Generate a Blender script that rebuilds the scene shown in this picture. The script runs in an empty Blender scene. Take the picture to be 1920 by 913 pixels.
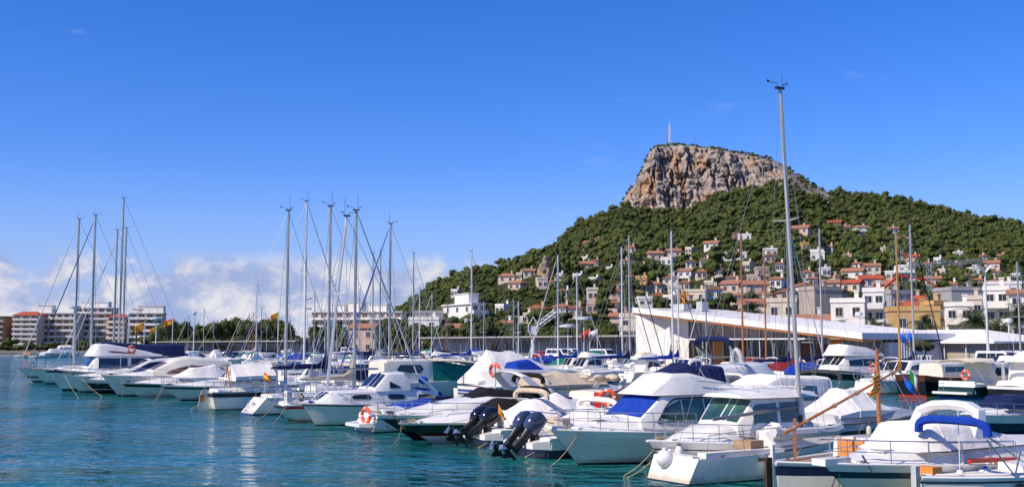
import bpy, math, random
import numpy as np
from mathutils import Vector, noise as mnoise
R = math.radians
sc = bpy.context.scene
COL = sc.collection
random.seed(7)
rng = np.random.default_rng(11)

# ------------------------------------------------------------------ camera
EYE, FPX, CX, CY, HZ = 4.0, 2058.0, 960.0, 456.5, 645.0
PITCH = math.atan((HZ - CY) / FPX)
cam = bpy.data.cameras.new('camera')
cam.sensor_width = 36.0
cam.lens = 36.0 * FPX / 1920.0
cam.clip_start, cam.clip_end = 0.5, 20000.0
camo = bpy.data.objects.new('camera', cam)
COL.objects.link(camo)
camo.location = (0, 0, EYE)
camo.rotation_euler = (math.pi / 2 + PITCH, 0, 0)
sc.camera = camo

# ------------------------------------------------------------------ light and view
SUN_EL, SUN_AZ = R(44), math.atan2(-0.50, -0.866)        # direction towards the sun
sv = Vector((math.cos(SUN_AZ) * math.cos(SUN_EL), math.sin(SUN_AZ) * math.cos(SUN_EL), math.sin(SUN_EL)))
sun = bpy.data.lights.new('sun', 'SUN')
sun.energy, sun.angle, sun.color = 4.3, R(0.53), (1.0, 0.89, 0.74)
suno = bpy.data.objects.new('sun', sun)
COL.objects.link(suno)
suno.rotation_euler = sv.to_track_quat('Z', 'Y').to_euler()
sc.view_settings.view_transform = 'Standard'
sc.view_settings.look = 'None'
sc.view_settings.exposure = 0.30
sc.view_settings.gamma = 1.0

world = bpy.data.worlds.new('World')
sc.world = world
world.use_nodes = True


class NT:
    """tiny node helper"""
    def __init__(s, tree):
        s.t = tree

    def n(s, kind, inputs=None, **props):
        nd = s.t.nodes.new(kind)
        for k, v in props.items():
            setattr(nd, k, v)
        for k, v in (inputs or {}).items():
            if isinstance(v, bpy.types.NodeSocket):
                s.t.links.new(v, nd.inputs[k])
            else:
                nd.inputs[k].default_value = v
        return nd

    def math(s, op, a, b=0.0, clamp=False):
        return s.n('ShaderNodeMath', {0: a, 1: b}, operation=op, use_clamp=clamp).outputs[0]

    def ramp(s, v, a, b, lo=0.0, hi=1.0, smooth=True):
        nd = s.n('ShaderNodeMapRange', {'Value': v, 'From Min': a, 'From Max': b, 'To Min': lo, 'To Max': hi},
                 interpolation_type='SMOOTHSTEP' if smooth else 'LINEAR')
        return nd.outputs[0]

    def mix(s, f, a, b, mode='MIX'):
        nd = s.n('ShaderNodeMix', data_type='RGBA', blend_type=mode)
        for i, v in ((0, f), (6, a), (7, b)):
            if isinstance(v, bpy.types.NodeSocket):
                s.t.links.new(v, nd.inputs[i])
            else:
                nd.inputs[i].default_value = v if i == 0 else (tuple(v) + (1.0,))[:4]
        return nd.outputs[2]

    def noise(s, vec, scale, detail=4.0, rough=0.5, dist=0.0):
        return s.n('ShaderNodeTexNoise', {'Vector': vec, 'Scale': scale, 'Detail': detail, 'Roughness': rough,
                                          'Distortion': dist}).outputs[0]


def build_world():
    t = world.node_tree
    t.nodes.clear()
    N = NT(t)
    sky = N.n('ShaderNodeTexSky', sky_type='NISHITA', sun_disc=False)
    sky.sun_elevation = SUN_EL
    sky.sun_rotation = math.pi / 2 - SUN_AZ
    sky.altitude = 0.0
    sky.air_density, sky.dust_density, sky.ozone_density = 1.0, 0.15, 6.0
    hs = N.n('ShaderNodeHueSaturation', {'Saturation': 1.28, 'Value': 1.0, 'Color': sky.outputs[0]})
    tinted = N.mix(1.0, hs.outputs[0], (1.02, 0.93, 1.36), 'MULTIPLY')
    d = N.n('ShaderNodeTexCoord').outputs['Generated']
    xyz = N.n('ShaderNodeSeparateXYZ', {0: d})
    z = xyz.outputs[2]
    # low cumulus bank all round the horizon, a few thin wisps higher up
    st = N.n('ShaderNodeMapping', {'Vector': d, 'Scale': (1.0, 1.0, 1.5), 'Location': (3.52, 0.3, 0.0)}).outputs[0]
    big = N.noise(st, 7.0, 2.0, 0.5)
    puff = N.noise(st, 20.0, 8.0, 0.60, 0.25)
    body = N.math('ADD', N.math('MULTIPLY', big, 0.72), N.math('MULTIPLY', puff, 0.42))
    thr = N.ramp(z, 0.0, 0.085, 0.31, 0.56, False)
    dens = N.ramp(N.math('SUBTRACT', body, thr), 0.0, 0.06)
    dens = N.math('MULTIPLY', dens, N.ramp(z, 0.085, 0.065))
    haze = N.ramp(z, 0.17, -0.01, 0.0, 0.80)
    wisp_n = N.noise(N.n('ShaderNodeMapping', {'Vector': d, 'Scale': (3.0, 3.0, 9.0), 'Location': (0.4, 1.3, 0.2)}).outputs[0], 5.0, 6.0, 0.62, 0.4)
    wisp = N.math('MULTIPLY', N.ramp(wisp_n, 0.62, 0.85), N.ramp(z, 0.42, 0.22))
    wisp = N.math('MULTIPLY', wisp, 0.3)
    shade = N.ramp(puff, 0.40, 0.66)
    ccol = N.mix(shade, (2.9, 3.6, 5.8), (6.9, 6.7, 6.8))
    base = N.mix(haze, tinted, (2.7, 3.9, 6.6))
    c1 = N.mix(N.math('MULTIPLY', dens, 0.93), base, ccol)
    c2 = N.mix(wisp, c1, (4.5, 5.0, 6.6))
    bg = N.n('ShaderNodeBackground', {'Color': c2, 'Strength': 0.1})
    out = N.n('ShaderNodeOutputWorld')
    t.links.new(bg.outputs[0], out.inputs[0])


build_world()


# ------------------------------------------------------------------ pixel helpers (photo pixels -> real points)
_cp, _sp = math.cos(PITCH), math.sin(PITCH)


def ray(px, py):
    a, b = (px - CX) / FPX, (CY - py) / FPX
    return Vector((a, _cp - b * _sp, _sp + b * _cp))


def gnd(px, py, z=0.0):
    d = ray(px, py)
    k = (z - EYE) / d.z
    return Vector((d.x * k, d.y * k, z))


def at(px, py, Y):
    d = ray(px, py)
    k = Y / d.y
    return Vector((d.x * k, Y, EYE + d.z * k))


def zat(py, Y):
    return at(CX, py, Y).z


# marina axes: boats lie along D (away to the left), stand off along NV (away to the right)
A0 = Vector((4.7, 32.3, 0))
DV = Vector((-0.542, 0.840, 0))
NV = Vector((0.840, 0.542, 0))
ANG_IN = math.atan2(NV.y, NV.x)          # bow away from the open water
ANG_OUT = ANG_IN + math.pi               # bow to the open water


def slot(o, t, z=0.0):
    p = A0 + NV * o + DV * t
    return Vector((p.x, p.y, z))


def slot_px(o, px):
    """t of the point of row o that stands in the direction of photo column px"""
    k = (px - CX) / FPX
    Y = (o + 21.45) / (0.84 * k + 0.542)
    p = Vector((k * Y, Y, 0)) - A0
    return p.dot(DV)


# ------------------------------------------------------------------ materials
MATS = {}


def mat(name, col, rough=0.5, metal=0.0, var=0.10, scale=2.0, bump=0.0, bscale=20.0, col2=None, spec=0.5, c2lo=0.45, c2hi=0.65,
        streak=0.0, bdist=0.05, wline=0.0, wave=None, trans=0.0, emit=None, objrand=0.0, coat=0.0):
    if name in MATS:
        return MATS[name]
    m = bpy.data.materials.new(name)
    m.use_nodes = True
    t = m.node_tree
    N = NT(t)
    b = t.nodes['Principled BSDF']
    co = N.n('ShaderNodeTexCoord').outputs['Object']
    nz = N.noise(co, scale, 5.0, 0.6)
    dark = tuple(c * (1 - var) for c in col)
    lite = tuple(min(1.0, c * (1 + var * 0.6)) for c in col)
    c = N.mix(N.ramp(nz, 0.3, 0.7), dark, lite)
    if col2:
        c = N.mix(N.ramp(N.noise(co, scale * 0.6, 6.0, 0.65), c2lo, c2hi), c, col2)
    if streak:
        sv_ = N.n('ShaderNodeMapping', {'Vector': co, 'Scale': (3.0, 3.0, 0.25)}).outputs[0]
        c = N.mix(N.math('MULTIPLY', N.ramp(N.noise(sv_, 3.0, 4.0, 0.6), 0.5, 0.75), streak), c, tuple(x * 0.55 for x in col))
    if wline:
        zz = N.n('ShaderNodeSeparateXYZ', {0: co}).outputs[2]
        edge = N.math('ADD', N.math('MULTIPLY', N.noise(N.n('ShaderNodeMapping', {'Vector': co, 'Scale': (2.5, 2.5, .6)}).outputs[0], 1.5, 4.0, .6), .5), 0.02)
        c = N.mix(N.math('MULTIPLY', N.ramp(N.math('DIVIDE', zz, edge), 1.0, 0.2), wline), c, (0.30, 0.25, 0.13))
    if objrand:
        oi = N.n('ShaderNodeObjectInfo').outputs['Random']
        c = N.mix(N.math('MULTIPLY', oi, objrand), c, tuple(x * 0.4 for x in col))
    t.links.new(c, b.inputs['Base Color'])
    b.inputs['Metallic'].default_value = metal
    b.inputs['Specular IOR Level'].default_value = spec
    rr = N.ramp(nz, 0.2, 0.8, max(0.02, rough - 0.06), min(1.0, rough + 0.06))
    t.links.new(rr, b.inputs['Roughness'])
    if coat:
        b.inputs['Coat Weight'].default_value = coat
    if trans:
        b.inputs['Transmission Weight'].default_value = trans
    if bump:
        h = N.noise(co, bscale, 5.0, 0.6)
        if wave:
            w = N.n('ShaderNodeTexWave', {'Vector': co, 'Scale': wave, 'Distortion': 2.0, 'Detail': 2.0}).outputs[1]
            h = N.math('ADD', h, w)
        bp = N.n('ShaderNodeBump', {'Strength': bump, 'Distance': bdist, 'Height': h})
        t.links.new(bp.outputs[0], b.inputs['Normal'])
    if emit:
        b.inputs['Emission Color'].default_value = emit[:3] + (1,)
        b.inputs['Emission Strength'].default_value = emit[3]
    MATS[name] = m
    return m


GEL = mat('white_gelcoat', (0.80, 0.77, 0.70), 0.28, var=0.07, scale=1.2, streak=0.20, coat=0.2)
GEL2 = mat('cream_gelcoat', (0.76, 0.71, 0.58), 0.3, var=0.06, scale=1.2, streak=0.10)
GELG = mat('pale_grey_gelcoat', (0.52, 0.52, 0.50), 0.28, var=0.06, scale=1.2, streak=0.10)
HULLW = mat('white_hull_paint', (0.80, 0.74, 0.60), 0.25, var=0.08, scale=0.8, streak=0.25, wline=0.55, coat=0.2)
BLACKH = mat('black_hull_paint', (0.012, 0.012, 0.015), 0.12, var=0.2, coat=0.3)
NAVYH = mat('navy_hull_paint', (0.012, 0.018, 0.055), 0.15, var=0.15, coat=0.3)
DGREENH = mat('dark_green_hull_paint', (0.015, 0.035, 0.028), 0.15, var=0.15, coat=0.3)
BROWNH = mat('varnished_hull_planks', (0.10, 0.035, 0.016), 0.3, var=0.3, scale=4)
REDH = mat('red_paint', (0.55, 0.02, 0.015), 0.3, var=0.1)
ANTIB = mat('navy_antifouling', (0.02, 0.03, 0.07), 0.7, var=0.3, scale=3)
ANTIR = mat('brown_antifouling', (0.12, 0.03, 0.02), 0.8, var=0.3, scale=3)
BLUEST = mat('blue_stripe_paint', (0.02, 0.05, 0.22), 0.25, var=0.1)
DECK = mat('deck_nonskid', (0.70, 0.69, 0.64), 0.6, var=0.08, scale=2.5, bump=0.15, bscale=90)
TEAK = mat('teak_deck', (0.36, 0.23, 0.13), 0.7, var=0.2, scale=5, bump=0.2, bscale=40)
VARN = mat('varnished_wood', (0.42, 0.15, 0.035), 0.25, var=0.3, scale=6, coat=0.4)
VARN2 = mat('ochre_varnished_spar', (0.50, 0.27, 0.06), 0.3, var=0.2, scale=6, coat=0.3)
WOODP = mat('orange_wood_panel', (0.72, 0.26, 0.04), 0.5, var=0.18, scale=3)
GLASS = mat('dark_tinted_glass', (0.012, 0.016, 0.02), 0.05, var=0.2, spec=0.7)
GLASSG = mat('green_tinted_glass', (0.035, 0.10, 0.095), 0.06, var=0.5, scale=1.6, spec=0.7)
GLASSN = mat('navy_tinted_glass', (0.012, 0.018, 0.06), 0.06, var=0.3, spec=0.7)
GLASSB = mat('brown_curtained_glass', (0.16, 0.085, 0.05), 0.15, var=0.4, scale=3, spec=0.6)
STEEL = mat('stainless_steel', (0.55, 0.55, 0.56), 0.25, metal=0.9, var=0.1)
ALU = mat('brushed_aluminium', (0.46, 0.45, 0.42), 0.42, metal=0.35, var=0.1, scale=1)
ALUW = mat('white_spar_paint', (0.66, 0.65, 0.63), 0.35, var=0.06)
ALUD = mat('dull_grey_spar', (0.22, 0.22, 0.22), 0.4, metal=0.4, var=0.1)
WIRE = mat('rigging_wire', (0.30, 0.31, 0.33), 0.4, metal=0.5, var=0.05)
BLACK = mat('black_plastic', (0.015, 0.015, 0.016), 0.4, var=0.2)
RUBBER = mat('grey_rubber', (0.14, 0.14, 0.145), 0.7, var=0.15)
CANBK = mat('black_canvas', (0.012, 0.012, 0.013), 0.9, var=0.3, scale=5, bump=0.6, bdist=.10, bscale=1.8, spec=0.2)
CANNV = mat('navy_canvas', (0.010, 0.018, 0.075), 0.85, var=0.25, scale=4, bump=0.6, bdist=.10, bscale=1.8, spec=0.2)
CANBL = mat('royal_blue_canvas', (0.008, 0.045, 0.33), 0.85, var=0.2, scale=4, bump=0.6, bdist=.10, bscale=1.8, spec=0.2)
CANLB = mat('bright_blue_canvas', (0.01, 0.12, 0.62), 0.8, var=0.2, scale=4, bump=0.6, bdist=.10, bscale=1.8, spec=0.2)
CANTL = mat('teal_canvas', (0.01, 0.09, 0.15), 0.85, var=0.2, scale=4, bump=0.6, bdist=.10, bscale=1.8, spec=0.2)
CANGR = mat('green_canvas', (0.01, 0.20, 0.14), 0.85, var=0.2, scale=4, bump=0.6, bdist=.10, bscale=1.8, spec=0.2)
CANBG = mat('beige_canvas', (0.58, 0.47, 0.34), 0.9, var=0.12, scale=4, bump=0.6, bdist=.10, bscale=1.8, spec=0.2)
CANCR = mat('cream_canvas', (0.70, 0.62, 0.46), 0.9, var=0.10, scale=4, bump=0.6, bdist=.10, bscale=1.8, spec=0.2)
CANWH = mat('white_canvas', (0.78, 0.74, 0.68), 0.85, var=0.07, scale=3, bump=0.6, bdist=.10, bscale=1.8, spec=0.25)
CANMR = mat('maroon_canvas', (0.22, 0.025, 0.03), 0.85, var=0.2, scale=4, bump=0.6, bdist=.10, bscale=1.8, spec=0.2)
CANGY = mat('charcoal_canvas', (0.05, 0.052, 0.056), 0.85, var=0.2, scale=4, bump=0.6, bdist=.10, bscale=1.8, spec=0.2)
CANOR = mat('orange_cloth', (0.75, 0.22, 0.02), 0.8, var=0.15)
SAILW = mat('furled_white_sail', (0.60, 0.59, 0.57), 0.8, var=0.10, scale=3, bump=0.4, bscale=8)
ROPE = mat('tan_rope', (0.38, 0.30, 0.20), 0.9, var=0.2, scale=20)
ROPED = mat('dark_rope', (0.05, 0.055, 0.06), 0.9, var=0.2, scale=20)
FENDW = mat('white_fender_vinyl', (0.78, 0.76, 0.70), 0.35, var=0.05)
FENDC = mat('cream_fender_vinyl', (0.66, 0.60, 0.48), 0.4, var=0.08)
FENDB = mat('blue_fender_vinyl', (0.02, 0.07, 0.35), 0.4, var=0.08)
BUOYO = mat('orange_lifebuoy', (0.85, 0.09, 0.03), 0.5, var=0.1)
BUOYW = mat('lifebuoy_tape', (0.75, 0.70, 0.66), 0.5, var=0.06)
ENGB = mat('black_engine_cowl', (0.010, 0.010, 0.013), 0.15, var=0.2, coat=0.5)
ENGN = mat('navy_engine_cowl', (0.035, 0.05, 0.10), 0.2, var=0.2, coat=0.5)
FLAGY = mat('yellow_cloth', (0.80, 0.50, 0.03), 0.8, var=0.08)
FLAGR = mat('red_cloth', (0.62, 0.03, 0.02), 0.8, var=0.1)
FLAGG = mat('green_cloth', (0.02, 0.30, 0.06), 0.8, var=0.1)
CONC = mat('weathered_concrete', (0.34, 0.33, 0.30), 0.9, var=0.2, scale=0.6, bump=0.3, bscale=8, col2=(0.24, 0.23, 0.21))
PONT = mat('pontoon_planks', (0.33, 0.30, 0.26), 0.85, var=0.2, scale=3, bump=0.3, bscale=12)


# ------------------------------------------------------------------ mesh builder
class MB:
    def __init__(s):
        s.v, s.f, s.mi, s.sm = [], [], [], []

    def add(s, vs, fs, mi=0, smooth=False):
        o = len(s.v)
        s.v.extend([tuple(p) for p in vs])
        for f in fs:
            s.f.append(tuple(i + o for i in f))
            s.mi.append(mi)
            s.sm.append(smooth)
        return s

    def box(s, c, d, mi=0, rz=0.0, top=1.0, rx=0.0):
        hx, hy, hz = d[0] / 2, d[1] / 2, d[2] / 2
        ca, sa = math.cos(rz), math.sin(rz)
        cx_, sx_ = math.cos(rx), math.sin(rx)
        vs = []
        for zz in (-1, 1):
            k = top if zz > 0 else 1.0
            for xx, yy in ((-1, -1), (1, -1), (1, 1), (-1, 1)):
                x, y, z = xx * hx * k, yy * hy * k, zz * hz
                y, z = y * cx_ - z * sx_, y * sx_ + z * cx_
                vs.append((c[0] + x * ca - y * sa, c[1] + x * sa + y * ca, c[2] + z))
        return s.add(vs, [(3, 2, 1, 0), (4, 5, 6, 7), (0, 1, 5, 4), (1, 2, 6, 5), (2, 3, 7, 6), (3, 0, 4, 7)], mi)

    def tube(s, pts, r, n=6, mi=0, caps=True, r1=None, flat=1.0):
        pts = [Vector(p) for p in pts]
        m = len(pts)
        rs = [r + ((r1 if r1 is not None else r) - r) * i / max(1, m - 1) for i in range(m)]
        rings, up = [], None
        for i, p in enumerate(pts):
            tg = (pts[min(i + 1, m - 1)] - pts[max(i - 1, 0)])
            if tg.length < 1e-9:
                tg = Vector((0, 0, 1))
            tg.normalize()
            if up is None:
                up = Vector((0, 0, 1)) if abs(tg.z) < 0.9 else Vector((1, 0, 0))
            u = (up - tg * up.dot(tg))
            if u.length < 1e-6:
                u = tg.orthogonal()
            u.normalize()
            w = tg.cross(u)
            up = u
            rings.append([p + (u * math.cos(2 * math.pi * j / n) * flat + w * math.sin(2 * math.pi * j / n)) * rs[i] for j in range(n)])
        return s.loft(rings, mi, True, caps, caps, True)

    def loft(s, rings, mi=0, close=True, cap0=True, cap1=True, smooth=True):
        n = len(rings[0])
        vs = [p for rg in rings for p in rg]
        fs = []
        for i in range(len(rings) - 1):
            for j in range(n if close else n - 1):
                a, b = i * n + j, i * n + (j + 1) % n
                fs.append((a, b, b + n, a + n))
        s.add(vs, fs, mi, smooth)
        o = len(s.v) - len(vs)
        if cap0:
            s.f.append(tuple(o + j for j in range(n))[::-1]); s.mi.append(mi); s.sm.append(False)
        if cap1:
            s.f.append(tuple(o + (len(rings) - 1) * n + j for j in range(n))); s.mi.append(mi); s.sm.append(False)
        return s

    def ball(s, c, r, n=10, k=6, mi=0):
        if not hasattr(r, '__len__'):
            r = (r, r, r)
        rings = []
        for i in range(k + 1):
            a = math.pi * (i / k - 0.5)
            cr = max(1e-3, math.cos(a))
            rings.append([(c[0] + r[0] * cr * math.cos(2 * math.pi * j / n), c[1] + r[1] * cr * math.sin(2 * math.pi * j / n),
                           c[2] + r[2] * math.sin(a)) for j in range(n)])
        return s.loft(rings, mi)

    def torus(s, c, R0, r, nrm, n=20, k=8, mi=0, a0=0.0, a1=2 * math.pi, mi2=None):
        nrm = Vector(nrm).normalized()
        u = nrm.orthogonal().normalized() if abs(nrm.z) > 0.9 else Vector((0, 0, 1)).cross(nrm).normalized()
        w = nrm.cross(u)
        c = Vector(c)
        full = abs(a1 - a0) > 6.28
        cnt = n if full else n + 1
        rings = []
        for i in range(cnt):
            a = a0 + (a1 - a0) * i / n
            d = u * math.cos(a) + w * math.sin(a)
            rings.append([c + d * (R0 + r * math.cos(2 * math.pi * j / k)) + nrm * (r * math.sin(2 * math.pi * j / k)) for j in range(k)])
        if full:
            rings.append(rings[0])
        f0 = len(s.f)
        s.loft(rings, mi, True, not full, not full)
        if mi2 is not None:
            for q in range(f0, len(s.f)):
                i = (q - f0) // k
                if (i % (n // 4)) in (0,):
                    s.mi[q] = mi2
        return s

    def mesh(s, name, mats):
        me = bpy.data.meshes.new(name)
        me.from_pydata(s.v, [], s.f)
        for m in (mats if isinstance(mats, (list, tuple)) else [mats]):
            me.materials.append(m)
        if len(me.polygons) == len(s.mi):
            me.polygons.foreach_set('material_index', s.mi)
            me.polygons.foreach_set('use_smooth', s.sm)
        me.validate(clean_customdata=False)
        try:
            if any(s.sm):
                me.set_sharp_from_angle(angle=R(38))
        except Exception:
            pass
        me.update()
        return me

    def build(s, name, mats, parent=None, **kw):
        return link(name, s.mesh(name, mats), parent, **kw)


def link(name, me, parent=None, loc=None, rz=None, label=None):
    o = bpy.data.objects.new(name, me)
    COL.objects.link(o)
    if parent is not None:
        o.parent = parent
    if loc is not None:
        o.location = loc
    if rz is not None:
        o.rotation_euler = (0, 0, rz)
    if label:
        o['label'] = label
    return o


def tag(o, label, cat, group=None):
    o['label'], o['category'] = label, cat
    if group:
        o['group'] = group
    return o


def thing(name, label, cat, loc=(0, 0, 0), rz=0.0, group=None):
    o = bpy.data.objects.new(name, None)
    COL.objects.link(o)
    o.empty_display_size = 0.3
    o.location = loc
    o.rotation_euler = (0, 0, rz)
    return tag(o, label, cat, group)


def structure(o):
    o['kind'] = 'structure'
    return o


def grid_mesh(name, V, nr, nc, mats, smooth=True):
    """V: (nr*nc,3) numpy grid"""
    i = np.arange((nr - 1) * (nc - 1))
    r, c = i // (nc - 1), i % (nc - 1)
    a = r * nc + c
    F = np.stack([a, a + 1, a + nc + 1, a + nc], 1).astype(np.int32)
    return np_mesh(name, V, F, mats, smooth)


def np_mesh(name, V, F, mats, smooth=False, mi=None):
    me = bpy.data.meshes.new(name)
    k = F.shape[1]
    me.vertices.add(len(V))
    me.vertices.foreach_set('co', np.ascontiguousarray(V, dtype=np.float32).ravel())
    me.loops.add(F.size)
    me.loops.foreach_set('vertex_index', np.ascontiguousarray(F, dtype=np.int32).ravel())
    me.polygons.add(len(F))
    me.polygons.foreach_set('loop_start', np.arange(0, F.size, k, dtype=np.int32))
    if smooth:
        me.polygons.foreach_set('use_smooth', np.ones(len(F), dtype=bool))
    for m in (mats if isinstance(mats, (list, tuple)) else [mats]):
        me.materials.append(m)
    if mi is not None:
        me.polygons.foreach_set('material_index', mi)
    me.update(calc_edges=True)
    return me


# ------------------------------------------------------------------ water
def water_material():
    m = bpy.data.materials.new('sea_water')
    m.use_nodes = True
    t = m.node_tree
    N = NT(t)
    b = t.nodes['Principled BSDF']
    co = N.n('ShaderNodeTexCoord').outputs['Object']
    big = N.noise(co, 0.035, 3.0, 0.5)
    c = N.mix(N.ramp(big, 0.35, 0.65), (0.006, 0.105, 0.122), (0.010, 0.132, 0.124))
    t.links.new(c, b.inputs['Base Color'])
    b.inputs['Roughness'].default_value = 0.05
    b.inputs['IOR'].default_value = 1.333
    b.inputs['Specular IOR Level'].default_value = 0.5
    rot = N.n('ShaderNodeMapping', {'Vector': co, 'Rotation': (0, 0, R(25)), 'Scale': (0.8, 1.15, 1.0)}).outputs[0]
    n1 = N.noise(rot, 0.62, 2.0, 0.5, 0.4)
    n2 = N.noise(rot, 1.7, 3.0, 0.5, 0.5)
    n3 = N.noise(co, 0.22, 2.0, 0.5)
    gust = N.ramp(N.noise(N.n('ShaderNodeMapping', {'Vector': co, 'Scale': (0.4, 1.0, 1.0)}).outputs[0], 0.06, 2.0, 0.5), 0.35, 0.7, 0.45, 1.15)
    h = N.math('ADD', N.math('ADD', N.math('MULTIPLY', n1, 1.0), N.math('MULTIPLY', n2, 0.38)), N.math('MULTIPLY', n3, 1.0))
    bp = N.n('ShaderNodeBump', {'Strength': 1.0, 'Distance': 0.52, 'Height': N.math('MULTIPLY', h, gust)})
    t.links.new(bp.outputs[0], b.inputs['Normal'])
    return m


WATER = water_material()
w = MB()
S = 12000.0
w.add([(-S, -S, 0), (S, -S, 0), (S, S, 0), (-S, S, 0)], [(0, 1, 2, 3)])
structure(w.build('sea_water', WATER))

# ------------------------------------------------------------------ land: one sheet with a quay wall
QZ = 1.2
QO = 79.0
pA = slot(QO, -170)
tQ = slot_px(QO, 318)
pB = slot(QO, tQ)
pC = Vector((-140, pB.y + 14, 0))
outline = [Vector((9000, pA.y - 200, 0)), Vector((pA.x + 40, pA.y - 30, 0)), pA, pB, Vector((pB.x - 10, pB.y + 12, 0)), pC, Vector((-9000, pC.y + 60, 0)), Vector((-9000, 9000, 0)), Vector((9000, 9000, 0))]
ASPH = mat('worn_asphalt', (0.085, 0.083, 0.08), 0.9, var=0.25, scale=0.3, bump=0.2, bscale=10, col2=(0.13, 0.125, 0.115))
EARTH = mat('dry_earth', (0.20, 0.16, 0.10), 0.95, var=0.3, scale=0.1, bump=0.3, bscale=2, col2=(0.07, 0.08, 0.03))
n = len(outline)
g = MB()
g.add([(p.x, p.y, QZ) for p in outline], [tuple(range(n))])
structure(g.build('ground', EARTH))
q = MB()
off = 0.55
for i in range(1, 6):
    a, b = outline[i], outline[i + 1]
    d = (b - a).normalized()
    nn = Vector((d.y, -d.x, 0))
    if nn.dot(-a) < 0:
        nn = -nn
    # quay wall with a coping that stands a little proud
    p = [a + nn * 0.0, b, b + nn * 0.25, a + nn * 0.25]
    vs = [(u.x, u.y, -1.5) for u in p] + [(u.x, u.y, QZ - 0.22) for u in p]
    q.add(vs, [(0, 1, 5, 4), (1, 2, 6, 5), (2, 3, 7, 6), (3, 0, 4, 7), (4, 5, 6, 7)])
    p = [a - nn * 0.6, b - nn * 0.6, b + nn * 0.4, a + nn * 0.4]
    vs = [(u.x, u.y, QZ - 0.216) for u in p] + [(u.x, u.y, QZ + 0.05) for u in p]
    q.add(vs, [(3, 2, 1, 0), (0, 1, 5, 4), (1, 2, 6, 5), (2, 3, 7, 6), (3, 0, 4, 7), (4, 5, 6, 7)])
structure(q.build('quay_wall', CONC))
ap = MB()
a, b, c, d = slot(QO + 0.7, -165, QZ + 0.004), slot(QO + 0.7, tQ - 2, QZ + 0.004), slot(QO + 22, tQ + 14, QZ + 0.004), slot(QO + 22, -165, QZ + 0.004)
ap.add([a, b, c, d], [(0, 1, 2, 3)])
structure(ap.build('quay_road', ASPH))

# ------------------------------------------------------------------ the hill
E2 = [(700, 0), (850, 40), (950, 110), (1000, 150), (1050, 203), (1080, 230), (1120, 245), (1158, 260), (1175, 286), (1190, 302), (1203, 322), (1213, 345), (1222, 365),
      (1234, 374), (1260, 377), (1300, 374), (1350, 367), (1400, 359), (1440, 351), (1460, 345), (1480, 336), (1520, 315), (1555, 297),
      (1600, 290), (1640, 287), (1700, 277), (1750, 265), (1800, 252), (1850, 243), (1920, 230), (2050, 200), (2300, 120), (2600, 0)]
EB = [(1130, 236), (1158, 252), (1180, 250), (1210, 247), (1240, 240), (1262, 237), (1290, 244), (1320, 262), (1350, 280), (1400, 287), (1430, 290), (1460, 297), (1490, 305), (1520, 300)]
E1 = [(560, 0), (640, 18), (700, 44), (735, 66), (765, 88), (795, 108), (830, 127), (870, 146), (920, 155), (950, 165), (985, 176), (1005, 184), (1025, 191), (1050, 189), (1100, 172),
      (1160, 140), (1250, 80), (1350, 20), (1400, 0)]


def lut(tab, x):
    xs, ys = zip(*tab)
    return np.interp(x, xs, ys)


YC1, YF1, YCL, YC2, YF2 = 640.0, 255.0, 1000.0, 1120.0, 225.0


def vnoise(x, y, z=0.0):
    return mnoise.noise(Vector((x, y, z)))


def fract_noise(X, Y, sc0, octs=4, seed=0.0):
    """numpy value noise, bilinear on a hashed lattice"""
    out = np.zeros_like(X)
    amp, f = 1.0, sc0
    tot = 0
    for o in range(octs):
        x, y = X * f + seed * 17.3 + o * 31.7, Y * f - seed * 9.1 + o * 11.3
        xi, yi = np.floor(x), np.floor(y)
        fx, fy = x - xi, y - yi
        fx, fy = fx * fx * (3 - 2 * fx), fy * fy * (3 - 2 * fy)

        def h(a, b):
            v = np.sin(a * 127.1 + b * 311.7) * 43758.5453
            return v - np.floor(v)
        v = (h(xi, yi) * (1 - fx) + h(xi + 1, yi) * fx) * (1 - fy) + (h(xi, yi + 1) * (1 - fx) + h(xi + 1, yi + 1) * fx) * fy
        out += amp * v
        tot += amp
        amp *= 0.5
        f *= 2.1
    return out / tot


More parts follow.
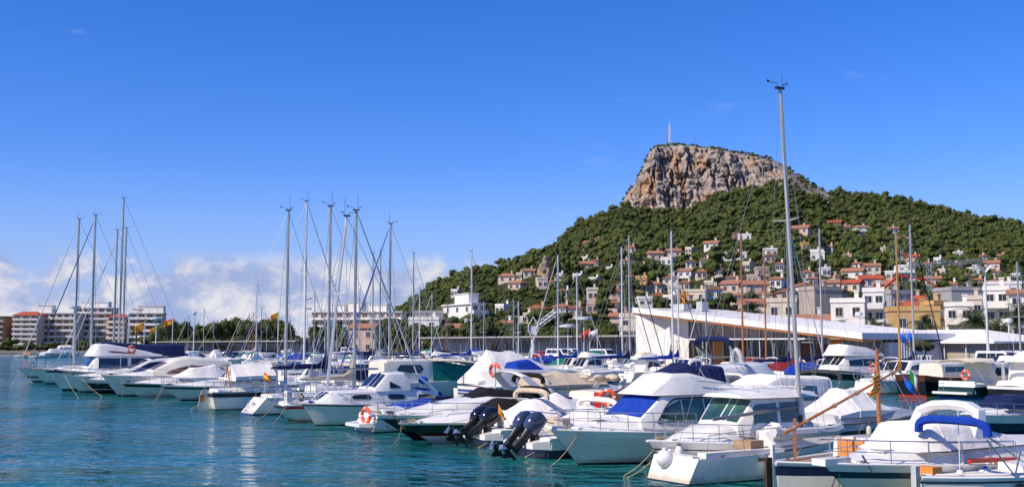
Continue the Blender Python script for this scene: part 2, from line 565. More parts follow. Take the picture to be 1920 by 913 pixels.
def terrain(X, Y):
    X, Y = np.asarray(X, float), np.asarray(Y, float)
    px = CX + FPX * X / Y
    # left spur (the photo's outline is that of its trees: the ground lies lower)
    e1 = np.maximum(0, lut(E1, px) - 15)
    zc = EYE * (e1 > 0) + e1 / FPX * YC1
    t1 = np.clip((Y - YF1) / (YC1 - YF1), 0, 1)
    h1 = zc * (0.7 * t1 + 0.3 * t1 * t1)
    h1 = np.where(Y > YC1, zc - (Y - YC1) * 0.25, h1)
    # main mountain
    e2 = np.maximum(0, lut(E2, px) - 11 * (1 - np.clip((px - 1160) / 40, 0, 1) * np.clip((1520 - px) / 50, 0, 1)))
    zc2 = EYE * (e2 > 0) + e2 / FPX * YC2
    tn = (YCL - YF2) / (YC2 - YF2)
    nat = zc2 * (0.78 * tn + 0.22 * tn * tn)
    zB = EYE + lut(EB, px) / FPX * YCL
    mk = np.clip((px - 1148) / 25, 0, 1) * np.clip((1500 - px) / 55, 0, 1)
    zB = nat * (1 - mk) + zB * mk
    t = np.clip((Y - YF2) / (YCL - YF2), 0, 1)
    low = zB * (0.80 * t + 0.20 * t * t)
    ztop = EYE + np.maximum(0, e2 - 5) / FPX * (YCL + 42)
    ztop = np.where(mk > 0, np.maximum(ztop * mk + (1 - mk) * (nat + (zc2 - nat) * 0.45), zB), nat + (zc2 - nat) * 0.45)
    tcl = np.clip((Y - YCL) / 42.0, 0, 1)
    tt = np.clip((Y - YCL - 42) / (YC2 - YCL - 42), 0, 1)
    hi = np.where(tcl < 1, zB + (ztop - zB) * tcl, ztop + (zc2 - ztop) * tt)
    h2 = np.where(Y < YCL, low, hi)
    h2 = np.where(Y > YC2, zc2 - (Y - YC2) * 0.3, h2)
    z = np.maximum(h1, h2)
    rough = (fract_noise(X, Y, 1 / 60.0, 3, 2.0) - 0.5)
    near = np.clip((Y - 330) / 250, 0, 1)
    away = np.where(Y < YCL, 1.0, 0.0) * (1 - np.exp(-np.abs(Y - YC1) / 60.0))
    return z + QZ - 1.0 + rough * 7 * near * away


def build_hill():
    # fan of columns, rows closer together on the cliff
    cols = np.concatenate([np.arange(540, 1140, 8.0), np.arange(1140, 1520, 2.0), np.arange(1520, 2640, 9.0)])
    rows = np.concatenate([np.arange(222, 420, 9.0), np.arange(420, 990, 12.0), np.arange(990, YCL + 46, 0.62), np.arange(YCL + 46, YC2 + 1, 6.0), [1130, 1160, 1200, 1300, 1400]])
    PX, YY = np.meshgrid(cols, rows)
    XX = (PX - CX) / FPX * YY
    Z = terrain(XX, YY)
    # crags: the rock face is pushed in and out
    mk = np.clip((PX - 1150) / 20, 0, 1) * np.clip((1490 - PX) / 50, 0, 1)
    mk = mk * np.clip((YY - YCL + 4) / 4, 0, 1) * np.clip((YCL + 60 - YY) / 16, 0, 1)
    U, V = XX, Z
    big = fract_noise(U, V * 0.35, 1 / 26.0, 2, 5.0)
    rib = 1 - np.abs(2 * fract_noise(U + 6 * big, V * 0.45, 1 / 11.0, 2, 1.0) - 1)
    fine = 1 - np.abs(2 * fract_noise(U, V * 0.8, 1 / 4.5, 4, 3.0) - 1)
    ledge = fract_noise(U * 0.35, V, 1 / 7.0, 3, 8.0)
    crk = np.abs(2 * fract_noise(U + 5 * (big - .5), V * 0.16, 1 / 7.5, 3, 21.0) - 1)
    crk2 = np.abs(2 * fract_noise(U, V * 0.30 + U * .15, 1 / 3.6, 2, 27.0) - 1)
    lay = np.abs(2 * fract_noise(U * 0.12, V + U * .12, 1 / 5.0, 2, 33.0) - 1)
    disp = (big - 0.5) * 30 + (rib - 0.6) * 9 + (fine - 0.6) * 5.5 + (ledge - 0.5) * 7 - 7.0 * np.exp(-(crk / .10) ** 2) - 3.0 * np.exp(-(crk2 / .14) ** 2) - 2.2 * np.exp(-(lay / .10) ** 2)
    YD = YY - disp * mk
    XD = XX + (fract_noise(U, V, 1 / 6.0, 3, 12.0) - 0.5) * 6 * mk
    ZD = Z + (fract_noise(U, V, 1 / 5.0, 3, 15.0) - 0.5) * 5 * mk
    me = grid_mesh('hill', np.stack([XD, YD, ZD], -1).reshape(-1, 3), len(rows), len(cols), hill_material(), False)
    at_ = me.attributes.new('rock', 'FLOAT', 'POINT')
    rim = np.clip((PX - 1150) / 20, 0, 1) * np.clip((1600 - PX) / 50, 0, 1) * np.clip((YY - YCL + 40 + 60 * np.clip((PX - 1440) / 30, 0, 1)) / 40, 0, 1)
    slope = np.maximum(np.clip(mk * 1.3, 0, 1), .62 * rim)
    at_.data.foreach_set('value', slope.astype(np.float32).ravel())
    o = link('hill', me)
    structure(o)


def hill_material():
    m = bpy.data.materials.new('hill_rock_and_scrub')
    m.use_nodes = True
    t = m.node_tree
    N = NT(t)
    b = t.nodes['Principled BSDF']
    co = N.n('ShaderNodeTexCoord').outputs['Object']
    rock = N.n('ShaderNodeAttribute', attribute_name='rock').outputs['Fac']
    vert = N.n('ShaderNodeMapping', {'Vector': co, 'Scale': (1.0, 1.0, 0.4)}).outputs[0]
    n1 = N.noise(vert, 0.07, 6.0, 0.62)
    n2 = N.noise(vert, 0.30, 6.0, 0.7)
    n3 = N.noise(N.n('ShaderNodeMapping', {'Vector': co, 'Location': (50, 20, 10), 'Scale': (1, 1, 0.45)}).outputs[0], 0.055, 5.0, 0.6)
    grey = N.mix(N.ramp(n2, 0.3, 0.7), (0.25, 0.20, 0.17), (0.50, 0.425, 0.365))
    tan = N.mix(N.ramp(n2, 0.35, 0.65), (0.40, 0.20, 0.09), (0.50, 0.30, 0.15))
    rc = N.mix(N.math('MULTIPLY', N.ramp(n3, 0.52, 0.64), 0.8), grey, tan)
    scrub = N.mix(N.ramp(N.noise(co, 0.25, 5.0, 0.65), 0.35, 0.65), (0.024, 0.034, 0.009), (0.075, 0.080, 0.024))
    bare = N.mix(N.ramp(N.noise(co, 0.045, 5.0, 0.65), 0.60, 0.70), scrub, (0.24, 0.19, 0.14))
    patch = N.ramp(N.math('ADD', rock, N.math('MULTIPLY', N.math('SUBTRACT', n1, 0.5), 0.9)), 0.45, 0.6)
    moss = N.ramp(N.noise(co, 0.10, 5.0, 0.7), 0.60, 0.66)
    rc2 = N.mix(N.math('MULTIPLY', moss, 0.85), rc, (0.035, 0.042, 0.015))
    c = N.mix(patch, bare, rc2)
    t.links.new(c, b.inputs['Base Color'])
    b.inputs['Roughness'].default_value = 0.95
    b.inputs['Specular IOR Level'].default_value = 0.15
    bp = N.n('ShaderNodeBump', {'Strength': 0.8, 'Distance': 2.5, 'Height': N.noise(vert, 0.55, 6.0, 0.7)})
    t.links.new(bp.outputs[0], b.inputs['Normal'])
    return m


build_hill()


def hit(px, py):
    """first point of the terrain along a photo ray"""
    d = ray(px, py)
    Ys = np.arange(230, 1130, 2.0)
    X, Z = d.x / d.y * Ys, EYE + d.z / d.y * Ys
    T = terrain(X, Ys)
    i = np.argmax(T >= Z)
    if not (T >= Z).any():
        i = -1
    return Vector((X[i], Ys[i], float(T[i])))


# ------------------------------------------------------------------ boats
FRONT_BOATS = []


class Boat:
    """a boat in its own axes: x from the stern (0) to the bow (L), y to port, z up from the waterline"""
    def __init__(s, name, label, cat, loc, ang, L, B, fb0, fb1, group=None, heel=0.0, **hk):
        s.root = thing(name, label, cat, loc, ang, group)
        if heel:
            s.root.rotation_euler = (heel, 0, ang)
        s.loc, s.ang, s.heel = Vector(loc), ang, heel
        s.L, s.B, s.fb0, s.fb1 = L, B, fb0, fb1
        s.rake = hk.pop('rake', L * 0.11)
        s.trake = hk.pop('trake', 0.0)
        s.stern = hk.pop('stern', 0.9)
        s.flare = hk.pop('flare', 0.32)
        s.fine = hk.pop('fine', 2.1)
        s.sheer = hk.pop('sheer', 1.5)
        s.maxs = hk.pop('maxs', 0.42)
        s.draft = hk.pop('draft', 0.4)
        s.spring = hk.pop('spring', 0.0)      # extra sheer at the stern (double enders, old hulls)
        if group and 'near pontoon' in group:
            FRONT_BOATS.append(s)

    def w(s, x, y, z):
        if s.heel:
            y, z = y * math.cos(s.heel) - z * math.sin(s.heel), y * math.sin(s.heel) + z * math.cos(s.heel)
        ca, sa = math.cos(s.ang), math.sin(s.ang)
        return Vector((s.loc.x + x * ca - y * sa, s.loc.y + x * sa + y * ca, z))

    def hb(s, u):
        h = s.B / 2
        if u <= s.maxs:
            return h * (s.stern + (1 - s.stern) * math.sin(math.pi / 2 * max(0.0, u) / s.maxs))
        return max(0.02, h * (1 - ((min(u, 1.0) - s.maxs) / (1 - s.maxs)) ** s.fine))

    def zs(s, u):
        return s.fb0 + (s.fb1 - s.fb0) * max(0.0, min(1.0, u)) ** s.sheer + s.spring * max(0.0, 1 - u / 0.5) ** 2

    def pt(s, u, t, sd=1):
        zt = s.zs(u)
        tt = max(t, 0.0)
        b = s.hb(u)
        bw = b * (0.93 - s.flare * u ** 1.3)
        y = bw + (b - bw) * tt ** 0.85
        if t < 0:
            y *= (1 + t * 0.45)
        x = u * (s.L - s.rake * (1 - tt)) + s.trake * (1 - tt) * (1 - u) ** 6
        z = zt * t if t >= 0 else t * s.draft
        return Vector((x, sd * y, z))

    def hull(s, mats, bands, name='hull', stations=None):
        """bands: list of (t_upper, material index), from the boot line up to 1.0; index 0 is antifouling"""
        us = stations or [0, .12, .25, .4, .55, .67, .77, .85, .91, .955, .985, 1.0]
        ts = [-1.0, -0.5, 0.0] + [b[0] for b in bands]
        mi = [0, 0] + [b[1] for b in bands]
        m = MB()
        rings = []
        for u in us:
            P = [s.pt(u, t, 1) for t in reversed(ts)]
            K = s.pt(u, -1.0, 1)
            Q = [s.pt(u, t, -1) for t in ts]
            rings.append(P + Q)
        n = len(ts)
        vs = [p for rg in rings for p in rg]
        k = 2 * n
        fs, mm = [], []
        for i in range(len(us) - 1):
            for j in range(k - 1):
                a = i * k + j
                fs.append((a, a + k, a + k + 1, a + 1))
                if j < n - 1:
                    mm.append(mi[n - 2 - j])
                elif j == n - 1:
                    mm.append(0)
                else:
                    mm.append(mi[j - n])
        o = len(m.v)
        m.v.extend([tuple(p) for p in vs])
        for f, q in zip(fs, mm):
            m.f.append(f); m.mi.append(q); m.sm.append(True)
        for j in range(n - 1):           # transom, band by band
            a, b_ = j, k - 1 - j
            m.f.append((a, a + 1, b_ - 1, b_)); m.mi.append(mi[n - 2 - j]); m.sm.append(False)
        return m.build(name, mats, s.root)

    def deck(s, mt=None, drop=0.03, camber=0.06, name='deck', u0=0.0, u1=1.0, inset=0.02):
        m = MB()
        us = [u0 + (u1 - u0) * i / 11 for i in range(12)]
        rings = []
        for u in us:
            p = s.pt(u, 1)
            y, z = max(0.012, p.y - inset), p.z - drop
            rings.append([(p.x, y, z), (p.x, y * .5, z + camber * .75 * p.y), (p.x, 0, z + camber * p.y), (p.x, -y * .5, z + camber * .75 * p.y), (p.x, -y, z)])
        m.loft(rings, 0, False, False, False)
        return m.build(name, mt or DECK, s.root)

    def rub(s, mt, r=0.035, t=0.985, name='rub_rail', u0=0.0):
        m = MB()
        for sd in (1, -1):
            m.tube([s.pt(u0 + (1 - u0) * i / 12, t, sd) + Vector((0, sd * 0.012, 0)) for i in range(13)], r, 5)
        return m.build(name, mt, s.root)

    def sec(s, secs, x):
        if x >= secs[0][0] and x >= secs[-1][0]:
            return secs[0] if secs[0][0] > secs[-1][0] else secs[-1]
        ss = sorted(secs, key=lambda q: q[0])
        for a, b in zip(ss, ss[1:]):
            if a[0] <= x <= b[0]:
                f = (x - a[0]) / max(1e-6, b[0] - a[0])
                return tuple(a[i] + (b[i] - a[i]) * f for i in range(len(a)))
        return ss[0]

    def trunk(s, name, secs, mt, rnd=0.10, camber=0.06, cap0=True, cap1=True, parent=None, sub=3):
        """secs: (x, half width at foot, z foot, half width at top, z top)"""
        ss = sorted(secs, key=lambda q: q[0])
        s.rnd = rnd
        m = MB()
        rings = []
        xs = []
        for a, b in zip(ss, ss[1:]):
            for q in range(sub):
                xs.append(a[0] + (b[0] - a[0]) * q / sub)
        xs.append(ss[-1][0])
        for x in xs:
            _, wb, zb, wt, zt = s.sec(ss, x)
            r = min(rnd, (zt - zb) * 0.45, wt * 0.6)
            rings.append([(x, wb, zb), (x, wt + (wb - wt) * .02, zt - r), (x, wt - r * .35, zt - r * .32), (x, wt - r * 1.1, zt), (x, 0, zt + camber * wt),
                          (x, -(wt - r * 1.1), zt), (x, -(wt - r * .35), zt - r * .32), (x, -(wt + (wb - wt) * .02), zt - r), (x, -wb, zb)])
        m.loft(rings, 0, True, cap0, cap1)
        o = m.build(name, mt, parent or s.root)
        if 'canvas' in mt.name:
            s.seams(o, rings, mt)
        return o

    def seams(s, o, rings, mt):
        """stitched seams and a hem on a canvas cover"""
        for i in (len(rings) // 3, 2 * len(rings) // 3):
            k = MB()
            k.tube([Vector(p) + (Vector(p) - Vector((p[0], 0, rings[i][0][2]))).normalized() * .006 for p in rings[i]], .014, 4, caps=False)
            k.build('seam', mt, o)
        for j in (0, -1):
            k = MB()
            k.tube([Vector(r[j]) for r in rings], .016, 4)
            k.build('hem_rope', ROPED, o)

    def side(s, name, secs, x0, x1, lo, hi, mt, rnd=0.10, round_ends=(0.0, 0.0), sides=(1, -1), parent=None, n=8, out=0.014):
        """window or panel laid on the side of a trunk; lo/hi are fractions of the side height (or pairs start, end)"""
        obs = []
        lo = lo if isinstance(lo, tuple) else (lo, lo)
        hi = hi if isinstance(hi, tuple) else (hi, hi)
        for sd in sides:
            m = MB()
            up, dn = [], []
            for i in range(n + 1):
                q = i / n
                x = x0 + (x1 - x0) * q
                _, wb, zb, wt, zt = s.sec(secs, x)
                r = min(rnd, (zt - zb) * 0.45, wt * 0.6)
                l, h = lo[0] + (lo[1] - lo[0]) * q, hi[0] + (hi[1] - hi[0]) * q
                e = 1.0
                if round_ends[0] and q < round_ends[0]:
                    e = math.sqrt(max(0.0, 1 - ((round_ends[0] - q) / round_ends[0]) ** 2))
                if round_ends[1] and q > 1 - round_ends[1]:
                    e = math.sqrt(max(0.0, 1 - ((q - 1 + round_ends[1]) / round_ends[1]) ** 2))
                c, hh = (l + h) / 2, (h - l) / 2 * max(e, 0.04)
                for f, lst in ((c + hh, up), (c - hh, dn)):
                    y = wb + (wt - wb) * f
                    z = zb + (zt - r - zb) * f
                    lst.append(Vector((x, sd * y, z)))
            o = Vector((0, sd * out, 0))
            i_ = Vector((0, -sd * 0.02, 0))
            rings = [[a + i_, a + o, b + o, b + i_] for a, b in zip(up, dn)]
            m.loft(rings, 0, True, True, True, False)
            obs.append(m.build(name, mt, parent or s.root))
        return obs

    def front(s, name, secs, xa, xb, ya, yb, mt, rnd=0.10, parent=None, out=0.016, camber=0.06, n=4):
        """pane laid on the sloping top face between sections xa (foot) and xb (head), from ya to yb (fractions of half width)"""
        m = MB()
        top = []
        for i in range(2):
            x = (xa, xb)[i]
            row = []
            _, wb, zb, wt, zt = s.sec(secs, x)
            r = min(rnd, (zt - zb) * 0.45, wt * 0.6)
            hw = wt - r * 1.1
            for j in range(n + 1):
                f = ya + (yb - ya) * j / n
                row.append(Vector((x, hw * f, zt + camber * wt * (1 - abs(f)))))
            top.append(row)
        nrm = (top[1][0] - top[0][0]).cross(top[0][-1] - top[0][0]).normalized()
        if nrm.z < 0:
            nrm = -nrm
        rings = [[top[0][j] - nrm * .02, top[0][j] + nrm * out, top[1][j] + nrm * out, top[1][j] - nrm * .02] for j in range(n + 1)]
        m.loft(rings, 0, True, True, True, False)
        return m.build(name, mt, parent or s.root)

    def plate(s, name, pts, mt, th=0.02, parent=None):
        """flat panel with thickness through 3 or more points"""
        P = [Vector(p) for p in pts]
        nrm = (P[1] - P[0]).cross(P[2] - P[0]).normalized() * th
        m = MB()
        k = len(P)
        m.add(P + [p + nrm for p in P], [tuple(range(k))[::-1], tuple(range(k, 2 * k))] + [(i, (i + 1) % k, (i + 1) % k + k, i + k) for i in range(k)])
        return m.build(name, mt, parent or s.root)

    def rail(s, u0=0.45, u1=0.985, h=0.55, mid=True, inset=0.10, every=0.12, r=0.016, name='bow_rail', both=True, closed=True, rise=0.0):
        m = MB()
        L = []
        for sd in (1, -1):
            pts = []
            k = max(3, int((u1 - u0) / 0.05))
            for i in range(k + 1):
                u = u0 + (u1 - u0) * i / k
                p = s.pt(u, 1, sd)
                p.y -= sd * min(inset, abs(p.y) * .6)
                pts.append((u, p))
            top = [p + Vector((0.02, 0, h + rise * (u - u0))) for u, p in pts]
            L.append(top)
            m.tube([pts[0][1]] + top, r, 5)
            if mid:
                m.tube([p + Vector((0, 0, h * .5 + rise * .5 * (u - u0))) for u, p in pts], r * .7, 4)
            st = max(1, int(every / 0.05))
            for i in range(0, len(pts), st):
                m.tube([pts[i][1], top[i]], r * .9, 5)
        if closed:
            m.tube([L[0][-1], (L[0][-1] + L[1][-1]) / 2 + Vector((0.12, 0, 0)), L[1][-1]], r, 5)
        return m.build(name, STEEL, s.root)

    def arch(s, x, w, z0, z1, lean=-0.5, mt=None, wd=0.42, th=0.10, name='radar_arch', topw=0.8):
        """radar arch: two raked legs and a crossbar, one swept piece"""
        m = MB()
        pts = []
        for q in range(13):
            a = q / 12
            if a < 0.36:
                f = a / 0.36
                y, z = w + (w * topw - w) * f, z0 + (z1 - 0.12 - z0) * f
            elif a > 0.64:
                f = (1 - a) / 0.36
                y, z = -(w + (w * topw - w) * f), z0 + (z1 - 0.12 - z0) * f
            else:
                f = (a - 0.36) / 0.28
                y = w * topw * (1 - 2 * f)
                z = z1 - 0.12 + 0.12 * math.sin(math.pi * f) ** 0.6
            pts.append(Vector((x + lean * (z - z0) / max(.1, z1 - z0), y, z)))
        rings = []
        for i, p in enumerate(pts):
            t = (pts[min(i + 1, 12)] - pts[max(i - 1, 0)])
            t.x = 0
            t.normalize()
            nn = Vector((0, -t.z, t.y)) * th / 2
            zf = (p.z - z0) / max(.1, z1 - z0)
            hw = Vector((wd / 2 * (1.35 - 0.5 * zf), 0, 0))
            rings.append([p + hw * .6 + nn, p + hw, p + hw * .6 - nn, p - hw * .6 - nn, p - hw, p - hw * .6 + nn])
        m.loft(rings)
        return m.build(name, mt or GEL, s.root)

    def rolled(s, x, w, z0, z1, mt, lean=0.3, r=0.11, legx=None, name='rolled_bimini', legs=True, zleg=None, squash=0.8):
        """bimini hood rolled on its hoop: a padded roll over steel legs"""
        top = []
        for q in range(15):
            a = math.pi * q / 14
            y = w * math.copysign(abs(math.cos(a)) ** 0.55, math.cos(a))
            z = z1 - 0.34 * (1 - math.sin(a) ** 0.5)
            top.append(Vector((x, y, z)))
        m = MB()
        m.tube(top, r, 7)
        for v in range(0, len(m.v), 5):
            a, b, c = m.v[v]
            m.v[v] = (a + random.uniform(-.02, .02), b, c + random.uniform(-.02, .02))
        o = m.build(name, mt, s.root)
        if legs:
            zl = zleg if zleg is not None else z0
            lx = legx if legx is not None else (x + lean * 2, x + lean * 2.7)
            for sd, e in ((1, top[0]), (-1, top[-1])):
                k = MB()
                for xx in (lx if hasattr(lx, '__len__') else (lx,)):
                    k.tube([e, (xx, sd * w * .98, zl)], 0.017, 5)
                k.build('bimini_leg', STEEL, s.root)
        return o

    def awning(s, x0, x1, w, z, mt, camber=0.22, name='awning', drop0=0.0, drop1=0.0, legs=True, zleg=None, th=0.03, sag=0.0):
        m = MB()
        rings = []
        for i in range(7):
            f = i / 6
            x = x0 + (x1 - x0) * f
            zz = z - drop0 * (1 - f) ** 3 - drop1 * f ** 3 - sag * math.sin(math.pi * f)
            up = [(x, w * math.cos(math.pi * j / 8), zz + camber * math.sin(math.pi * j / 8) ** .8) for j in range(9)]
            dn = [(p[0], p[1] * .985, p[2] - th) for p in reversed(up)]
            rings.append(up + dn)
        m.loft(rings, 0, True, True, True)
        o = m.build(name, mt, s.root)
        if legs:
            zl = zleg if zleg is not None else s.fb0
            for sd in (1, -1):
                for a, b in ((x0, x0 + .55 * (x1 - x0)), (x1, x0 + .45 * (x1 - x0))):
                    k = MB()
                    k.tube([(a, sd * w, z - 0.02), (b, sd * (w + .03), zl)], 0.016, 5)
                    k.build('awning_leg', STEEL, s.root)
        return o

    def tent(s, name, secs, mt, crease=0.05, parent=None):
        """canvas cover with ridge and slack panels; secs: (x, half width, z foot, z ridge, half width of the ridge)"""
        m = MB()
        ss = sorted(secs)
        rings = []
        for a, b in zip(ss, ss[1:]):
            for q in range(4):
                f = q / 4
                v = [a[i] + (b[i] - a[i]) * f for i in range(5)]
                sg = crease * math.sin(math.pi * f)
                rings.append((v, sg))
        rings.append((list(ss[-1]), 0))
        rr = []
        for v, sg in rings:
            x, w_, zf, zr, rw = v
            rr.append([(x, w_, zf), (x, w_ * .99 + .01, zf + (zr - zf) * .25), (x, (w_ + rw) / 2 - sg * .4, (zf + zr) / 2 + (zr - zf) * .12 - sg), (x, rw, zr - sg * .8), (x, 0, zr - sg + .04),
                       (x, -rw, zr - sg * .8), (x, -((w_ + rw) / 2 - sg * .4), (zf + zr) / 2 + (zr - zf) * .12 - sg), (x, -(w_ * .99 + .01), zf + (zr - zf) * .25), (x, -w_, zf)])
        m.loft(rr, 0, True, True, True)
        o = m.build(name, mt, parent or s.root)
        s.seams(o, rr, mt)
        return o

    def outboard(s, y, mt, tilt=0.9, size=1.0, z=None, x=-0.12, label=None):
        """outboard engine, tilted clear of the water: cowl, leg, lower unit with skeg and three blades"""
        k = size
        z = s.fb0 * .72 if z is None else z
        ca, sa = math.cos(tilt), math.sin(tilt)

        def tf(p):
            px_, py_, pz = p[0] * k, p[1] * k, p[2] * k
            return (x + px_ * ca + pz * sa, y + py_, z - px_ * sa + pz * ca)
        m = MB()
        rings = []
        for f, wx, wy, ox in ((0.0, .20, .17, -.22), (0.08, .27, .20, -.24), (0.30, .30, .22, -.26), (0.52, .28, .21, -.25), (0.66, .21, .17, -.22), (0.71, .10, .09, -.2)):
            rings.append([tf((ox + wx * math.copysign(abs(math.cos(2 * math.pi * j / 14)) ** .7, math.cos(2 * math.pi * j / 14)), wy * math.copysign(abs(math.sin(2 * math.pi * j / 14)) ** .7, math.sin(2 * math.pi * j / 14)), f)) for j in range(14)])
        m.loft(rings)
        e = m.build('outboard_engine', mt, s.root)
        if label:
            e['label'] = label
        g_ = MB()
        rings = []
        for f, wx, wy, ox in ((0.02, .17, .12, -.22), (-.25, .13, .085, -.20), (-.6, .12, .06, -.2), (-.78, .13, .05, -.22)):
            rings.append([tf((ox + wx * math.cos(2 * math.pi * j / 10), wy * math.sin(2 * math.pi * j / 10), f)) for j in range(10)])
        g_.loft(rings)
        g_.build('engine_leg', BLACK, e)
        l_ = MB()
        l_.tube([tf((-.55, 0, -.92)), tf((-.4, 0, -.92)), tf((-.1, 0, -.92)), tf((.08, 0, -.92))], 0.075 * k, 8, r1=0.03 * k)
        l_.add([tf(p) for p in ((-.4, -.012, -.95), (-.1, -.012, -.95), (-.3, -.012, -1.18), (-.4, -.012, -1.18), (-.4, .012, -.95), (-.1, .012, -.95), (-.3, .012, -1.18), (-.4, .012, -1.18))],
               [(0, 1, 2, 3), (7, 6, 5, 4), (0, 3, 7, 4), (1, 5, 6, 2), (3, 2, 6, 7)])
        l_.add([tf(p) for p in ((-.55, -.14, -.74), (-.05, -.10, -.74), (-.05, .10, -.74), (-.55, .14, -.74), (-.55, -.14, -.76), (-.05, -.10, -.76), (-.05, .10, -.76), (-.55, .14, -.76))],
               [(0, 1, 2, 3), (7, 6, 5, 4), (0, 4, 5, 1), (1, 5, 6, 2), (2, 6, 7, 3), (3, 7, 4, 0)])
        l_.build('lower_unit', BLACK, e)
        p_ = MB()
        for b in range(3):
            a = 2 * math.pi * b / 3 + y
            c0, s0 = math.cos(a), math.sin(a)
            q = [(-.58, .04 * c0 - .05 * s0, -.92 + .04 * s0 + .05 * c0), (-.54, .04 * c0 + .05 * s0, -.92 + .04 * s0 - .05 * c0), (-.53, .2 * c0 + .09 * s0, -.92 + .2 * s0 - .09 * c0), (-.6, .2 * c0 - .07 * s0, -.92 + .2 * s0 + .07 * c0)]
            q2 = [(a_ - .015, b_, c_) for a_, b_, c_ in q]
            p_.add([tf(v) for v in q + q2], [(0, 1, 2, 3), (7, 6, 5, 4), (0, 4, 5, 1), (1, 5, 6, 2), (2, 6, 7, 3), (3, 7, 4, 0)])
        p_.build('propeller', STEEL, e)
        b_ = MB()
        b_.box((x + .05, y, z - .05), (.14, .3 * k, .34 * k))
        b_.build('mounting_bracket', BLACK, e)
        return e

    # --- sailing gear
    def mast(s, x, h, z0=None, r=0.085, mt=None, spreaders=(0.52,), sp=0.75, forestay=True, furl=None, furl_r=0.055, backstay=True, shrouds=True, top=True, lean=0.0, stay_top=1.0,
             spread_mt=None, fx=None, bx=0.1, radar=False, antenna=0.9, wr=0.013, wrap=None):
        z0 = s.zs(x / s.L) if z0 is None else z0
        mt = mt or ALU
        P0, P1 = Vector((x, 0, z0)), Vector((x - lean, 0, h))
        m = MB()
        m.tube([P0, P0.lerp(P1, .5), P0.lerp(P1, .92), P1], r, 8, r1=r * .75)
        M = m.build('mast', mt, s.root)
        for q, f in enumerate(spreaders):
            c = P0.lerp(P1, f)
            k = MB()
            for sd in (1, -1):
                k.tube([c, c + Vector((-.12, sd * sp * (1 - .25 * q), .04))], 0.032, 5, r1=0.02)
            k.build('spreader', spread_mt or mt, M)
        if top:
            k = MB()
            k.box((P1.x - .02, 0, P1.z + .03), (.34, .12, .07))
            k.tube([P1 + Vector((.1, 0, .02)), P1 + Vector((.1, 0, antenna))], 0.011, 4)
            k.tube([P1 + Vector((-.1, 0, .05)), P1 + Vector((-.14, 0, .18)), P1 + Vector((-.40, .03, .20))], 0.011, 4)
            k.add([P1 + Vector(v) for v in ((-.38, .03, .21), (-.54, .04, .17), (-.54, .04, .27), (-.38, .04, .21), (-.54, .05, .17), (-.54, .05, .27))], [(0, 1, 2), (5, 4, 3), (0, 3, 4, 1), (1, 4, 5, 2), (2, 5, 3, 0)])
            for a in (0, 2.1, 4.2):
                k.ball(P1 + Vector((.25 + .07 * math.cos(a), .07 * math.sin(a), .2)), .03, 6, 4)
            k.tube([P1 + Vector((.12, 0, .04)), P1 + Vector((.25, 0, .2))], 0.011, 4)
            k.build('masthead_gear', BLACK, M)
        if wrap:
            k = MB()
            k.tube([P0.lerp(P1, wrap[0]), P0.lerp(P1, wrap[1])], r * 1.25, 8)
            k.build('mast_wrap', wrap[2], M)
        fx = s.L * .985 if fx is None else fx
        ft = P0.lerp(P1, stay_top)
        F0 = Vector((fx, 0, s.zs(min(1, fx / s.L)) + .08))
        if forestay:
            k = MB()
            if furl:
                a = F0.lerp(ft, .045)
                pts = [a] + [F0.lerp(ft, f) for f in (.12, .35, .7, .93, .965)]
                for i in range(len(pts) - 1):
                    r0 = (0.5, 1.0, .95, .8, .6, .4)[i] * furl_r
                    r1 = (0.5, 1.0, .95, .8, .6, .4)[i + 1] * furl_r
                    k.tube([pts[i], pts[i + 1]], r0, 6, r1=r1)
                o = k.build('furled_headsail', furl, s.root)
                k2 = MB()
                k2.tube([F0, F0.lerp(ft, .05)], .05, 8)
                k2.tube([F0.lerp(ft, .03), ft], wr, 4)
                k2.build('forestay', STEEL, s.root)
            else:
                k.tube([F0, ft], wr, 4)
                k.build('forestay', WIRE, s.root)
        if backstay:
            k = MB()
            k.tube([P1, (bx, 0, s.zs(0) + .05)], wr, 4)
            k.build('backstay', WIRE, s.root)
        if shrouds:
            hbw = s.hb(x / s.L) * .93
            for sd in (1, -1):
                k = MB()
                c = P0.lerp(P1, spreaders[0]) + Vector((-.12, sd * sp, .04))
                k.tube([(x - .15, sd * hbw, z0 - .02), c, P0.lerp(P1, min(1, stay_top + .0))], wr, 4)
                k.tube([(x + .25, sd * hbw, z0 - .02), P0.lerp(P1, spreaders[0] * .98)], wr, 4)
                if len(spreaders) > 1:
                    c2 = P0.lerp(P1, spreaders[1]) + Vector((-.12, sd * sp * .75, .04))
                    k.tube([c, c2], wr * .9, 4)
                k.build('shroud', WIRE, s.root)
        if radar:
            k = MB()
            c = P0.lerp(P1, radar if not isinstance(radar, bool) else .4) + Vector((.32, 0, 0))
            k.loft([[(c.x + q * math.cos(2 * math.pi * j / 12), c.y + q * math.sin(2 * math.pi * j / 12), c.z + zz) for j in range(12)] for q, zz in ((.2, 0), (.29, .04), (.29, .14), (.18, .22))])
            k.box((c.x - .22, 0, c.z - .03), (.4, .12, .05))
            k.build('radar_dome', GEL, M)
        s.mtop, s.mbot = P1, P0
        return M

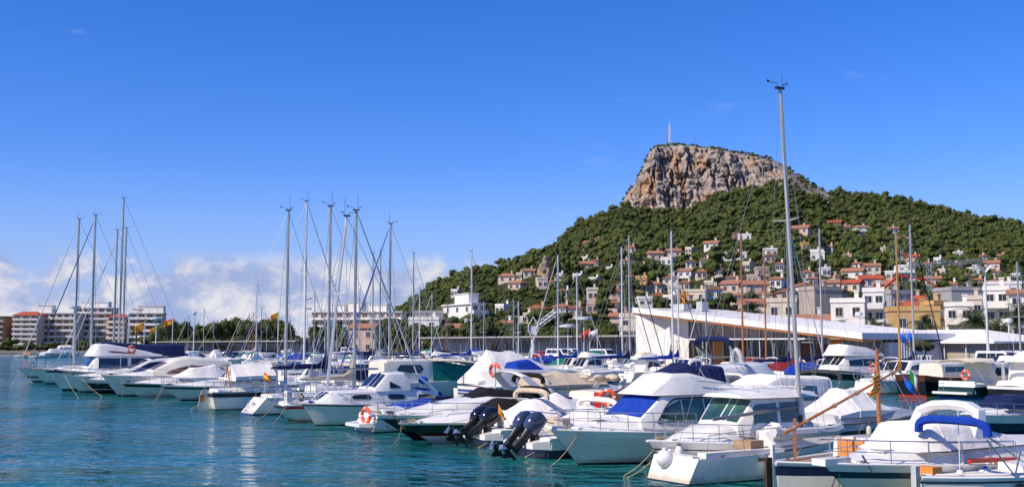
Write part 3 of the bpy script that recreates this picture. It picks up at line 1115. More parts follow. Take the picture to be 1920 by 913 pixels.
    def boom(s, x1, z, x0, cover=None, mt=None, r=0.055, thick=0.22, rise=0.0, tall=None, name='sail_cover'):
        """boom from the mast (x1) aft to x0, with a lofted sail under its cover"""
        m = MB()
        A, B = Vector((x1, 0, z)), Vector((x0, 0, z + rise))
        m.tube([A, B], r, 7)
        m.build('boom', mt or ALU, s.root)
        if cover:
            k = MB()
            rings = []
            tall = tall if tall is not None else thick * 3.2
            for i in range(12):
                f = i / 11
                c = A.lerp(B, f * .97)
                hh = thick * (1.15 - .75 * f) + tall * max(0.0, 1 - f * 6.5) ** 1.6
                ww = thick * (.62 - .35 * f) * (0.75 if f < .1 else 1)
                jz = .02 * math.sin(i * 2.3)
                rings.append([(c.x, ww * .55, c.z - .07), (c.x, ww, c.z + hh * .28 + jz), (c.x, ww * .55, c.z + hh * .8), (c.x, 0, c.z + hh), (c.x, -ww * .55, c.z + hh * .8), (c.x, -ww, c.z + hh * .28 - jz), (c.x, -ww * .55, c.z - .07)])
            k.loft(rings)
            k.build(name, cover, s.root)

    def lines(s, pts, mt=None, r=0.018, name='rigging_line'):
        m = MB()
        for a, b in pts:
            m.tube([a, b], r, 4)
        return m.build(name, mt or WIRE, s.root)

    def pulpit(s, h=0.6, name='pulpit', stern=False):
        m = MB()
        if stern:
            us = (0.16, 0.08, 0.01)
        else:
            us = (0.86, 0.93, 0.985)
        T = []
        for sd in (1, -1):
            P = [s.pt(u, 1, sd) * 1.0 for u in us]
            for p in P:
                p.y *= .9
            top = [p + Vector((0, 0, h)) for p in P]
            T.append(top)
            m.tube(top, 0.016, 5)
            m.tube([p + Vector((0, 0, h * .5)) for p in P], 0.012, 4)
            for p, q in zip(P, top):
                m.tube([p, q], 0.015, 5)
        m.tube([T[0][-1], (T[0][-1] + T[1][-1]) / 2 + Vector((-.06 if stern else .15, 0, 0)), T[1][-1]], .016, 5)
        return m.build('pushpit' if stern else name, STEEL, s.root)

    def lifelines(s, u0=0.16, u1=0.86, h=0.58, n=5):
        m = MB()
        for sd in (1, -1):
            P = []
            for i in range(n + 1):
                p = s.pt(u0 + (u1 - u0) * i / n, 1, sd)
                p.y *= .93
                P.append(p)
            for f in (1.0, .5):
                m.tube([p + Vector((0, 0, h * f)) for p in P], 0.010, 4)
            for p in P:
                m.tube([p, p + Vector((0, 0, h))], 0.013, 4)
        return m.build('lifelines', STEEL, s.root)

    def flagstaff(s, x, y, z, h, kind, lean=-.25, size=.5, droop=0.6):
        m = MB()
        a, b = Vector((x, y, z)), Vector((x + lean * h, y, z + h))
        m.tube([a, b], 0.014, 5)
        st = m.build('flagstaff', GEL, s.root)
        flag_cloth(st, b, size, kind, droop)

    def ladder(s, x, y, z0, z1, wd=0.34, name='boarding_ladder', lean=0.0, mt=None):
        m = MB()
        for sd in (-.5, .5):
            m.tube([(x + lean, y + sd * wd, z0), (x, y + sd * wd, z1)], .016, 5)
        n = max(2, int((z1 - z0) / .27))
        for i in range(n + 1):
            f = (i + .3) / (n + .6)
            m.tube([(x + lean * (1 - f), y - wd / 2, z0 + (z1 - z0) * f), (x + lean * (1 - f), y + wd / 2, z0 + (z1 - z0) * f)], .014, 5)
        return m.build(name, mt or STEEL, s.root)

    def hatch(s, x, y, z, sx=.5, sy=.5, mt=None, tilt=0.0):
        m = MB()
        m.box((x, y, z + .02), (sx, sy, .05))
        o = m.build('deck_hatch', GEL, s.root)
        k = MB()
        k.box((x, y, z + .052), (sx * .8, sy * .8, .02))
        k.build('hatch_pane', mt or GLASSN, o)

    def fit_out(s, rnd):
        """small fittings: cleats, a coiled line on the foredeck, a vent and a fuel cap"""
        s.cleats((.12, .5, .9))
        m = MB()
        p = s.pt(.93, 1, 1)
        for q in range(3):
            m.torus((p.x, rnd.uniform(-.1, .1), p.z + .05 + .03 * q), .13 + .02 * q, .016, (.05, .1, 1), 12, 5)
        m.build('coiled_line', rnd.choice([ROPE, ROPED, CANBL]), s.root)
        for sd in (1, -1):
            m = MB()
            p = s.pt(rnd.uniform(.2, .35), .8, sd)
            m.box((p.x, p.y + sd * .01, p.z), (.32, .03, .09))
            m.build('hull_vent', BLACK, s.root)
            m = MB()
            p = s.pt(.05, .35, sd)
            m.loft([[(p.x + .3 + .035 * math.cos(a), p.y + sd * e, p.z + .035 * math.sin(a)) for a in [j * math.pi / 4 for j in range(8)]] for e in (-.03, .02)])
            m.build('outlet', BLACK, s.root)

    def cleats(s, us=(0.1, 0.5, .9)):
        for u in us:
            for sd in (1, -1):
                m = MB()
                p = s.pt(u, 1, sd)
                p.y -= sd * .09
                m.box((p.x, p.y, p.z + .05), (.2, .03, .03))
                m.box((p.x, p.y, p.z + .02), (.07, .04, .05))
                m.build('cleat', STEEL, s.root)


def flag_cloth(parent, top, size, kind, droop=0.5, direction=(0.5, -0.5)):
    """flag blowing off its staff; striped by real strips of cloth"""
    m = MB()
    nx, ny = 7, {'catalan': 9, 'spanish': 4, 'italian': 3, 'blue': 2, 'yellow': 2, 'red': 2, 'white': 2}[kind]
    mats = {'catalan': [FLAGY, FLAGR], 'spanish': [FLAGR, FLAGY], 'italian': [FLAGG, GEL, FLAGR], 'blue': [CANLB], 'yellow': [FLAGY], 'red': [FLAGR], 'white': [CANWH]}[kind]
    d = Vector((direction[0], direction[1], 0)).normalized()
    vs, fs, mi = [], [], []
    hh = size * .66
    for j in range(ny + 1):
        for i in range(nx + 1):
            f = i / nx
            p = Vector(top) + d * (size * f * (1 - droop * .5)) + Vector((0, 0, -hh * j / ny - droop * size * .7 * f ** 1.2))
            p += Vector((-d.y, d.x, 0)) * (.10 * size * math.sin(f * 7 + j * .5) * f)
            vs.append(p)
    for j in range(ny):
        for i in range(nx):
            a = j * (nx + 1) + i
            fs.append((a, a + 1, a + nx + 2, a + nx + 1))
            if kind == 'catalan':
                mi.append(j % 2)
            elif kind == 'spanish':
                mi.append(1 if j in (1, 2) else 0)
            elif kind == 'italian':
                mi.append(0 if i < nx / 3 else 1 if i < 2 * nx / 3 - .5 else 2)
            else:
                mi.append(0)
    for f, q in zip(fs, mi):
        m.add([], [], 0)
    m.v = [tuple(p) for p in vs]
    m.f, m.mi, m.sm = fs, mi, [True] * len(fs)
    me = m.mesh('flag', mats)
    o = link('flag', me, parent)
    md = o.modifiers.new('thickness', 'SOLIDIFY')
    md.thickness = 0.006
    return o


# ------------------------------------------------------------------ loose gear (things of their own)
def fender(p, label, r=0.13, ln=0.62, hang=0.5, body=None, tip=None, round_=False, group='fenders'):
    """p: point on the rail it hangs from"""
    t = thing('fender', label, 'fender', p, 0, group)
    m = MB()
    if round_:
        m.ball((0, 0, -hang - r), r, 16, 12)
        zt = -hang
    else:
        prof = [(0.02, 0), (.05, -.03), (.8 * r, -.10), (r, -.18), (r, -ln + .18), (.8 * r, -ln + .10), (.05, -ln + .03), (.02, -ln)]
        m.loft([[(a * math.cos(2 * math.pi * j / 12), a * math.sin(2 * math.pi * j / 12), z - hang) for j in range(12)] for a, z in prof])
        zt = -hang
    m.build('fender_body', body or FENDW, t)
    k = MB()
    if round_:
        k.ball((0, 0, -hang - .02), r * .36, 8, 6)
    else:
        k.tube([(0, 0, -hang + .02), (0, 0, -hang - .09)], .055, 7)
        k.tube([(0, 0, -hang - ln + .08), (0, 0, -hang - ln - .02)], .05, 7)
    k.build('fender_end', tip or BLACK, t)
    k = MB()
    k.tube([(0, 0, 0), (0.01, 0, -hang)], .012, 5)
    k.build('fender_rope', ROPE, t)
    return t


def lifebuoy(p, nrm, label, R0=0.29, r=0.075, group='lifebuoys', horseshoe=False):
    t = thing('lifebuoy', label, 'lifebuoy', p, 0, group)
    nrm = Vector(nrm)
    m = MB()
    if horseshoe:
        m.torus((0, 0, 0), R0, r * 1.15, nrm, 20, 8, 0, -0.6, math.pi + .6)
        m.build('buoy_ring', [BUOYO], t)
        return t
    m.torus((0, 0, 0), R0, r, nrm, 24, 8, 0, mi2=1)
    m.build('buoy_ring', [BUOYO, BUOYW], t)
    k = MB()
    k.torus((0, 0, 0), R0 + r * 1.15, .012, nrm, 16, 4)
    k.build('grab_line', ROPE, t)
    return t


def mooring(a, b, label, mt=None, sag=0.15, r=0.016, group='mooring ropes'):
    m = MB()
    a, b = Vector(a), Vector(b)
    pts = []
    for i in range(7):
        f = i / 6
        p = a.lerp(b, f)
        p.z -= sag * math.sin(math.pi * f)
        pts.append(p)
    m.tube(pts, r, 5)
    o = m.build('mooring_rope', mt or ROPE)
    return tag(o, label, 'rope', group)


# ------------------------------------------------------------------ the front row, boat by boat (bows and sterns to the open water)
def bow_at(px, py, L, rake):
    return gnd(px, py) + NV * (L - rake)


def stern_at(px, py):
    return gnd(px, py)


FRONT = 'boats moored along the near pontoon'
HB = [HULLW, GEL, BLACKH, NAVYH, REDH, GELG, BLUEST]     # slots after the antifouling
W_, G_, K_, N_, R_, P_, B_ = 1, 2, 3, 4, 5, 6, 7


def hm(anti=ANTIB):
    return [anti] + HB


def ropes(b, pts, what, mt=None):
    for i, (u, sd, px, py) in enumerate(pts):
        p = b.pt(u, 1, sd)
        lab = 'tan mooring rope from ' + what + (', %s one' % ('left', 'right', 'rearmost')[i] if len(pts) > 1 else '')
        mooring(b.w(p.x, p.y * .9, p.z + .03), gnd(px, py, -0.1), lab if mt is None else lab.replace('tan', 'dark', 1), mt)


def sloop(name, label, loc, ang, L=10.0, B=3.1, fb0=.95, fb1=1.25, mast_h=14.0, mx=.56, cover=None, furl=None, bands=None, anti=ANTIB, group=FRONT, stay_top=1.0, lean=0.0,
          mt=None, detail=2, boomz=None, radar=False, wrap=None, spreaders=(.5,), trake=-.5, stern=.72, heel=0.0, boomlen=None, coach=GEL, win=GLASS, mr=.085, sprayhood=None, wr=.013, cat='sailboat', deckm=None):
    b = Boat(name, label, cat, loc, ang, L, B, fb0, fb1, group, heel=heel, rake=L * .12, trake=trake, stern=stern, flare=.12, fine=1.75, maxs=.45, draft=.5, sheer=1.4)
    b.hull(hm(anti), bands or [(.08, N_), (.9, W_), (1, G_)])
    b.deck(deckm)
    if detail >= 1:
        secs = [(L * .74, .25, fb1 * .86, .18, fb1 * .9 + .06), (L * .66, B * .24, fb0 + .1, B * .2, fb0 + .46), (L * .40, B * .31, fb0, B * .26, fb0 + .58), (L * .34, B * .31, fb0, B * .26, fb0 + .6)]
        b.trunk('coachroof', secs, coach, .1)
        b.side('cabin_window', secs, L * .62, L * .52, .42, .72, win, .1, (.3, .3), sides=(1, -1) if detail > 1 else (1, -1))
        b.side('cabin_window', secs, L * .50, L * .39, .42, .72, win, .1, (.3, .3))
        ck = [(L * .33, B * .36, fb0 - .02, B * .34, fb0 + .2), (L * .04, B * .30, fb0 - .02, B * .28, fb0 + .16)]
        b.trunk('cockpit_coaming', ck, GEL, .05)
    if detail >= 2:
        b.rub(STEEL, .022)
        b.pulpit()
        b.pulpit(stern=True)
        b.lifelines()
        m = MB()
        m.torus((L * .12, 0, fb0 + .55), .36, .018, (1, 0, .15), 18, 5)
        m.tube([(L * .13, 0, fb0), (L * .125, 0, fb0 + .6)], .05, 6)
        m.build('steering_wheel', STEEL, b.root)
        b.hatch(L * .68, 0, fb0 + .42, .5, .5)
    if sprayhood:
        sh = [(L * .42, B * .26, fb0 + .5, B * .18, fb0 + .62), (L * .36, B * .29, fb0 + .5, B * .22, fb0 + 1.15), (L * .29, B * .3, fb0 + .35, B * .25, fb0 + 1.2)]
        b.trunk('sprayhood', sh, sprayhood, .18)
    zc = fb0 + .5
    b.mast(L * mx, mast_h, z0=zc, r=mr, mt=mt, furl=furl, stay_top=stay_top, lean=lean, radar=radar, wrap=wrap, spreaders=spreaders, wr=wr, shrouds=detail >= 1, backstay=True)
    bz = boomz or zc + 1.0
    b.boom(L * mx - .1, bz, L * mx - (boomlen or L * .42), cover, mt)
    b.bz = bz
    return b


def front_row():
    # --- far end: ocean going yachts, bows to us
    for (px, py, L, mh, mx, furl, bnd, lab, st) in (
            (62, 716, 13.5, 17.6, .58, SAILW, [(.1, N_), (.3, W_), (.42, N_), (1, W_)], 'white yacht with furled white headsail at the far outer end of the near pontoon', .985),
            (87, 720, 13.0, 17.3, .56, CANNV, [(.1, N_), (.16, W_), (.2, N_), (1, W_)], 'white yacht with furled dark navy headsail, second from the far end', .985),):
        b = sloop('sailing_yacht', lab, bow_at(px, py, L, L * .12), ANG_OUT, L, 4.0, 1.15, 1.5, mh, mx, None, furl, bnd, mr=.13, spreaders=(.36, .66), stay_top=st, wr=.016, boomlen=4.8)
        ropes(b, [(.98, 1, px - 40, py + 6)], 'the farthest yacht' if px < 70 else 'the second farthest yacht')
    # extra masts of yachts lying behind these, on the same pontoon's far side
    for (px, o, top, L, furl, st, lab) in ((226, 9.0, 372, 16, SAILW, .80, 'large white yacht with the tallest mast of the far left group'), (216, 11.5, 432, 13, SAILW, .95, 'white yacht whose mast stands close left of the tallest far left mast'),
                                           (233, 13.5, 428, 13, None, 1.0, 'white yacht whose mast stands just right of the tallest far left mast')):
        t = slot_px(o, px)
        p = slot(o, t)
        mh = zat(top, p.y)
        b = sloop('sailing_yacht', lab, p + NV * (L * .56), ANG_OUT, L, 4.0, 1.1, 1.4, mh, .56, CANNV if furl is None else None, furl, None, mr=.14, spreaders=(.36, .66), stay_top=st, wr=.016, detail=1, boomlen=4.6)

    # --- flybridge trawler yacht with the dark windows and a lifebuoy
    L = 13.0
    b = Boat('motor_yacht', 'large white flybridge motor yacht with dark wraparound windows and a lifebuoy on its flybridge side', 'motor yacht', bow_at(118, 733, L, 1.5), ANG_OUT, L, 4.3, 1.35, 1.8, FRONT, rake=1.5, flare=.35)
    b.hull(hm(), [(.12, N_), (.86, W_), (.9, G_), (1, K_)])
    b.deck()
    b.rub(BLACK, .04)
    s1 = [(9.8, 1.3, 1.5, 1.2, 2.0), (9.2, 1.75, 1.4, 1.6, 2.95), (3.0, 1.85, 1.3, 1.7, 2.95), (2.6, 1.8, 1.3, 1.7, 2.9)]
    b.trunk('deckhouse', s1, GEL, .08)
    b.side('saloon_window', s1, 9.0, 6.6, .36, .95, GLASSN, .08)
    b.side('saloon_window', s1, 6.3, 3.2, .36, .95, GLASSN, .08)
    b.front('windscreen', s1, 9.75, 9.25, -.95, .95, GLASSN, .08)
    s2 = [(9.6, 1.5, 2.97, 1.4, 3.05), (9.0, 1.7, 2.97, 1.45, 3.95), (8.3, 1.75, 2.97, 1.5, 4.02), (5.6, 1.75, 2.97, 1.6, 3.5), (3.6, 1.7, 2.97, 1.6, 3.1)]
    b.trunk('flybridge', s2, GEL, .10)
    b.side('flybridge_stripe', s2, 8.3, 6.0, .36, .52, CANMR, .10, (.3, 0))
    c2 = [(8.6, 1.4, 3.7, 1.1, 4.2), (6.8, 1.5, 3.5, 1.2, 4.05), (5.0, 1.55, 3.3, 1.2, 3.9), (2.4, 1.6, 2.95, 1.3, 4.0), (1.6, 1.6, 2.9, 1.3, 3.9)]
    b.trunk('flybridge_cover', c2, CANNV, .2)
    b.trunk('aft_canopy', [(2.5, 1.75, 1.35, 1.6, 2.85), (.5, 1.7, 1.3, 1.5, 2.7)], CANNV, .15)
    b.rail(.5, .99, .6)
    b.lines([((7.2, 1.78, 1.4), (7.2, 1.7, 3.0))], GEL, .04, 'deckhouse_post')
    lifebuoy(b.w(6.35, 1.88, 3.55), -DV, 'red and white lifebuoy on the flybridge side of the large motor yacht')
    ropes(b, [(.98, 1, 97, 733)], 'the large flybridge yacht')

    # --- long white express cruiser, blue tinted windscreen
    L = 12.0
    b = Boat('express_cruiser', 'long white express cruiser with a blue tinted raked windscreen and navy top', 'motor boat', bow_at(152, 736, L, 1.6), ANG_OUT, L, 3.6, 1.1, 1.45, FRONT, rake=1.6, flare=.42)
    b.hull(hm(), [(.1, N_), (.8, W_), (1, G_)])
    b.deck()
    s1 = [(10.6, .5, 1.35, .35, 1.42), (8.4, 1.2, 1.25, 1.0, 1.72), (6.6, 1.5, 1.15, 1.3, 1.95), (2.0, 1.6, 1.1, 1.45, 1.75)]
    b.trunk('foredeck_moulding', s1, GEL, .14)
    s2 = [(6.9, 1.25, 1.75, 1.1, 1.85), (5.1, 1.4, 1.75, 1.05, 2.72), (3.4, 1.4, 1.75, 1.1, 2.85), (2.4, 1.4, 1.75, 1.1, 2.6)]
    b.trunk('hardtop', s2, GEL, .1)
    b.front('windscreen_pane', s2, 6.75, 5.25, .06, .98, GLASSN)
    b.front('windscreen_pane', s2, 6.75, 5.25, -.98, -.06, GLASSN)
    b.side('side_window', s2, 6.1, 3.6, .25, .85, GLASSN, .1, (.4, .2))
    b.trunk('top_cover', [(5.0, 1.0, 2.74, .9, 2.82), (2.4, 1.05, 2.6, 1.0, 2.95)], CANNV, .06)
    b.rail(.42, .99, .6)
    ropes(b, [(.98, 1, 150, 748)], 'the express cruiser with the blue windscreen')

    # --- black hull, white deck, at the far end
    L = 9.0
    b = Boat('sport_cruiser', 'black hulled sport cruiser with white deck at the far end of the pontoon', 'motor boat', bow_at(184, 738, L, 1.5), ANG_OUT, L, 3.1, .9, 1.2, FRONT, rake=1.5, flare=.42)
    b.hull(hm(), [(.3, K_), (.34, W_), (.36, K_), (.76, K_), (1, G_)])
    b.deck()
    s1 = [(8.2, .4, 1.15, .25, 1.22), (5.4, 1.15, 1.0, .95, 1.55), (2.0, 1.3, .9, 1.2, 1.5)]
    b.trunk('foredeck_moulding', s1, GEL, .12)
    b.trunk('cockpit_cover', [(5.2, 1.0, 1.45, .6, 1.6), (4.2, 1.15, 1.4, .8, 2.0), (.5, 1.2, 1.2, .9, 1.5)], CANNV, .15)
    b.rail(.5, .99, .5)
    ropes(b, [(.97, 1, 158, 740), (.97, -1, 196, 745)], 'the far black hulled cruiser')

    # --- cream roofed cabin cruiser with brown windows
    L = 11.0
    b = Boat('cabin_cruiser', 'white cabin cruiser with a rounded cream roof and brown side windows', 'motor boat', bow_at(223, 743, L, 1.4), ANG_OUT, L, 3.7, 1.2, 1.7, FRONT, rake=1.4, flare=.4)
    b.hull(hm(), [(.08, N_), (1, W_)])
    b.deck()
    b.rub(GELG, .035)
    s0 = [(9.8, .5, 1.6, .35, 1.68), (7.4, 1.3, 1.4, 1.1, 1.9), (2.0, 1.6, 1.2, 1.5, 1.8)]
    b.trunk('foredeck_moulding', s0, GEL, .12)
    s1 = [(7.4, 1.25, 1.6, 1.15, 1.95), (5.6, 1.45, 1.5, 1.15, 2.85), (4.6, 1.5, 1.5, 1.2, 3.0), (1.6, 1.5, 1.45, 1.25, 2.72), (1.2, 1.5, 1.4, 1.25, 2.6)]
    b.trunk('cabin', s1, GEL2, .22, sub=4)
    b.side('side_window', s1, 6.4, 4.7, (.18, .22), (.45, .66), GLASSB, .22, (.1, 0))
    b.side('side_window', s1, 4.6, 3.5, .2, .68, GLASSB, .22)
    b.side('side_window', s1, 3.4, 1.8, .2, .70, GLASSB, .22, (0, .35))
    b.front('windscreen', s1, 7.3, 6.2, -.9, .9, GLASSB, .22)
    b.rail(.35, .99, .62)
    b.trunk('aft_canopy', [(1.5, 1.4, 1.3, 1.1, 2.5), (.2, 1.4, 1.2, 1.0, 2.0)], GELG, .2)
    ropes(b, [(.98, 1, 170, 735)], 'the cream roofed cabin cruiser')

    # --- low white cruiser with a short black bow flash, white tent aft
    L = 8.6
    b = Boat('day_cruiser', 'white day cruiser with a short black bow flash and a white cockpit tent', 'motor boat', bow_at(263, 745, L, 1.5), ANG_OUT, L, 3.0, .9, 1.15, FRONT, rake=1.5, flare=.42)
    b.hull(hm(), [(.08, W_), (.72, W_), (.92, K_), (1, G_)])
    b.deck()
    s0 = [(7.6, .45, 1.08, .3, 1.15), (5.2, 1.1, .98, .95, 1.42), (1.5, 1.35, .9, 1.25, 1.35)]
    b.trunk('foredeck_moulding', s0, GEL, .12)
    b.tent('cockpit_tent', [(4.6, 1.1, 1.35, 1.5, .7), (3.3, 1.2, 1.2, 2.15, .6), (1.6, 1.25, 1.1, 2.35, .5), (.2, 1.2, 1.0, 1.7, .5)], CANWH)
    b.rail(.45, .99, .5)
    ropes(b, [(.97, 1, 228, 748)], 'the day cruiser with the white tent')

    # --- low cruiser with black flash, cream bimini
    L = 8.8
    b = Boat('day_cruiser', 'white day cruiser with a black rubbing band and a cream bimini with clear side panels', 'motor boat', bow_at(340, 751, L, 1.5), ANG_OUT, L, 3.0, .92, 1.12, FRONT, rake=1.5, flare=.42)
    b.hull(hm(), [(.08, N_), (.76, W_), (.90, K_), (1, G_)])
    b.deck()
    s0 = [(7.8, .45, 1.06, .3, 1.15), (5.2, 1.1, .96, .95, 1.4), (1.5, 1.35, .9, 1.25, 1.35)]
    b.trunk('foredeck_moulding', s0, GEL, .12)
    s1 = [(4.4, 1.15, 1.3, 1.05, 1.45), (3.2, 1.25, 1.25, 1.05, 2.5), (1.0, 1.25, 1.2, 1.1, 2.55), (.6, 1.25, 1.15, 1.1, 2.4)]
    b.trunk('bimini_hood', s1, CANCR, .14)
    b.side('clear_panel', s1, 3.7, 2.7, (.08, .1), (.4, .8), GLASSN, .14)
    b.side('clear_panel', s1, 2.5, 1.7, .1, .8, GLASSN, .14)
    b.side('clear_panel', s1, 1.5, .8, .1, .8, GLASSN, .14)
    b.front('windscreen_panel', s1, 4.25, 3.35, .05, .95, GLASSN, .14)
    b.front('windscreen_panel', s1, 4.25, 3.35, -.95, -.05, GLASSN, .14)
    b.rail(.45, .99, .5)
    ropes(b, [(.97, 1, 290, 753), (.97, -1, 284, 757)], 'the day cruiser with the cream bimini')

    # --- stern-to sailing boats
    b = sloop('sailboat', 'white sailboat with black sheer stripe, white boom tent and orange rudder', stern_at(388, 768), ANG_IN, 9.2, 3.0, 1.1, 1.2, 12.6, .545, None, None,
              [(.06, K_), (.70, W_), (.93, K_), (1, G_)], trake=.25, stern=.62, mr=.11, boomz=2.7, boomlen=4.2)
    b.tent('boom_tent', [(1.4, 1.1, 1.75, 2.75, .06), (2.6, 1.15, 1.8, 2.82, .05), (4.0, 1.1, 1.8, 2.85, .05)], CANWH, .06)
    b.lines([((1.3, .5, 1.1), (1.2, 0, 2.75)), ((1.3, -.5, 1.1), (1.2, 0, 2.75))], VARN, .045, 'boom_crutch')
    m = MB()
    m.add([(-.02, .035, 1.25), (-.36, .03, 1.2), (-.58, .02, .2), (-.3, .03, -.3), (.2, .03, -.3), (-.02, -.035, 1.25), (-.36, -.03, 1.2), (-.58, -.02, .2), (-.3, -.03, -.3), (.2, -.03, -.3)],
          [(0, 1, 2, 3, 4), (9, 8, 7, 6, 5), (0, 5, 6, 1), (1, 6, 7, 2), (2, 7, 8, 3), (3, 8, 9, 4), (4, 9, 5, 0)])
    m.build('rudder', GEL2, b.root)
    m = MB()
    m.box((-.32, 0, .72), (.30, .09, .42), 0)
    m.build('rudder_board', WOODP, b.root)
    ropes(b, [(.02, -1, 352, 768)], 'the sailboat with the boom tent')

    b = sloop('sailboat', 'white sailboat with a sugar scoop stern and a navy sail cover on its boom', stern_at(487, 776), ANG_IN, 9.0, 3.0, .95, 1.2, 12.3, .465, CANNV, None,
              [(.08, N_), (.9, W_), (1, G_)], trake=-.85, stern=.7, mr=.10, boomz=2.62, boomlen=3.6)
    b.flagstaff(.1, -.6, 1.0, 1.4, 'spanish', -.1, .6)
    m = MB()
    m.box((-.42, 0, .55), (.05, .36, .34), 0, 0, 1, 0)
    m.build('transom_locker', GELG, b.root)
    b.ladder(-.5, .35, .15, .8, .3, lean=-.25)

    b = sloop('sailboat', 'white sailboat with a red corner stripe on its counter stern and a beige sail cover', stern_at(520, 790), ANG_IN, 8.8, 2.8, .85, 1.1, 11.3, .49, CANBG, SAILW,
              [(.08, R_), (.78, W_), (.93, R_), (1, G_)], anti=ANTIR, trake=.9, stern=.6, mr=.10, boomz=2.15, boomlen=3.1)
    m = MB()
    m.box((.35, -.55, 1.3), (.34, .25, .6), 0, .3)
    m.build('liferaft_case', GEL, b.root)
    m = MB()
    m.torus((.9, -.95, 1.25), .17, .05, (.4, -1, .2), 14, 6)
    m.build('rope_coil', ROPE, b.root)
    ropes(b, [(.02, -1, 505, 800), (.02, 1, 470, 795)], 'the sailboat with the red corner stripe')

    # --- motor sailer with flat sheer
    L = 7.6
    b = Boat('motor_sailer', 'pale grey white motor sailer with a raked wheelhouse, striped windscreen and dark oblong windows', 'motor sailer', bow_at(592, 798, L, .75), ANG_OUT, L, 2.9, .95, 1.12, FRONT, rake=.75, flare=.28, fine=2.6)
    b.hull(hm(), [(.06, K_), (.90, W_), (.93, K_), (1, G_)])
    b.deck()
    b.rub(BLACK, .03, .93)
    s1 = [(7.0, .55, 1.1, .5, 1.2), (6.3, 1.0, 1.08, .85, 1.66), (3.7, 1.2, 1.0, 1.08, 1.72), (.6, 1.2, .95, 1.1, 1.6)]
    b.trunk('coachroof', s1, GEL, .08)
    b.front('forward_window', s1, 6.92, 6.38, .10, .62, GLASSN, .08)
    b.front('forward_window', s1, 6.92, 6.38, -.62, -.10, GLASSN, .08)
    b.side('cabin_window', s1, 5.4, 4.35, .40, .82, GLASS, .08, (.18, .18))
    b.side('cabin_window', s1, 3.5, 2.5, .40, .82, GLASS, .08, (.18, .18))
    s2 = [(4.15, 1.1, 1.66, 1.0, 1.76), (3.4, 1.12, 1.66, .95, 2.52), (2.5, 1.12, 1.66, .98, 2.56), (2.2, 1.12, 1.66, .98, 2.52)]
    b.trunk('wheelhouse', s2, GEL, .08)
    b.front('windscreen_pane', s2, 4.08, 3.46, .08, .46, GLASSN, .08)
    b.front('windscreen_pane', s2, 4.08, 3.46, .54, .94, GLASSN, .08)
    b.front('windscreen_pane', s2, 4.08, 3.46, -.94, -.08, GLASSN, .08)
    b.side('side_window', s2, 3.35, 2.75, (.18, .18), (.62, .25), GLASS, .08)
    for sd in (1, -1):
        m = MB()
        P = [(2.45, sd * 1.0, 2.5), (1.9, sd * 1.04, 2.42), (1.3, sd * 1.08, 2.0), (.75, sd * 1.12, 1.55)]
        m.loft([[(x - .16, y - .06, z), (x + .16, y - .06, z + .1), (x + .16, y + .06, z + .1), (x - .16, y + .06, z)] for x, y, z in P])
        m.build('roof_leg', GEL, b.root)
    m = MB()
    m.box((2.0, 0, 2.47), (.7, 2.0, .07))
    m.build('aft_roof', GEL, b.root)
    b.trunk('cockpit_cover', [(1.2, 1.0, 1.5, .8, 1.72), (.15, 1.0, 1.0, .7, 1.55)], CANBL, .15)
    m = MB()
    m.ball((1.2, .6, 2.15), (.3, .2, .2), 10, 6)
    m.build('sail_bag', CANLB, b.root)
    b.mast(6.3, zat(408, 56.0), z0=1.68, r=.075, mt=ALUW, spreaders=(.55,), lean=.95, forestay=True, furl=None, bx=.2, fx=7.5)
    b.boom(6.1, 2.75, 3.5, None)
    b.rail(.5, .99, .5)
    fender(b.w(*(b.pt(.55, 1, 1) + Vector((0, .1, 0)))), 'cream fender hanging on the side of the grey white motor sailer', .16, .8, .1, FENDC)

    # --- small boat, stern platform, lifebuoy
    b = Boat('motor_boat', 'small white motor boat showing its swim platform and an orange lifebuoy', 'motor boat', gnd(692, 809), ANG_IN, 5.6, 2.3, .85, 1.0, FRONT, rake=.9, trake=-.3, stern=.9)
    b.hull(hm(), [(.08, K_), (.7, W_), (.74, K_), (1, G_)])
    b.deck()
    m = MB()
    m.loft([[(-.85, -.75, .28), (-.85, .75, .28), (-.85, .75, .42), (-.85, -.75, .42)], [(-.2, -1.0, .25), (-.2, 1.0, .25), (-.2, 1.0, .46), (-.2, -1.0, .46)], [(.15, -1.02, .2), (.15, 1.02, .2), (.15, 1.02, .5), (.15, -1.02, .5)]], 0, True, True, True, False)
    m.build('swim_platform', GEL, b.root)
    b.trunk('cockpit_seats', [(2.2, .9, .8, .85, 1.12), (.3, .9, .75, .8, 1.05)], GEL, .1)
    b.trunk('engine_cover', [(.6, .7, 1.0, .55, 1.22), (.1, .7, .95, .5, 1.15)], GELG, .12)
    s1 = [(4.3, .8, .95, .6, 1.05), (3.4, .95, .95, .8, 1.55), (3.0, .95, .95, .85, 1.6)]
    b.trunk('windscreen', s1, GLASS, .08)
    b.tent('cockpit_cover', [(3.4, .95, 1.0, 1.5, .5), (1.4, .95, 1.0, 1.25, .5)], CANBL)
    lifebuoy(b.w(-.38, -.45, .78), -NV - DV * .15, 'orange lifebuoy on the stern platform of the small white boat', .32, .08)
    ropes(b, [(.02, -1, 668, 832), (.02, 1, 640, 812)], 'the small boat with the swim platform', ROPED)

    # --- two black sport cruisers
    L = 10.2
    b = Boat('sport_cruiser', 'larger black hulled sport cruiser with white deck, white raked arch and black windscreen cover', 'motor boat', bow_at(775, 824, L, 1.8), ANG_OUT, L, 3.2, .95, 1.1, FRONT, rake=1.8, flare=.45)
    b.hull(hm(), [(.05, K_), (.84, K_), (.87, P_), (1, G_)])
    b.deck()
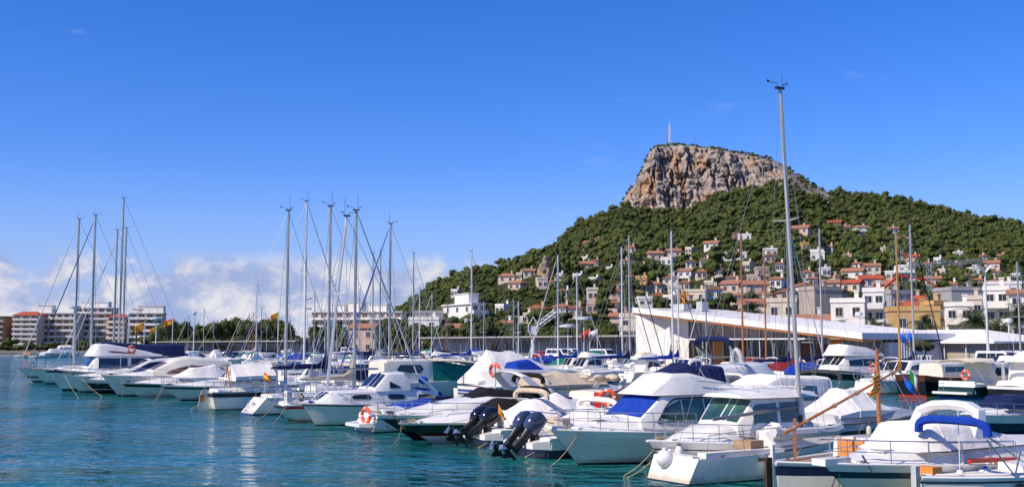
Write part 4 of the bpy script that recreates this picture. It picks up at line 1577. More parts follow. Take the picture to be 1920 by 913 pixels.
    s0 = [(9.3, .45, 1.05, .3, 1.12), (7.2, 1.1, 1.0, .9, 1.48), (5.2, 1.38, .96, 1.2, 1.74), (.5, 1.5, .95, 1.4, 1.5)]
    b.trunk('foredeck_moulding', s0, GEL, .16, sub=4)
    b.trunk('windscreen_cover', [(5.9, 1.0, 1.55, .6, 1.66), (5.0, 1.25, 1.6, .7, 2.08), (2.6, 1.3, 1.5, .9, 1.82), (.8, 1.3, 1.45, .95, 1.62)], CANBK, .25, sub=4)
    b.arch(2.2, 1.42, 1.45, 2.78, 1.55, GEL, .46, .09)
    b.rolled(2.6, 1.2, 1.6, 2.62, CANBK, .5, .11, (1.2, 1.9))
    b.rail(.48, .985, .5, r=.015)
    b.hatch(7.3, 0, 1.47, .55, .5)
    b.lines([(b.pt(.94, 1, 1) + Vector((0, -.1, .1)), b.pt(.90, 1, 1) + Vector((0, .25, -.55)))], ROPED, .02, 'bow_line')
    ropes(b, [(.97, 1, 742, 822)], 'the larger black cruiser')
    L = 8.4
    b = Boat('sport_cruiser', 'smaller black hulled sport cruiser with a red waistline, white bottom and black cockpit cover', 'motor boat', bow_at(812, 831, L, 1.6), ANG_OUT, L, 2.9, .85, .88, FRONT, rake=1.6, flare=.45)
    b.hull(hm(), [(.36, W_), (.42, R_), (.90, K_), (1, G_)])
    b.deck()
    s0 = [(7.6, .4, .85, .3, .92), (5.6, 1.05, .85, .85, 1.18), (3.6, 1.25, .85, 1.05, 1.32), (.4, 1.3, .85, 1.2, 1.25)]
    b.trunk('foredeck_moulding', s0, GEL, .14, sub=4)
    b.trunk('cockpit_cover', [(4.7, .9, 1.18, .5, 1.26), (3.7, 1.12, 1.2, .65, 1.72), (.4, 1.15, 1.15, .8, 1.42)], CANBK, .22, sub=4)
    b.rolled(1.9, 1.1, 1.3, 2.12, CANBK, .4, .10, (1.1, 2.6))
    m = MB()
    for sd in (1, -1):
        m.tube([(6.6, sd * .75, 1.1), (6.5, sd * .8, 1.2), (5.0, sd * 1.05, 1.28), (4.9, sd * 1.08, 1.18)], .014, 5)
    m.build('grab_rail', STEEL, b.root)
    m = MB()
    m.box((8.1, 0, .93), (.35, .14, .12))
    m.build('anchor_roller', STEEL, b.root)
    ropes(b, [(.975, 1, 738, 833), (.975, -1, 746, 836)], 'the smaller black cruiser')
    fender(b.w(5.4, 1.15, 1.55), 'small round blue fender on the side of the larger black cruiser', .16, .3, .08, FENDB, FENDB, True)

    # --- twin outboards, canvas covers
    for (px, py, eng, lab, eb, c2) in ((908, 838, ENGB, 'white motor boat under a white cover with twin glossy black outboards tilted up', 'black', 1.0), (995, 856, ENGN, 'white motor boat under a white cover with twin dark blue outboards tilted up', 'blue', .8)):
        b = Boat('outboard_motor_boat', lab, 'motor boat', gnd(px, py), ANG_IN, 7.4, 2.6, .72, 1.05, FRONT, rake=1.3, stern=.92, flare=.4)
        b.hull(hm(), [(.15, N_), (.42, N_), (.46, G_), (1, G_)])
        b.deck()
        b.rub(GEL, .05)
        for sd in (1, -1):
            m = MB()
            m.loft([[(-.55, sd * .95, .36), (-.55, sd * .55, .36), (-.55, sd * .55, .56), (-.55, sd * .95, .56)], [(.1, sd * 1.2, .34), (.1, sd * .5, .34), (.1, sd * .5, .66), (.1, sd * 1.2, .66)]], 0, True, True, True, False)
            m.build('stern_platform', GEL, b.root)
        for y in (-.36, .36):
            b.outboard(y, eng, 1.0 if eb == 'black' else .8, 1.15, .74, -.14)
        if eb == 'black':
            b.tent('boat_cover', [(.5, 1.05, .8, 1.1, .5), (2.0, 1.2, .85, 1.75, .35), (3.4, 1.22, .9, 2.0, .2), (5.2, 1.0, 1.0, 1.45, .15), (6.8, .35, 1.05, 1.12, .05)], CANWH, .10)
            b.flagstaff(.35, -1.0, .75, .95, 'catalan', -.35, .5, 1.1)
        else:
            b.tent('boat_cover', [(1.2, 1.1, .85, 1.2, .5), (2.3, 1.15, .9, 1.72, .15), (3.6, 1.15, .95, 1.65, .3), (5.6, .8, 1.02, 1.3, .15), (6.8, .35, 1.05, 1.1, .05)], CANWH, .10)
            m = MB()
            for (x, y) in ((1.0, -.55), (1.15, .1)):
                m.box((x, y, 1.12), (.42, .5, .5), 0, .1, .8)
            m.build('tan_seat', CANBG, b.root)
            b.lines([((.5, -.95, .8), (.55, -.95, 1.55)), ((.5, .95, .8), (.55, .95, 1.55)), ((.55, -.95, 1.55), (.55, .95, 1.55))], STEEL, .022, 'stern_rail')
        b.rolled(2.2 if eb == 'black' else 3.0, 1.15, .9, 2.15 if eb == 'black' else 1.95, CANBG if eb == 'black' else CANWH, .3, .10, (3.5, 3.8, 3.0), zleg=.95)
        ropes(b, [(.01, -1, px - 22, py + 3), (.01, 1, px - 40, py - 5)], 'the boat with twin %s outboards' % eb)

    # --- cabin cruiser, blue windscreen cover
    L = 8.7
    b = Boat('cabin_cruiser', 'white cabin cruiser with a royal blue windscreen cover and navy covered flybridge', 'motor boat', bow_at(1084, 871, L, 1.1), ANG_OUT, L, 3.15, .95, 1.22, FRONT, rake=1.1, flare=.42, fine=2.3)
    b.hull(hm(), [(.05, K_), (.56, W_), (.575, P_), (.80, W_), (1, G_)])
    b.deck()
    b.rub(GEL, .03)
    s0 = [(7.7, .5, 1.18, .35, 1.24), (5.9, 1.1, 1.1, .92, 1.48), (4.0, 1.3, 1.0, 1.15, 1.5), (1.2, 1.35, .95, 1.25, 1.4)]
    b.trunk('coachroof', s0, GEL, .14, sub=4)
    s1 = [(5.75, 1.12, 1.2, 1.05, 1.5), (4.75, 1.28, 1.12, 1.02, 2.24), (1.9, 1.36, 1.05, 1.1, 2.28), (1.3, 1.36, 1.0, 1.1, 2.2)]
    b.trunk('wheelhouse', s1, GEL, .07)
    b.front('windscreen_cover', s1, 5.7, 4.82, -.99, .99, CANBL, .07, out=.03)
    for (x0, x1, r0, r1, l0, l1, h0, h1) in ((4.95, 4.02, .55, 0, .30, .30, .62, .92), (3.96, 3.02, 0, 0, .30, .30, .92, .93), (2.96, 1.98, 0, .55, .30, .30, .93, .90)):
        b.side('side_window', s1, x0, x1, (l0, l1), (h0, h1), GLASSG, .07, (r0, r1), n=12)
    fr = []
    m = MB()
    for sd in (1, -1):
        P = []
        for i in range(31):
            q = i / 30
            x = 5.1 + (1.9 - 5.1) * q
            _, wb, zb, wt, zt = b.sec(s1, x)
            e = 1.0
            if q > .75:
                e = math.sqrt(max(0, 1 - ((q - .75) / .25) ** 2))
            if q < .3:
                e = .06 + .94 * math.sin(q / .3 * math.pi / 2)
            top = .30 + .66 * e if q < .3 else .62 + .34 * e
            bot = .26 if q < .75 else .60 - .34 * e
            P.append((x, wb, zb, wt, zt - .07, top, bot))
        loop = [Vector((x, sd * (wb + (wt - wb) * t + .016), zb + (zt - zb) * t)) for x, wb, zb, wt, zt, t, _ in P] + [Vector((x, sd * (wb + (wt - wb) * t + .016), zb + (zt - zb) * t)) for x, wb, zb, wt, zt, _, t in reversed(P)]
        m.tube(loop + loop[:1], .03, 5, caps=False)
    m.build('window_frame', BLACK, b.root)
    s2 = [(5.15, 1.0, 2.26, .92, 2.31), (4.15, 1.12, 2.26, .84, 2.96), (3.3, 1.16, 2.26, .92, 2.98), (1.6, 1.2, 2.26, 1.0, 2.62), (.7, 1.15, 2.2, 1.0, 2.35)]
    b.trunk('flybridge', s2, GEL, .12, sub=5)
    b.trunk('flybridge_cover', [(3.9, .75, 2.9, .5, 3.02), (3.1, .85, 2.85, .6, 3.3), (2.6, .85, 2.8, .7, 3.02), (2.45, .85, 2.8, .7, 3.0)], CANNV, .14)
    b.trunk('seat_cover', [(2.3, .8, 2.7, .65, 3.18), (1.6, .85, 2.6, .7, 3.2)], CANNV, .14)
    b.lines([((3.2, 1.06, 2.72), (1.9, 1.12, 2.62))], STEEL, .016, 'grab_rail')
    b.trunk('cockpit_side', [(1.5, 1.4, .95, 1.35, 1.5), (.1, 1.35, .9, 1.3, 1.25)], GEL, .1)
    b.rail(.42, .985, .62, mid=True, r=.017)
    b.hatch(6.7, 0, 1.38, .55, .45)
    b.side('hull_vent', s0, 3.9, 3.4, .35, .7, BLACK, .14, sides=(1,))
    m = MB()
    m.torus((6.5, .55, 1.45), .16, .013, (.3, 1, 0), 14, 5, 0, 0, math.pi)
    m.build('deck_rail', STEEL, b.root)
    m = MB()
    m.box((8.45, 0, 1.28), (.6, .26, .1))
    m.build('anchor_roller', GEL, b.root)
    ropes(b, [(.90, 1, 1025, 880), (.40, 1, 1190, 882)], 'the cruiser with the blue windscreen cover')

    # --- green glass pilothouse boat
    L = 7.6
    b = Boat('pilothouse_boat', 'white pilothouse fishing boat with green tinted windows and a flat roof rack', 'motor boat', bow_at(1262, 892, L, 1.0), ANG_OUT, L, 2.8, .85, 1.12, FRONT, rake=1.0, flare=.42)
    b.hull(hm(), [(.06, W_), (.74, W_), (.78, K_), (1, G_)])
    b.deck()
    b.rub(GEL, .04)
    s0 = [(6.7, .45, 1.05, .3, 1.1), (5.3, 1.0, .98, .8, 1.45), (3.2, 1.15, .9, 1.0, 1.5), (1.5, 1.2, .85, 1.1, 1.3)]
    b.trunk('coachroof', s0, GEL, .16, sub=4)
    s1 = [(4.75, .95, 1.2, .9, 1.5), (4.05, 1.1, 1.1, .95, 2.3), (2.1, 1.12, 1.05, .98, 2.32), (1.9, 1.12, 1.05, .98, 2.3)]
    b.trunk('wheelhouse', s1, GEL, .06)
    for (ya, yb) in ((.04, .34), (.40, .96), (-.96, -.04)):
        b.front('windscreen_pane', s1, 4.68, 4.1, ya, yb, GLASSG, .06)
    b.side('side_window', s1, 4.15, 3.15, (.40, .40), (.90, .93), GLASSG, .06)
    b.side('side_window', s1, 3.0, 2.15, .40, .93, GLASSG, .06)
    b.trunk('roof', [(4.5, .95, 2.32, .8, 2.42), (3.6, 1.12, 2.32, .95, 2.52), (1.9, 1.12, 2.32, .98, 2.52), (1.2, 1.0, 2.32, .85, 2.46)], GEL, .1, sub=4)
    m = MB()
    for y in (-.8, -.27, .27, .8):
        m.tube([(4.0, y, 2.62), (1.6, y, 2.62)], .014, 4)
    for x in (3.8, 2.8, 1.8):
        m.tube([(x, -.85, 2.5), (x, -.85, 2.62), (x, .85, 2.62), (x, .85, 2.5)], .016, 5)
    m.build('roof_rack', GEL, b.root)
    b.rail(.42, .985, .55, r=.016)
    b.side('hull_vent', s0, 4.4, 3.3, (.3, .5), (.42, .62), BLACK, .16, sides=(1,))
    b.lines([((4.3, -.6, 2.5), (4.9, -.6, 3.2)), ((2.0, .7, 2.5), (1.7, .7, 3.6))], GEL, .014, 'antenna')
    fender(b.w(*(b.pt(.9, 1, 1) + Vector((0, .1, 0)))), 'white fender at the bow of the green windowed pilothouse boat', .12, .55, .08)
    ropes(b, [(.95, 1, 1160, 897)], 'the pilothouse boat with green windows')

    # --- open sailing boat with the tall leaning mast
    L = 7.4
    loc = gnd(1268, 902)
    b = Boat('sailboat', 'open white racing sailboat with the tallest grey mast, its bare boom lowered, stern to us', 'sailboat', loc, ANG_IN, L, 2.6, .72, 1.0, FRONT, rake=.7, trake=-.35, stern=.75, flare=.12, fine=1.8)
    b.hull(hm(ANTIB), [(.05, K_), (.9, W_), (1, G_)])
    b.deck(drop=.16, u0=0, u1=1)
    b.trunk('side_deck', [(7.0, .2, .9, .12, .98), (4.6, .75, .82, .6, 1.12), (3.5, .8, .78, .68, 1.16)], GEL, .1)
    m = MB()
    for sd in (1, -1):
        m.box((1.9, sd * .78, .72), (3.2, .36, .3))
    m.box((.2, 0, .66), (.35, 1.4, .22))
    m.build('cockpit_bench', GEL, b.root)
    m = MB()
    m.box((2.6, -.35, .98), (.7, .62, .24), 0, .2)
    m.build('wooden_tray', TEAK, b.root)
    b.tent('folded_cover', [(3.2, .75, .85, 1.3, .45), (3.9, .8, .9, 1.55, .4), (4.3, .75, .95, 1.3, .4)], CANWH, .03)
    m = MB()
    for sd in (1, -1):
        m.tube([(5.6, sd * .5, 1.25), (5.6, sd * .5, 1.25)] if False else [(3.2 + q * .4, sd * (.78 - .02 * q), 1.25 + (.08 if q in (0, 8) else 0)) for q in range(9)], .17, 8)
    m.build('inflatable_tube', GELG, b.root)
    Yh = loc.y + 5.3 * .542
    mh = zat(172, Yh)
    b.mast(5.3, mh, z0=.95, r=.072, mt=ALU, spreaders=(.62,), sp=.55, lean=.62, forestay=False, backstay=True, bx=.0, wr=.008, antenna=.5)
    b.boom(5.15, 2.02, 1.5, None, ALUD, .055, rise=-.28)
    m = MB()
    m.tube([(5.28, 0, .95), (5.24, 0, 1.75)], .09, 8)
    m.build('mast_boot', BLACK, b.root)
    b.lines([((.5, -.8, .8), (.55, -.82, 1.35)), ((1.8, -.98, .85), (1.75, -1.0, 1.45)), ((3.3, -1.05, .95), (3.2, -1.1, 1.5)), ((.55, -.82, 1.35), (1.75, -1.0, 1.45)), ((1.75, -1.0, 1.45), (3.2, -1.1, 1.5)), ((3.2, -1.1, 1.5), (5.2, -.85, 1.45))], STEEL, .013, 'lifelines')
    fender(b.w(-.12, .35, 1.0), 'large round white fender buoy at the stern of the open white sailboat', .27, .6, .1, FENDW, GELG, True)
    p = b.pt(.42, 1, -1)
    fender(b.w(p.x - .7, p.y - .12, p.z + .05), 'long white fender on the flank of the open white sailboat', .10, .62, .12, FENDW, FENDW)
    m = MB()
    for q in range(4):
        m.torus((2.0 + q * .03, -1.12, .66), .09 + .01 * q, .016, (.3, 1, 0), 12, 5)
    m.build('rope_coil', ROPE, b.root)
    ropes(b, [(.03, -1, 1278, 913), (.02, 1, 1090 + 70, 900), (.55, -1, 1440, 930)], 'the open white sailboat')

    # --- llaut: traditional double-ender
    L = 8.4
    loc = gnd(1452, 932)
    b = Boat('traditional_boat', 'traditional white double ended boat with a black sheer band, orange mast and long slanting yard', 'traditional boat', loc, ANG_IN, L, 2.7, .78, .98, FRONT, rake=.2, trake=.12, stern=.06, flare=.06, fine=2.0, maxs=.5, spring=.14)
    b.hull(hm(ANTIR), [(.06, N_), (.58, W_), (.62, G_), (.90, N_), (1, G_)], stations=[0, .015, .04, .09, .16, .25, .35, .5, .65, .75, .85, .93, .98, 1.0])
    b.deck(TEAK, .07)
    b.rub(GEL, .045, .99)
    m = MB()
    m.box((-.03, 0, .6), (.09, .09, 1.5))
    m.build('stern_post', GEL, b.root)
    m = MB()
    m.box((-.19, 0, .42), (.20, .06, 1.25))
    m.build('rudder', BROWNH, b.root)
    k = [(5.6, .55, .85, .5, 1.35), (3.0, .62, .85, .56, 1.42)]
    b.trunk('cabin', k, GEL, .05)
    m = MB()
    m.box((2.96, -.05, 1.12), (.05, .9, .52))
    m.build('cabin_door', WOODP, b.root)
    b.lines([((.8, 0, .8), (.82, 0, 2.02))], VARN, .055, 'mizzen_post')
    Ym = loc.y + 4.25 * .542
    m = MB()
    m.tube([(4.25, 0, .8), (4.25, 0, zat(655, Ym))], .066, 8, r1=.05)
    m.build('mast', VARN, b.root)
    a = Vector((.28, -.12, zat(812, loc.y + .3 * .542)))
    c = Vector((5.0, -.12, zat(693, loc.y + 5.0 * .542)))
    m = MB()
    m.tube([a, a.lerp(c, .3), a.lerp(c, .6), c], .046, 8, r1=.034)
    m.build('lateen_yard', VARN, b.root)
    m = MB()
    for f in (.08, .18, .42, .62, .8, .95):
        q = a.lerp(c, f)
        m.tube([q - (c - a).normalized() * .05, q + (c - a).normalized() * .05], .068, 7)
    m.build('yard_lashing', ROPE, b.root)
    b.ladder(1.5, -1.12, .12, 1.08, .50, lean=0)
    top = c + Vector((0, 0, .1))
    st = MB()
    st.tube([c, c + Vector((.05, 0, .18))], .02, 5)
    fo = st.build('flag_halyard', VARN, b.root)
    flag_cloth(fo, c + Vector((-.86, -.05, -.08)), .78, 'catalan', .3, (-.9, -.3))
    flag_cloth(fo, c + Vector((.45, -.05, .0)), .55, 'italian', .9, (.9, -.3))
    flag_cloth(fo, c + Vector((.2, -.05, -.2)), .4, 'blue', .9, (.4, -.6))
    b.lines([((4.25, 0, zat(652, Ym)), (7.9, -.2, 1.0)), ((4.25, 0, zat(652, Ym)), (5.4, -1.0, .95)), ((5.0, -.12, c.z), (6.6, -.7, .98))], WIRE, .012, 'stay')
    ropes(b, [(.0, 1, 1410, 930), (.2, -1, 1540, 950)], 'the traditional double ended boat', ROPED)
    p = b.pt(.62, 1, 1)
    fender(b.w(p.x, p.y + .1, p.z + .1), 'pear shaped white fender between the traditional boat and the open sailboat', .13, .4, .05, FENDW, FENDB)

    # --- white cruiser with the big arch
    L = 9.4
    b = Boat('express_cruiser', 'white sport cruiser with a big rounded white arch, cream windscreen cover and navy rubbing band', 'motor boat', bow_at(1622, 954, L, 1.5), ANG_OUT, L, 3.1, .95, 1.2, FRONT, rake=1.5, flare=.42, fine=2.3)
    b.hull(hm(), [(.06, W_), (.68, W_), (.82, N_), (1, G_)])
    b.deck()
    b.rub(GEL, .03)
    s0 = [(8.4, .5, 1.15, .36, 1.2), (6.9, 1.05, 1.08, .85, 1.44), (4.8, 1.32, 1.0, 1.16, 1.52), (.5, 1.4, .95, 1.3, 1.4)]
    b.trunk('foredeck_moulding', s0, GEL, .15, sub=4)
    s1 = [(7.0, .95, 1.38, .75, 1.46), (6.3, 1.12, 1.38, .85, 2.0), (5.2, 1.2, 1.4, .95, 2.0), (3.2, 1.22, 1.4, 1.05, 1.62), (2.6, 1.2, 1.4, 1.1, 1.5)]
    b.trunk('windscreen_cover', s1, CANCR if False else CANWH, .14, sub=5)
    b.arch(4.9, .98, 1.45, 2.42, -.55, GEL, .5, .24, topw=.86)
    b.hatch(7.35, .15, 1.36, .55, .5)
    b.rail(.42, .985, .55, r=.017)
    b.rail(.40, .72, .52, mid=False, r=.012, name='side_rail', closed=False, inset=.16)
    m = MB()
    m.box((9.05, 0, 1.22), (.9, .42, .16))
    m.build('bow_platform', GEL, b.root)
    m = MB()
    m.tube([(8.9, -.05, 1.12), (8.75, 0, .98), (8.9, .06, .9)], .06, 6)
    m.build('anchor', STEEL, b.root)
    p0, p1 = b.pt(.62, 1, 1), b.pt(.44, 1, 1)
    m = MB()
    P = [p0.lerp(p1, i / 6) + Vector((0, .05, .10)) for i in range(7)]
    m.loft([[p + Vector(v) for v in ((0, .05, -.05), (0, .06, .05), (0, -.05, .06), (0, -.05, -.05))] for p in P], 0, True, True, True, False)
    m.build('red_boarding_plank', REDH, b.root)
    for (u, lab, rnd_, tip, r_) in ((.665, 'cream cylinder fender on the cruiser with the big arch, nearest its bow', False, FENDB, .12), (.58, 'round white fender with a blue top on the cruiser with the big arch', True, FENDB, .19), (.50, 'short white fender with blue end on the flank of the cruiser with the big arch', False, FENDB, .12), (.27, 'white fender with blue end near the stern of the cruiser with the big arch', False, FENDB, .12)):
        p = b.pt(u, 1, 1)
        fender(b.w(p.x, p.y + .17, p.z - .04), lab, r_, .42, .02, FENDC if 'cream' in lab else FENDW, tip, rnd_)
    b.lines([(b.pt(.9, 1, 1) + Vector((0, -.12, .2)), b.pt(.89, 1, 1) + Vector((0, .05, -.2)))], ROPED, .025, 'bow_line')
    ropes(b, [(.89, 1, 1560, 950)], 'the cruiser with the big arch', ROPED)

    # --- nearest boat, right corner: blue rolled bimini on a steel frame
    L = 8.0
    loc = gnd(1722, 972)
    b = Boat('traditional_boat', 'nearest boat in the right corner, pale double ender with royal blue rolled bimini', 'traditional boat', loc, ANG_IN, L, 2.7, .86, 1.02, FRONT, rake=.3, trake=.1, stern=.08, flare=.08, fine=2.0, maxs=.5, spring=.08)
    b.hull(hm(), [(.06, N_), (.86, W_), (.91, K_), (1, G_)], stations=[0, .015, .04, .09, .16, .25, .35, .5, .65, .75, .85, .93, .98, 1.0])
    b.deck(DECK, .05)
    b.rub(GEL, .05, .99)
    m = MB()
    m.box((-.05, 0, .55), (.16, .15, 1.3), 0, 0, .9)
    m.build('stern_post', GELG, b.root)
    m = MB()
    m.box((.55, .1, 1.0), (.35, .5, .3))
    m.build('wooden_box', WOODP, b.root)
    b.trunk('engine_box', [(5.2, .6, .9, .55, 1.1), (3.2, .65, .86, .6, 1.08)], GEL, .08)
    m = MB()
    for sd in (1, -1):
        m.tube([b.pt(.03 + i * .09, 1, sd) + Vector((0, -sd * .2, .03)) for i in range(11)], .05, 5)
    m.build('gunwale_cap', DECK, b.root)
    zt = zat(787, loc.y + 1.3 * .542)
    b.rolled(1.35, .94, .95, zt, CANBL, .3, .105, (3.3, 3.9), zleg=.95)
    b.lines([((1.35, -.92, zt - .4), (2.1, -1.1, .95)), ((2.1, -1.1, .95), (2.6, -.95, 1.48))], STEEL, .02, 'bimini_strut')
    b.lines([((1.6, 0, 1.0), (1.6, 0, 2.45))], GEL, .014, 'antenna')
    ropes(b, [(.0, -1, 1700, 990)], 'the nearest boat in the right corner', ROPED)



front_row()
_r = random.Random(2)
for b in list(FRONT_BOATS):
    b.fit_out(_r)


# ------------------------------------------------------------------ pontoons
def pontoon(o0, o1, t0, t1, label, step=6.0):
    mid = slot((o0 + o1) / 2, (t0 + t1) / 2)
    a = math.atan2(DV.y, DV.x)
    t = thing('pontoon', label, 'pontoon', mid, a, 'floating pontoons')
    L, Wd = t1 - t0, o1 - o0
    m = MB()
    m.box((0, 0, .42), (L, Wd - .1, .12))
    m.build('pontoon_deck', PONT, t)
    f = MB()
    x = -L / 2 + 1.5
    while x < L / 2:
        f.box((x, 0, .1), (2.2, Wd - .3, .5))
        x += step
    o = f.build('pontoon_float', CONC, t)
    o['kind'] = 'stuff'
    e = MB()
    for sd in (1, -1):
        e.box((0, sd * (Wd / 2 - .02), .43), (L, .08, .2))
    e.build('pontoon_edge', ALUD, t)['kind'] = 'stuff'


pontoon(10.3, 12.2, -40, 82, 'near floating pontoon between the two nearest rows of boats')
pontoon(14.0, 15.8, 82.3, 112, 'far end section of the near floating pontoon')
pontoon(61.8, 63.6, -45, 250, 'floating pontoon across the channel below the quay')


def pedestal(o, t, label, hgt=1.15):
    p = slot(o, t, .48)
    r = thing('service_pedestal', label, 'pedestal', p, math.atan2(NV.y, NV.x), 'pontoon service pedestals')
    m = MB()
    m.box((0, 0, hgt / 2), (.30, .30, hgt))
    m.build('pedestal_box', GELG, r)
    for i in range(4):
        m = MB()
        m.box((-.155, 0, hgt - .16 - i * .2), (.03, .2, .15))
        m.build('socket_cover', BLUEST, r)
    m = MB()
    m.box((0, 0, hgt + .03), (.36, .36, .06))
    m.build('pedestal_cap', GEL, r)


pedestal(10.6, slot_px(10.6, 1468), 'grey pedestal with blue sockets beside the boom of the open sailboat', 1.45)
pedestal(10.6, slot_px(10.6, 1128), 'grey pedestal with blue sockets beside the red fire cabinet', 1.25)


def fire_point(px, o, z0=.48):
    p = slot(o, slot_px(o, px), z0)
    r = thing('fire_cabinet', 'red fire extinguisher cabinet with a white number plate on the near pontoon', 'cabinet', p, math.atan2(NV.y, NV.x))
    m = MB()
    m.box((0, 0, .75), (.42, .50, 1.0), 0, 0, .95)
    m.box((0, 0, .12), (.2, .2, .26))
    m.build('cabinet_body', REDH, r)
    m = MB()
    m.box((-.215, 0, .95), (.02, .16, .24))
    m.build('number_plate', GEL, r)
    m = MB()
    m.box((-.228, .0, .95), (.012, .03, .16))
    m.box((-.228, -.025, .99), (.012, .05, .025), 0)
    m.build('digit', BLACK, r)
    lifebuoy(p + NV * .05 - DV * .48 + Vector((0, 0, 1.0)), -NV * .7 - DV * .7, 'orange lifebuoy hanging beside the red fire cabinet on the pontoon', .33, .09)
    m = MB()
    m.tube([(0, -1.6, .4), (0, .3, .4)], .16, 8)
    tag(m.build('rolled_hose', REDH), 'red rolled hose lying at the foot of the fire cabinet', 'hose').location = p + Vector((.3, 0, .0))


fire_point(1124, 10.6)

# ------------------------------------------------------------------ the other boats
GEN = []          # (boat, base label, x on the photo) - labels are finished when all stand


def gen(b, base, row, px):
    GEN.append((b.root, base, row, px))
    b.root['group'] = {'B': 'boats behind the front row', 'C': 'boats in the row across the channel', 'D': 'boats moored below the quay', 'F': 'small distant boats by the far quay'}[row]


ROWW = {'B': 'behind the front row', 'C': 'across the channel', 'D': 'below the quay', 'F': 'by the far quay'}
CAN = {'navy': CANNV, 'blue': CANBL, 'white': CANWH, 'cream': CANCR, 'beige': CANBG, 'green': CANGR, 'maroon': CANMR, 'black': CANBK, 'teal': CANTL, 'grey': CANGY, 'bright blue': CANLB}
HULLC = {'white': W_, 'black': K_, 'navy': N_, 'grey': P_}


def motor(kind, loc, ang, row, px, rnd, canvas='navy', hullc='white', detail=1, L=None, hi=1.0):
    L = L or rnd.uniform(6.5, 9.5)
    B = L * .36
    f0 = L * .105 * hi
    f1 = f0 * 1.3
    names = {'cuddy': 'day_cruiser', 'cabin': 'cabin_cruiser', 'fly': 'flybridge_cruiser', 'tent': 'covered_boat', 'open': 'open_motor_boat', 'pilot': 'pilothouse_boat'}
    b = Boat(names[kind], '', 'motor boat', loc, ang, L, B, f0, f1, None, rake=L * .15, flare=.4)
    hc = HULLC[hullc]
    b.hull(hm(), [(.1, N_), (.72, hc), (.8, rnd.choice([P_, hc, N_, B_]) if hullc == 'white' else hc), (1, G_)])
    b.deck()
    s0 = [(L * .87, .35, f1 * .97, .25, f1 + .05), (L * .66, B * .34, f0 * 1.1, B * .28, f1 + .28), (L * .1, B * .43, f0, B * .39, f0 + .35)]
    b.trunk('foredeck_moulding', s0, GEL, .14)
    cm = CAN[canvas]
    base = '%s %s' % (hullc, names[kind].replace('_', ' '))
    if kind == 'cuddy':
        z = f0 + .4
        s1 = [(L * .55, B * .34, z, B * .3, z + .1), (L * .46, B * .36, z, B * .3, z + .62), (L * .42, B * .36, z, B * .31, z + .62)]
        b.trunk('windscreen', s1, GLASS if rnd.random() < .5 else GLASSG, .08)
        if rnd.random() < .5:
            b.rolled(L * .25, B * .38, z, z + 1.05, cm, .3, .10, (L * .36, L * .42))
            base += ' with rolled %s bimini' % canvas
        else:
            b.trunk('bimini_hood', [(L * .45, B * .34, z + .5, B * .3, z + .66), (L * .36, B * .38, z + .2, B * .32, z + 1.1), (L * .08, B * .38, z, B * .33, z + .95)], cm, .14)
            base += ' with raised %s hood' % canvas
    elif kind in ('cabin', 'pilot', 'fly'):
        z = f0 + .2
        h = 1.45 if kind != 'cabin' else 1.25
        x1, x0 = (L * .62, L * .25) if kind != 'pilot' else (L * .58, L * .3)
        s1 = [(x1, B * .35, z, B * .32, z + .35), (x1 - h * .55, B * .39, z, B * .33, z + h), (x0, B * .41, z, B * .36, z + h)]
        b.trunk('cabin', s1, GEL, .09)
        gm = rnd.choice([GLASS, GLASSG, GLASSN, GLASS])
        if detail:
            b.front('windscreen_pane', s1, x1 - .06, x1 - h * .5, .05, .95, gm, .09)
            b.front('windscreen_pane', s1, x1 - .06, x1 - h * .5, -.95, -.05, gm, .09)
            xm = (x1 - h * .4 + x0) / 2
            b.side('side_window', s1, x1 - h * .42, xm + .05, (.45, .42), (.72, .9), gm, .09, (.2, 0))
            b.side('side_window', s1, xm - .05, x0 + .2, .42, .9, gm, .09, (0, .15))
        if kind == 'fly':
            zz = z + h
            s2 = [(x1 - h * .3, B * .34, zz + .02, B * .28, zz + .06), (x1 - h * .3 - .5, B * .36, zz + .02, B * .29, zz + .6), (x0 - .6, B * .37, zz + .02, B * .32, zz + .35)]
            b.trunk('flybridge', s2, GEL, .1)
            b.trunk('flybridge_cover', [(x1 - h * .3 - .6, B * .24, zz + .5, B * .16, zz + .68), (x0 + .3, B * .28, zz + .35, B * .2, zz + .8), (x0 - .3, B * .26, zz + .3, B * .2, zz + .6)], cm, .14)
            base += ' with %s covered flybridge' % canvas
        else:
            if rnd.random() < .6:
                b.awning(L * .03, x0, B * .36, z + h * .9, cm, .18, 'awning')
                base += ' with %s aft awning' % canvas
            else:
                b.trunk('cockpit_cover', [(x0 - .1, B * .36, f0 + .1, B * .3, f0 + 1.0), (.2, B * .34, f0 + .1, B * .25, f0 + .6)], cm, .15)
                base += ' with %s cockpit cover' % canvas
    elif kind == 'tent':
        b.tent('boat_cover', [(.15, B * .4, f0 + .2, f0 + .7, .4), (L * .25, B * .43, f0 + .25, f0 + 1.45, .15), (L * .5, B * .41, f0 + .3, f0 + 1.6, .12), (L * .85, B * .2, f1 + .05, f1 + .3, .05)], cm, .09)
        base = '%s boat under a full %s cover' % (hullc, canvas)
    elif kind == 'open':
        b.trunk('console', [(L * .5, B * .2, f0 + .2, B * .16, f0 + .95), (L * .4, B * .2, f0 + .2, B * .16, f0 + 1.2)], GEL, .08)
        b.outboard(0, rnd.choice([ENGB, ENGN, GELG]), .6, 1.0)
        base += ' with outboard'
    if detail >= 1:
        b.rail(.5, .985, .5, mid=detail > 1, r=.017)
    if detail >= 1 and rnd.random() < .35:
        b.arch(L * .2, B * .42, f0 + .3, f0 + 1.75, rnd.choice([.9, -.5]), GEL, .36, .1)
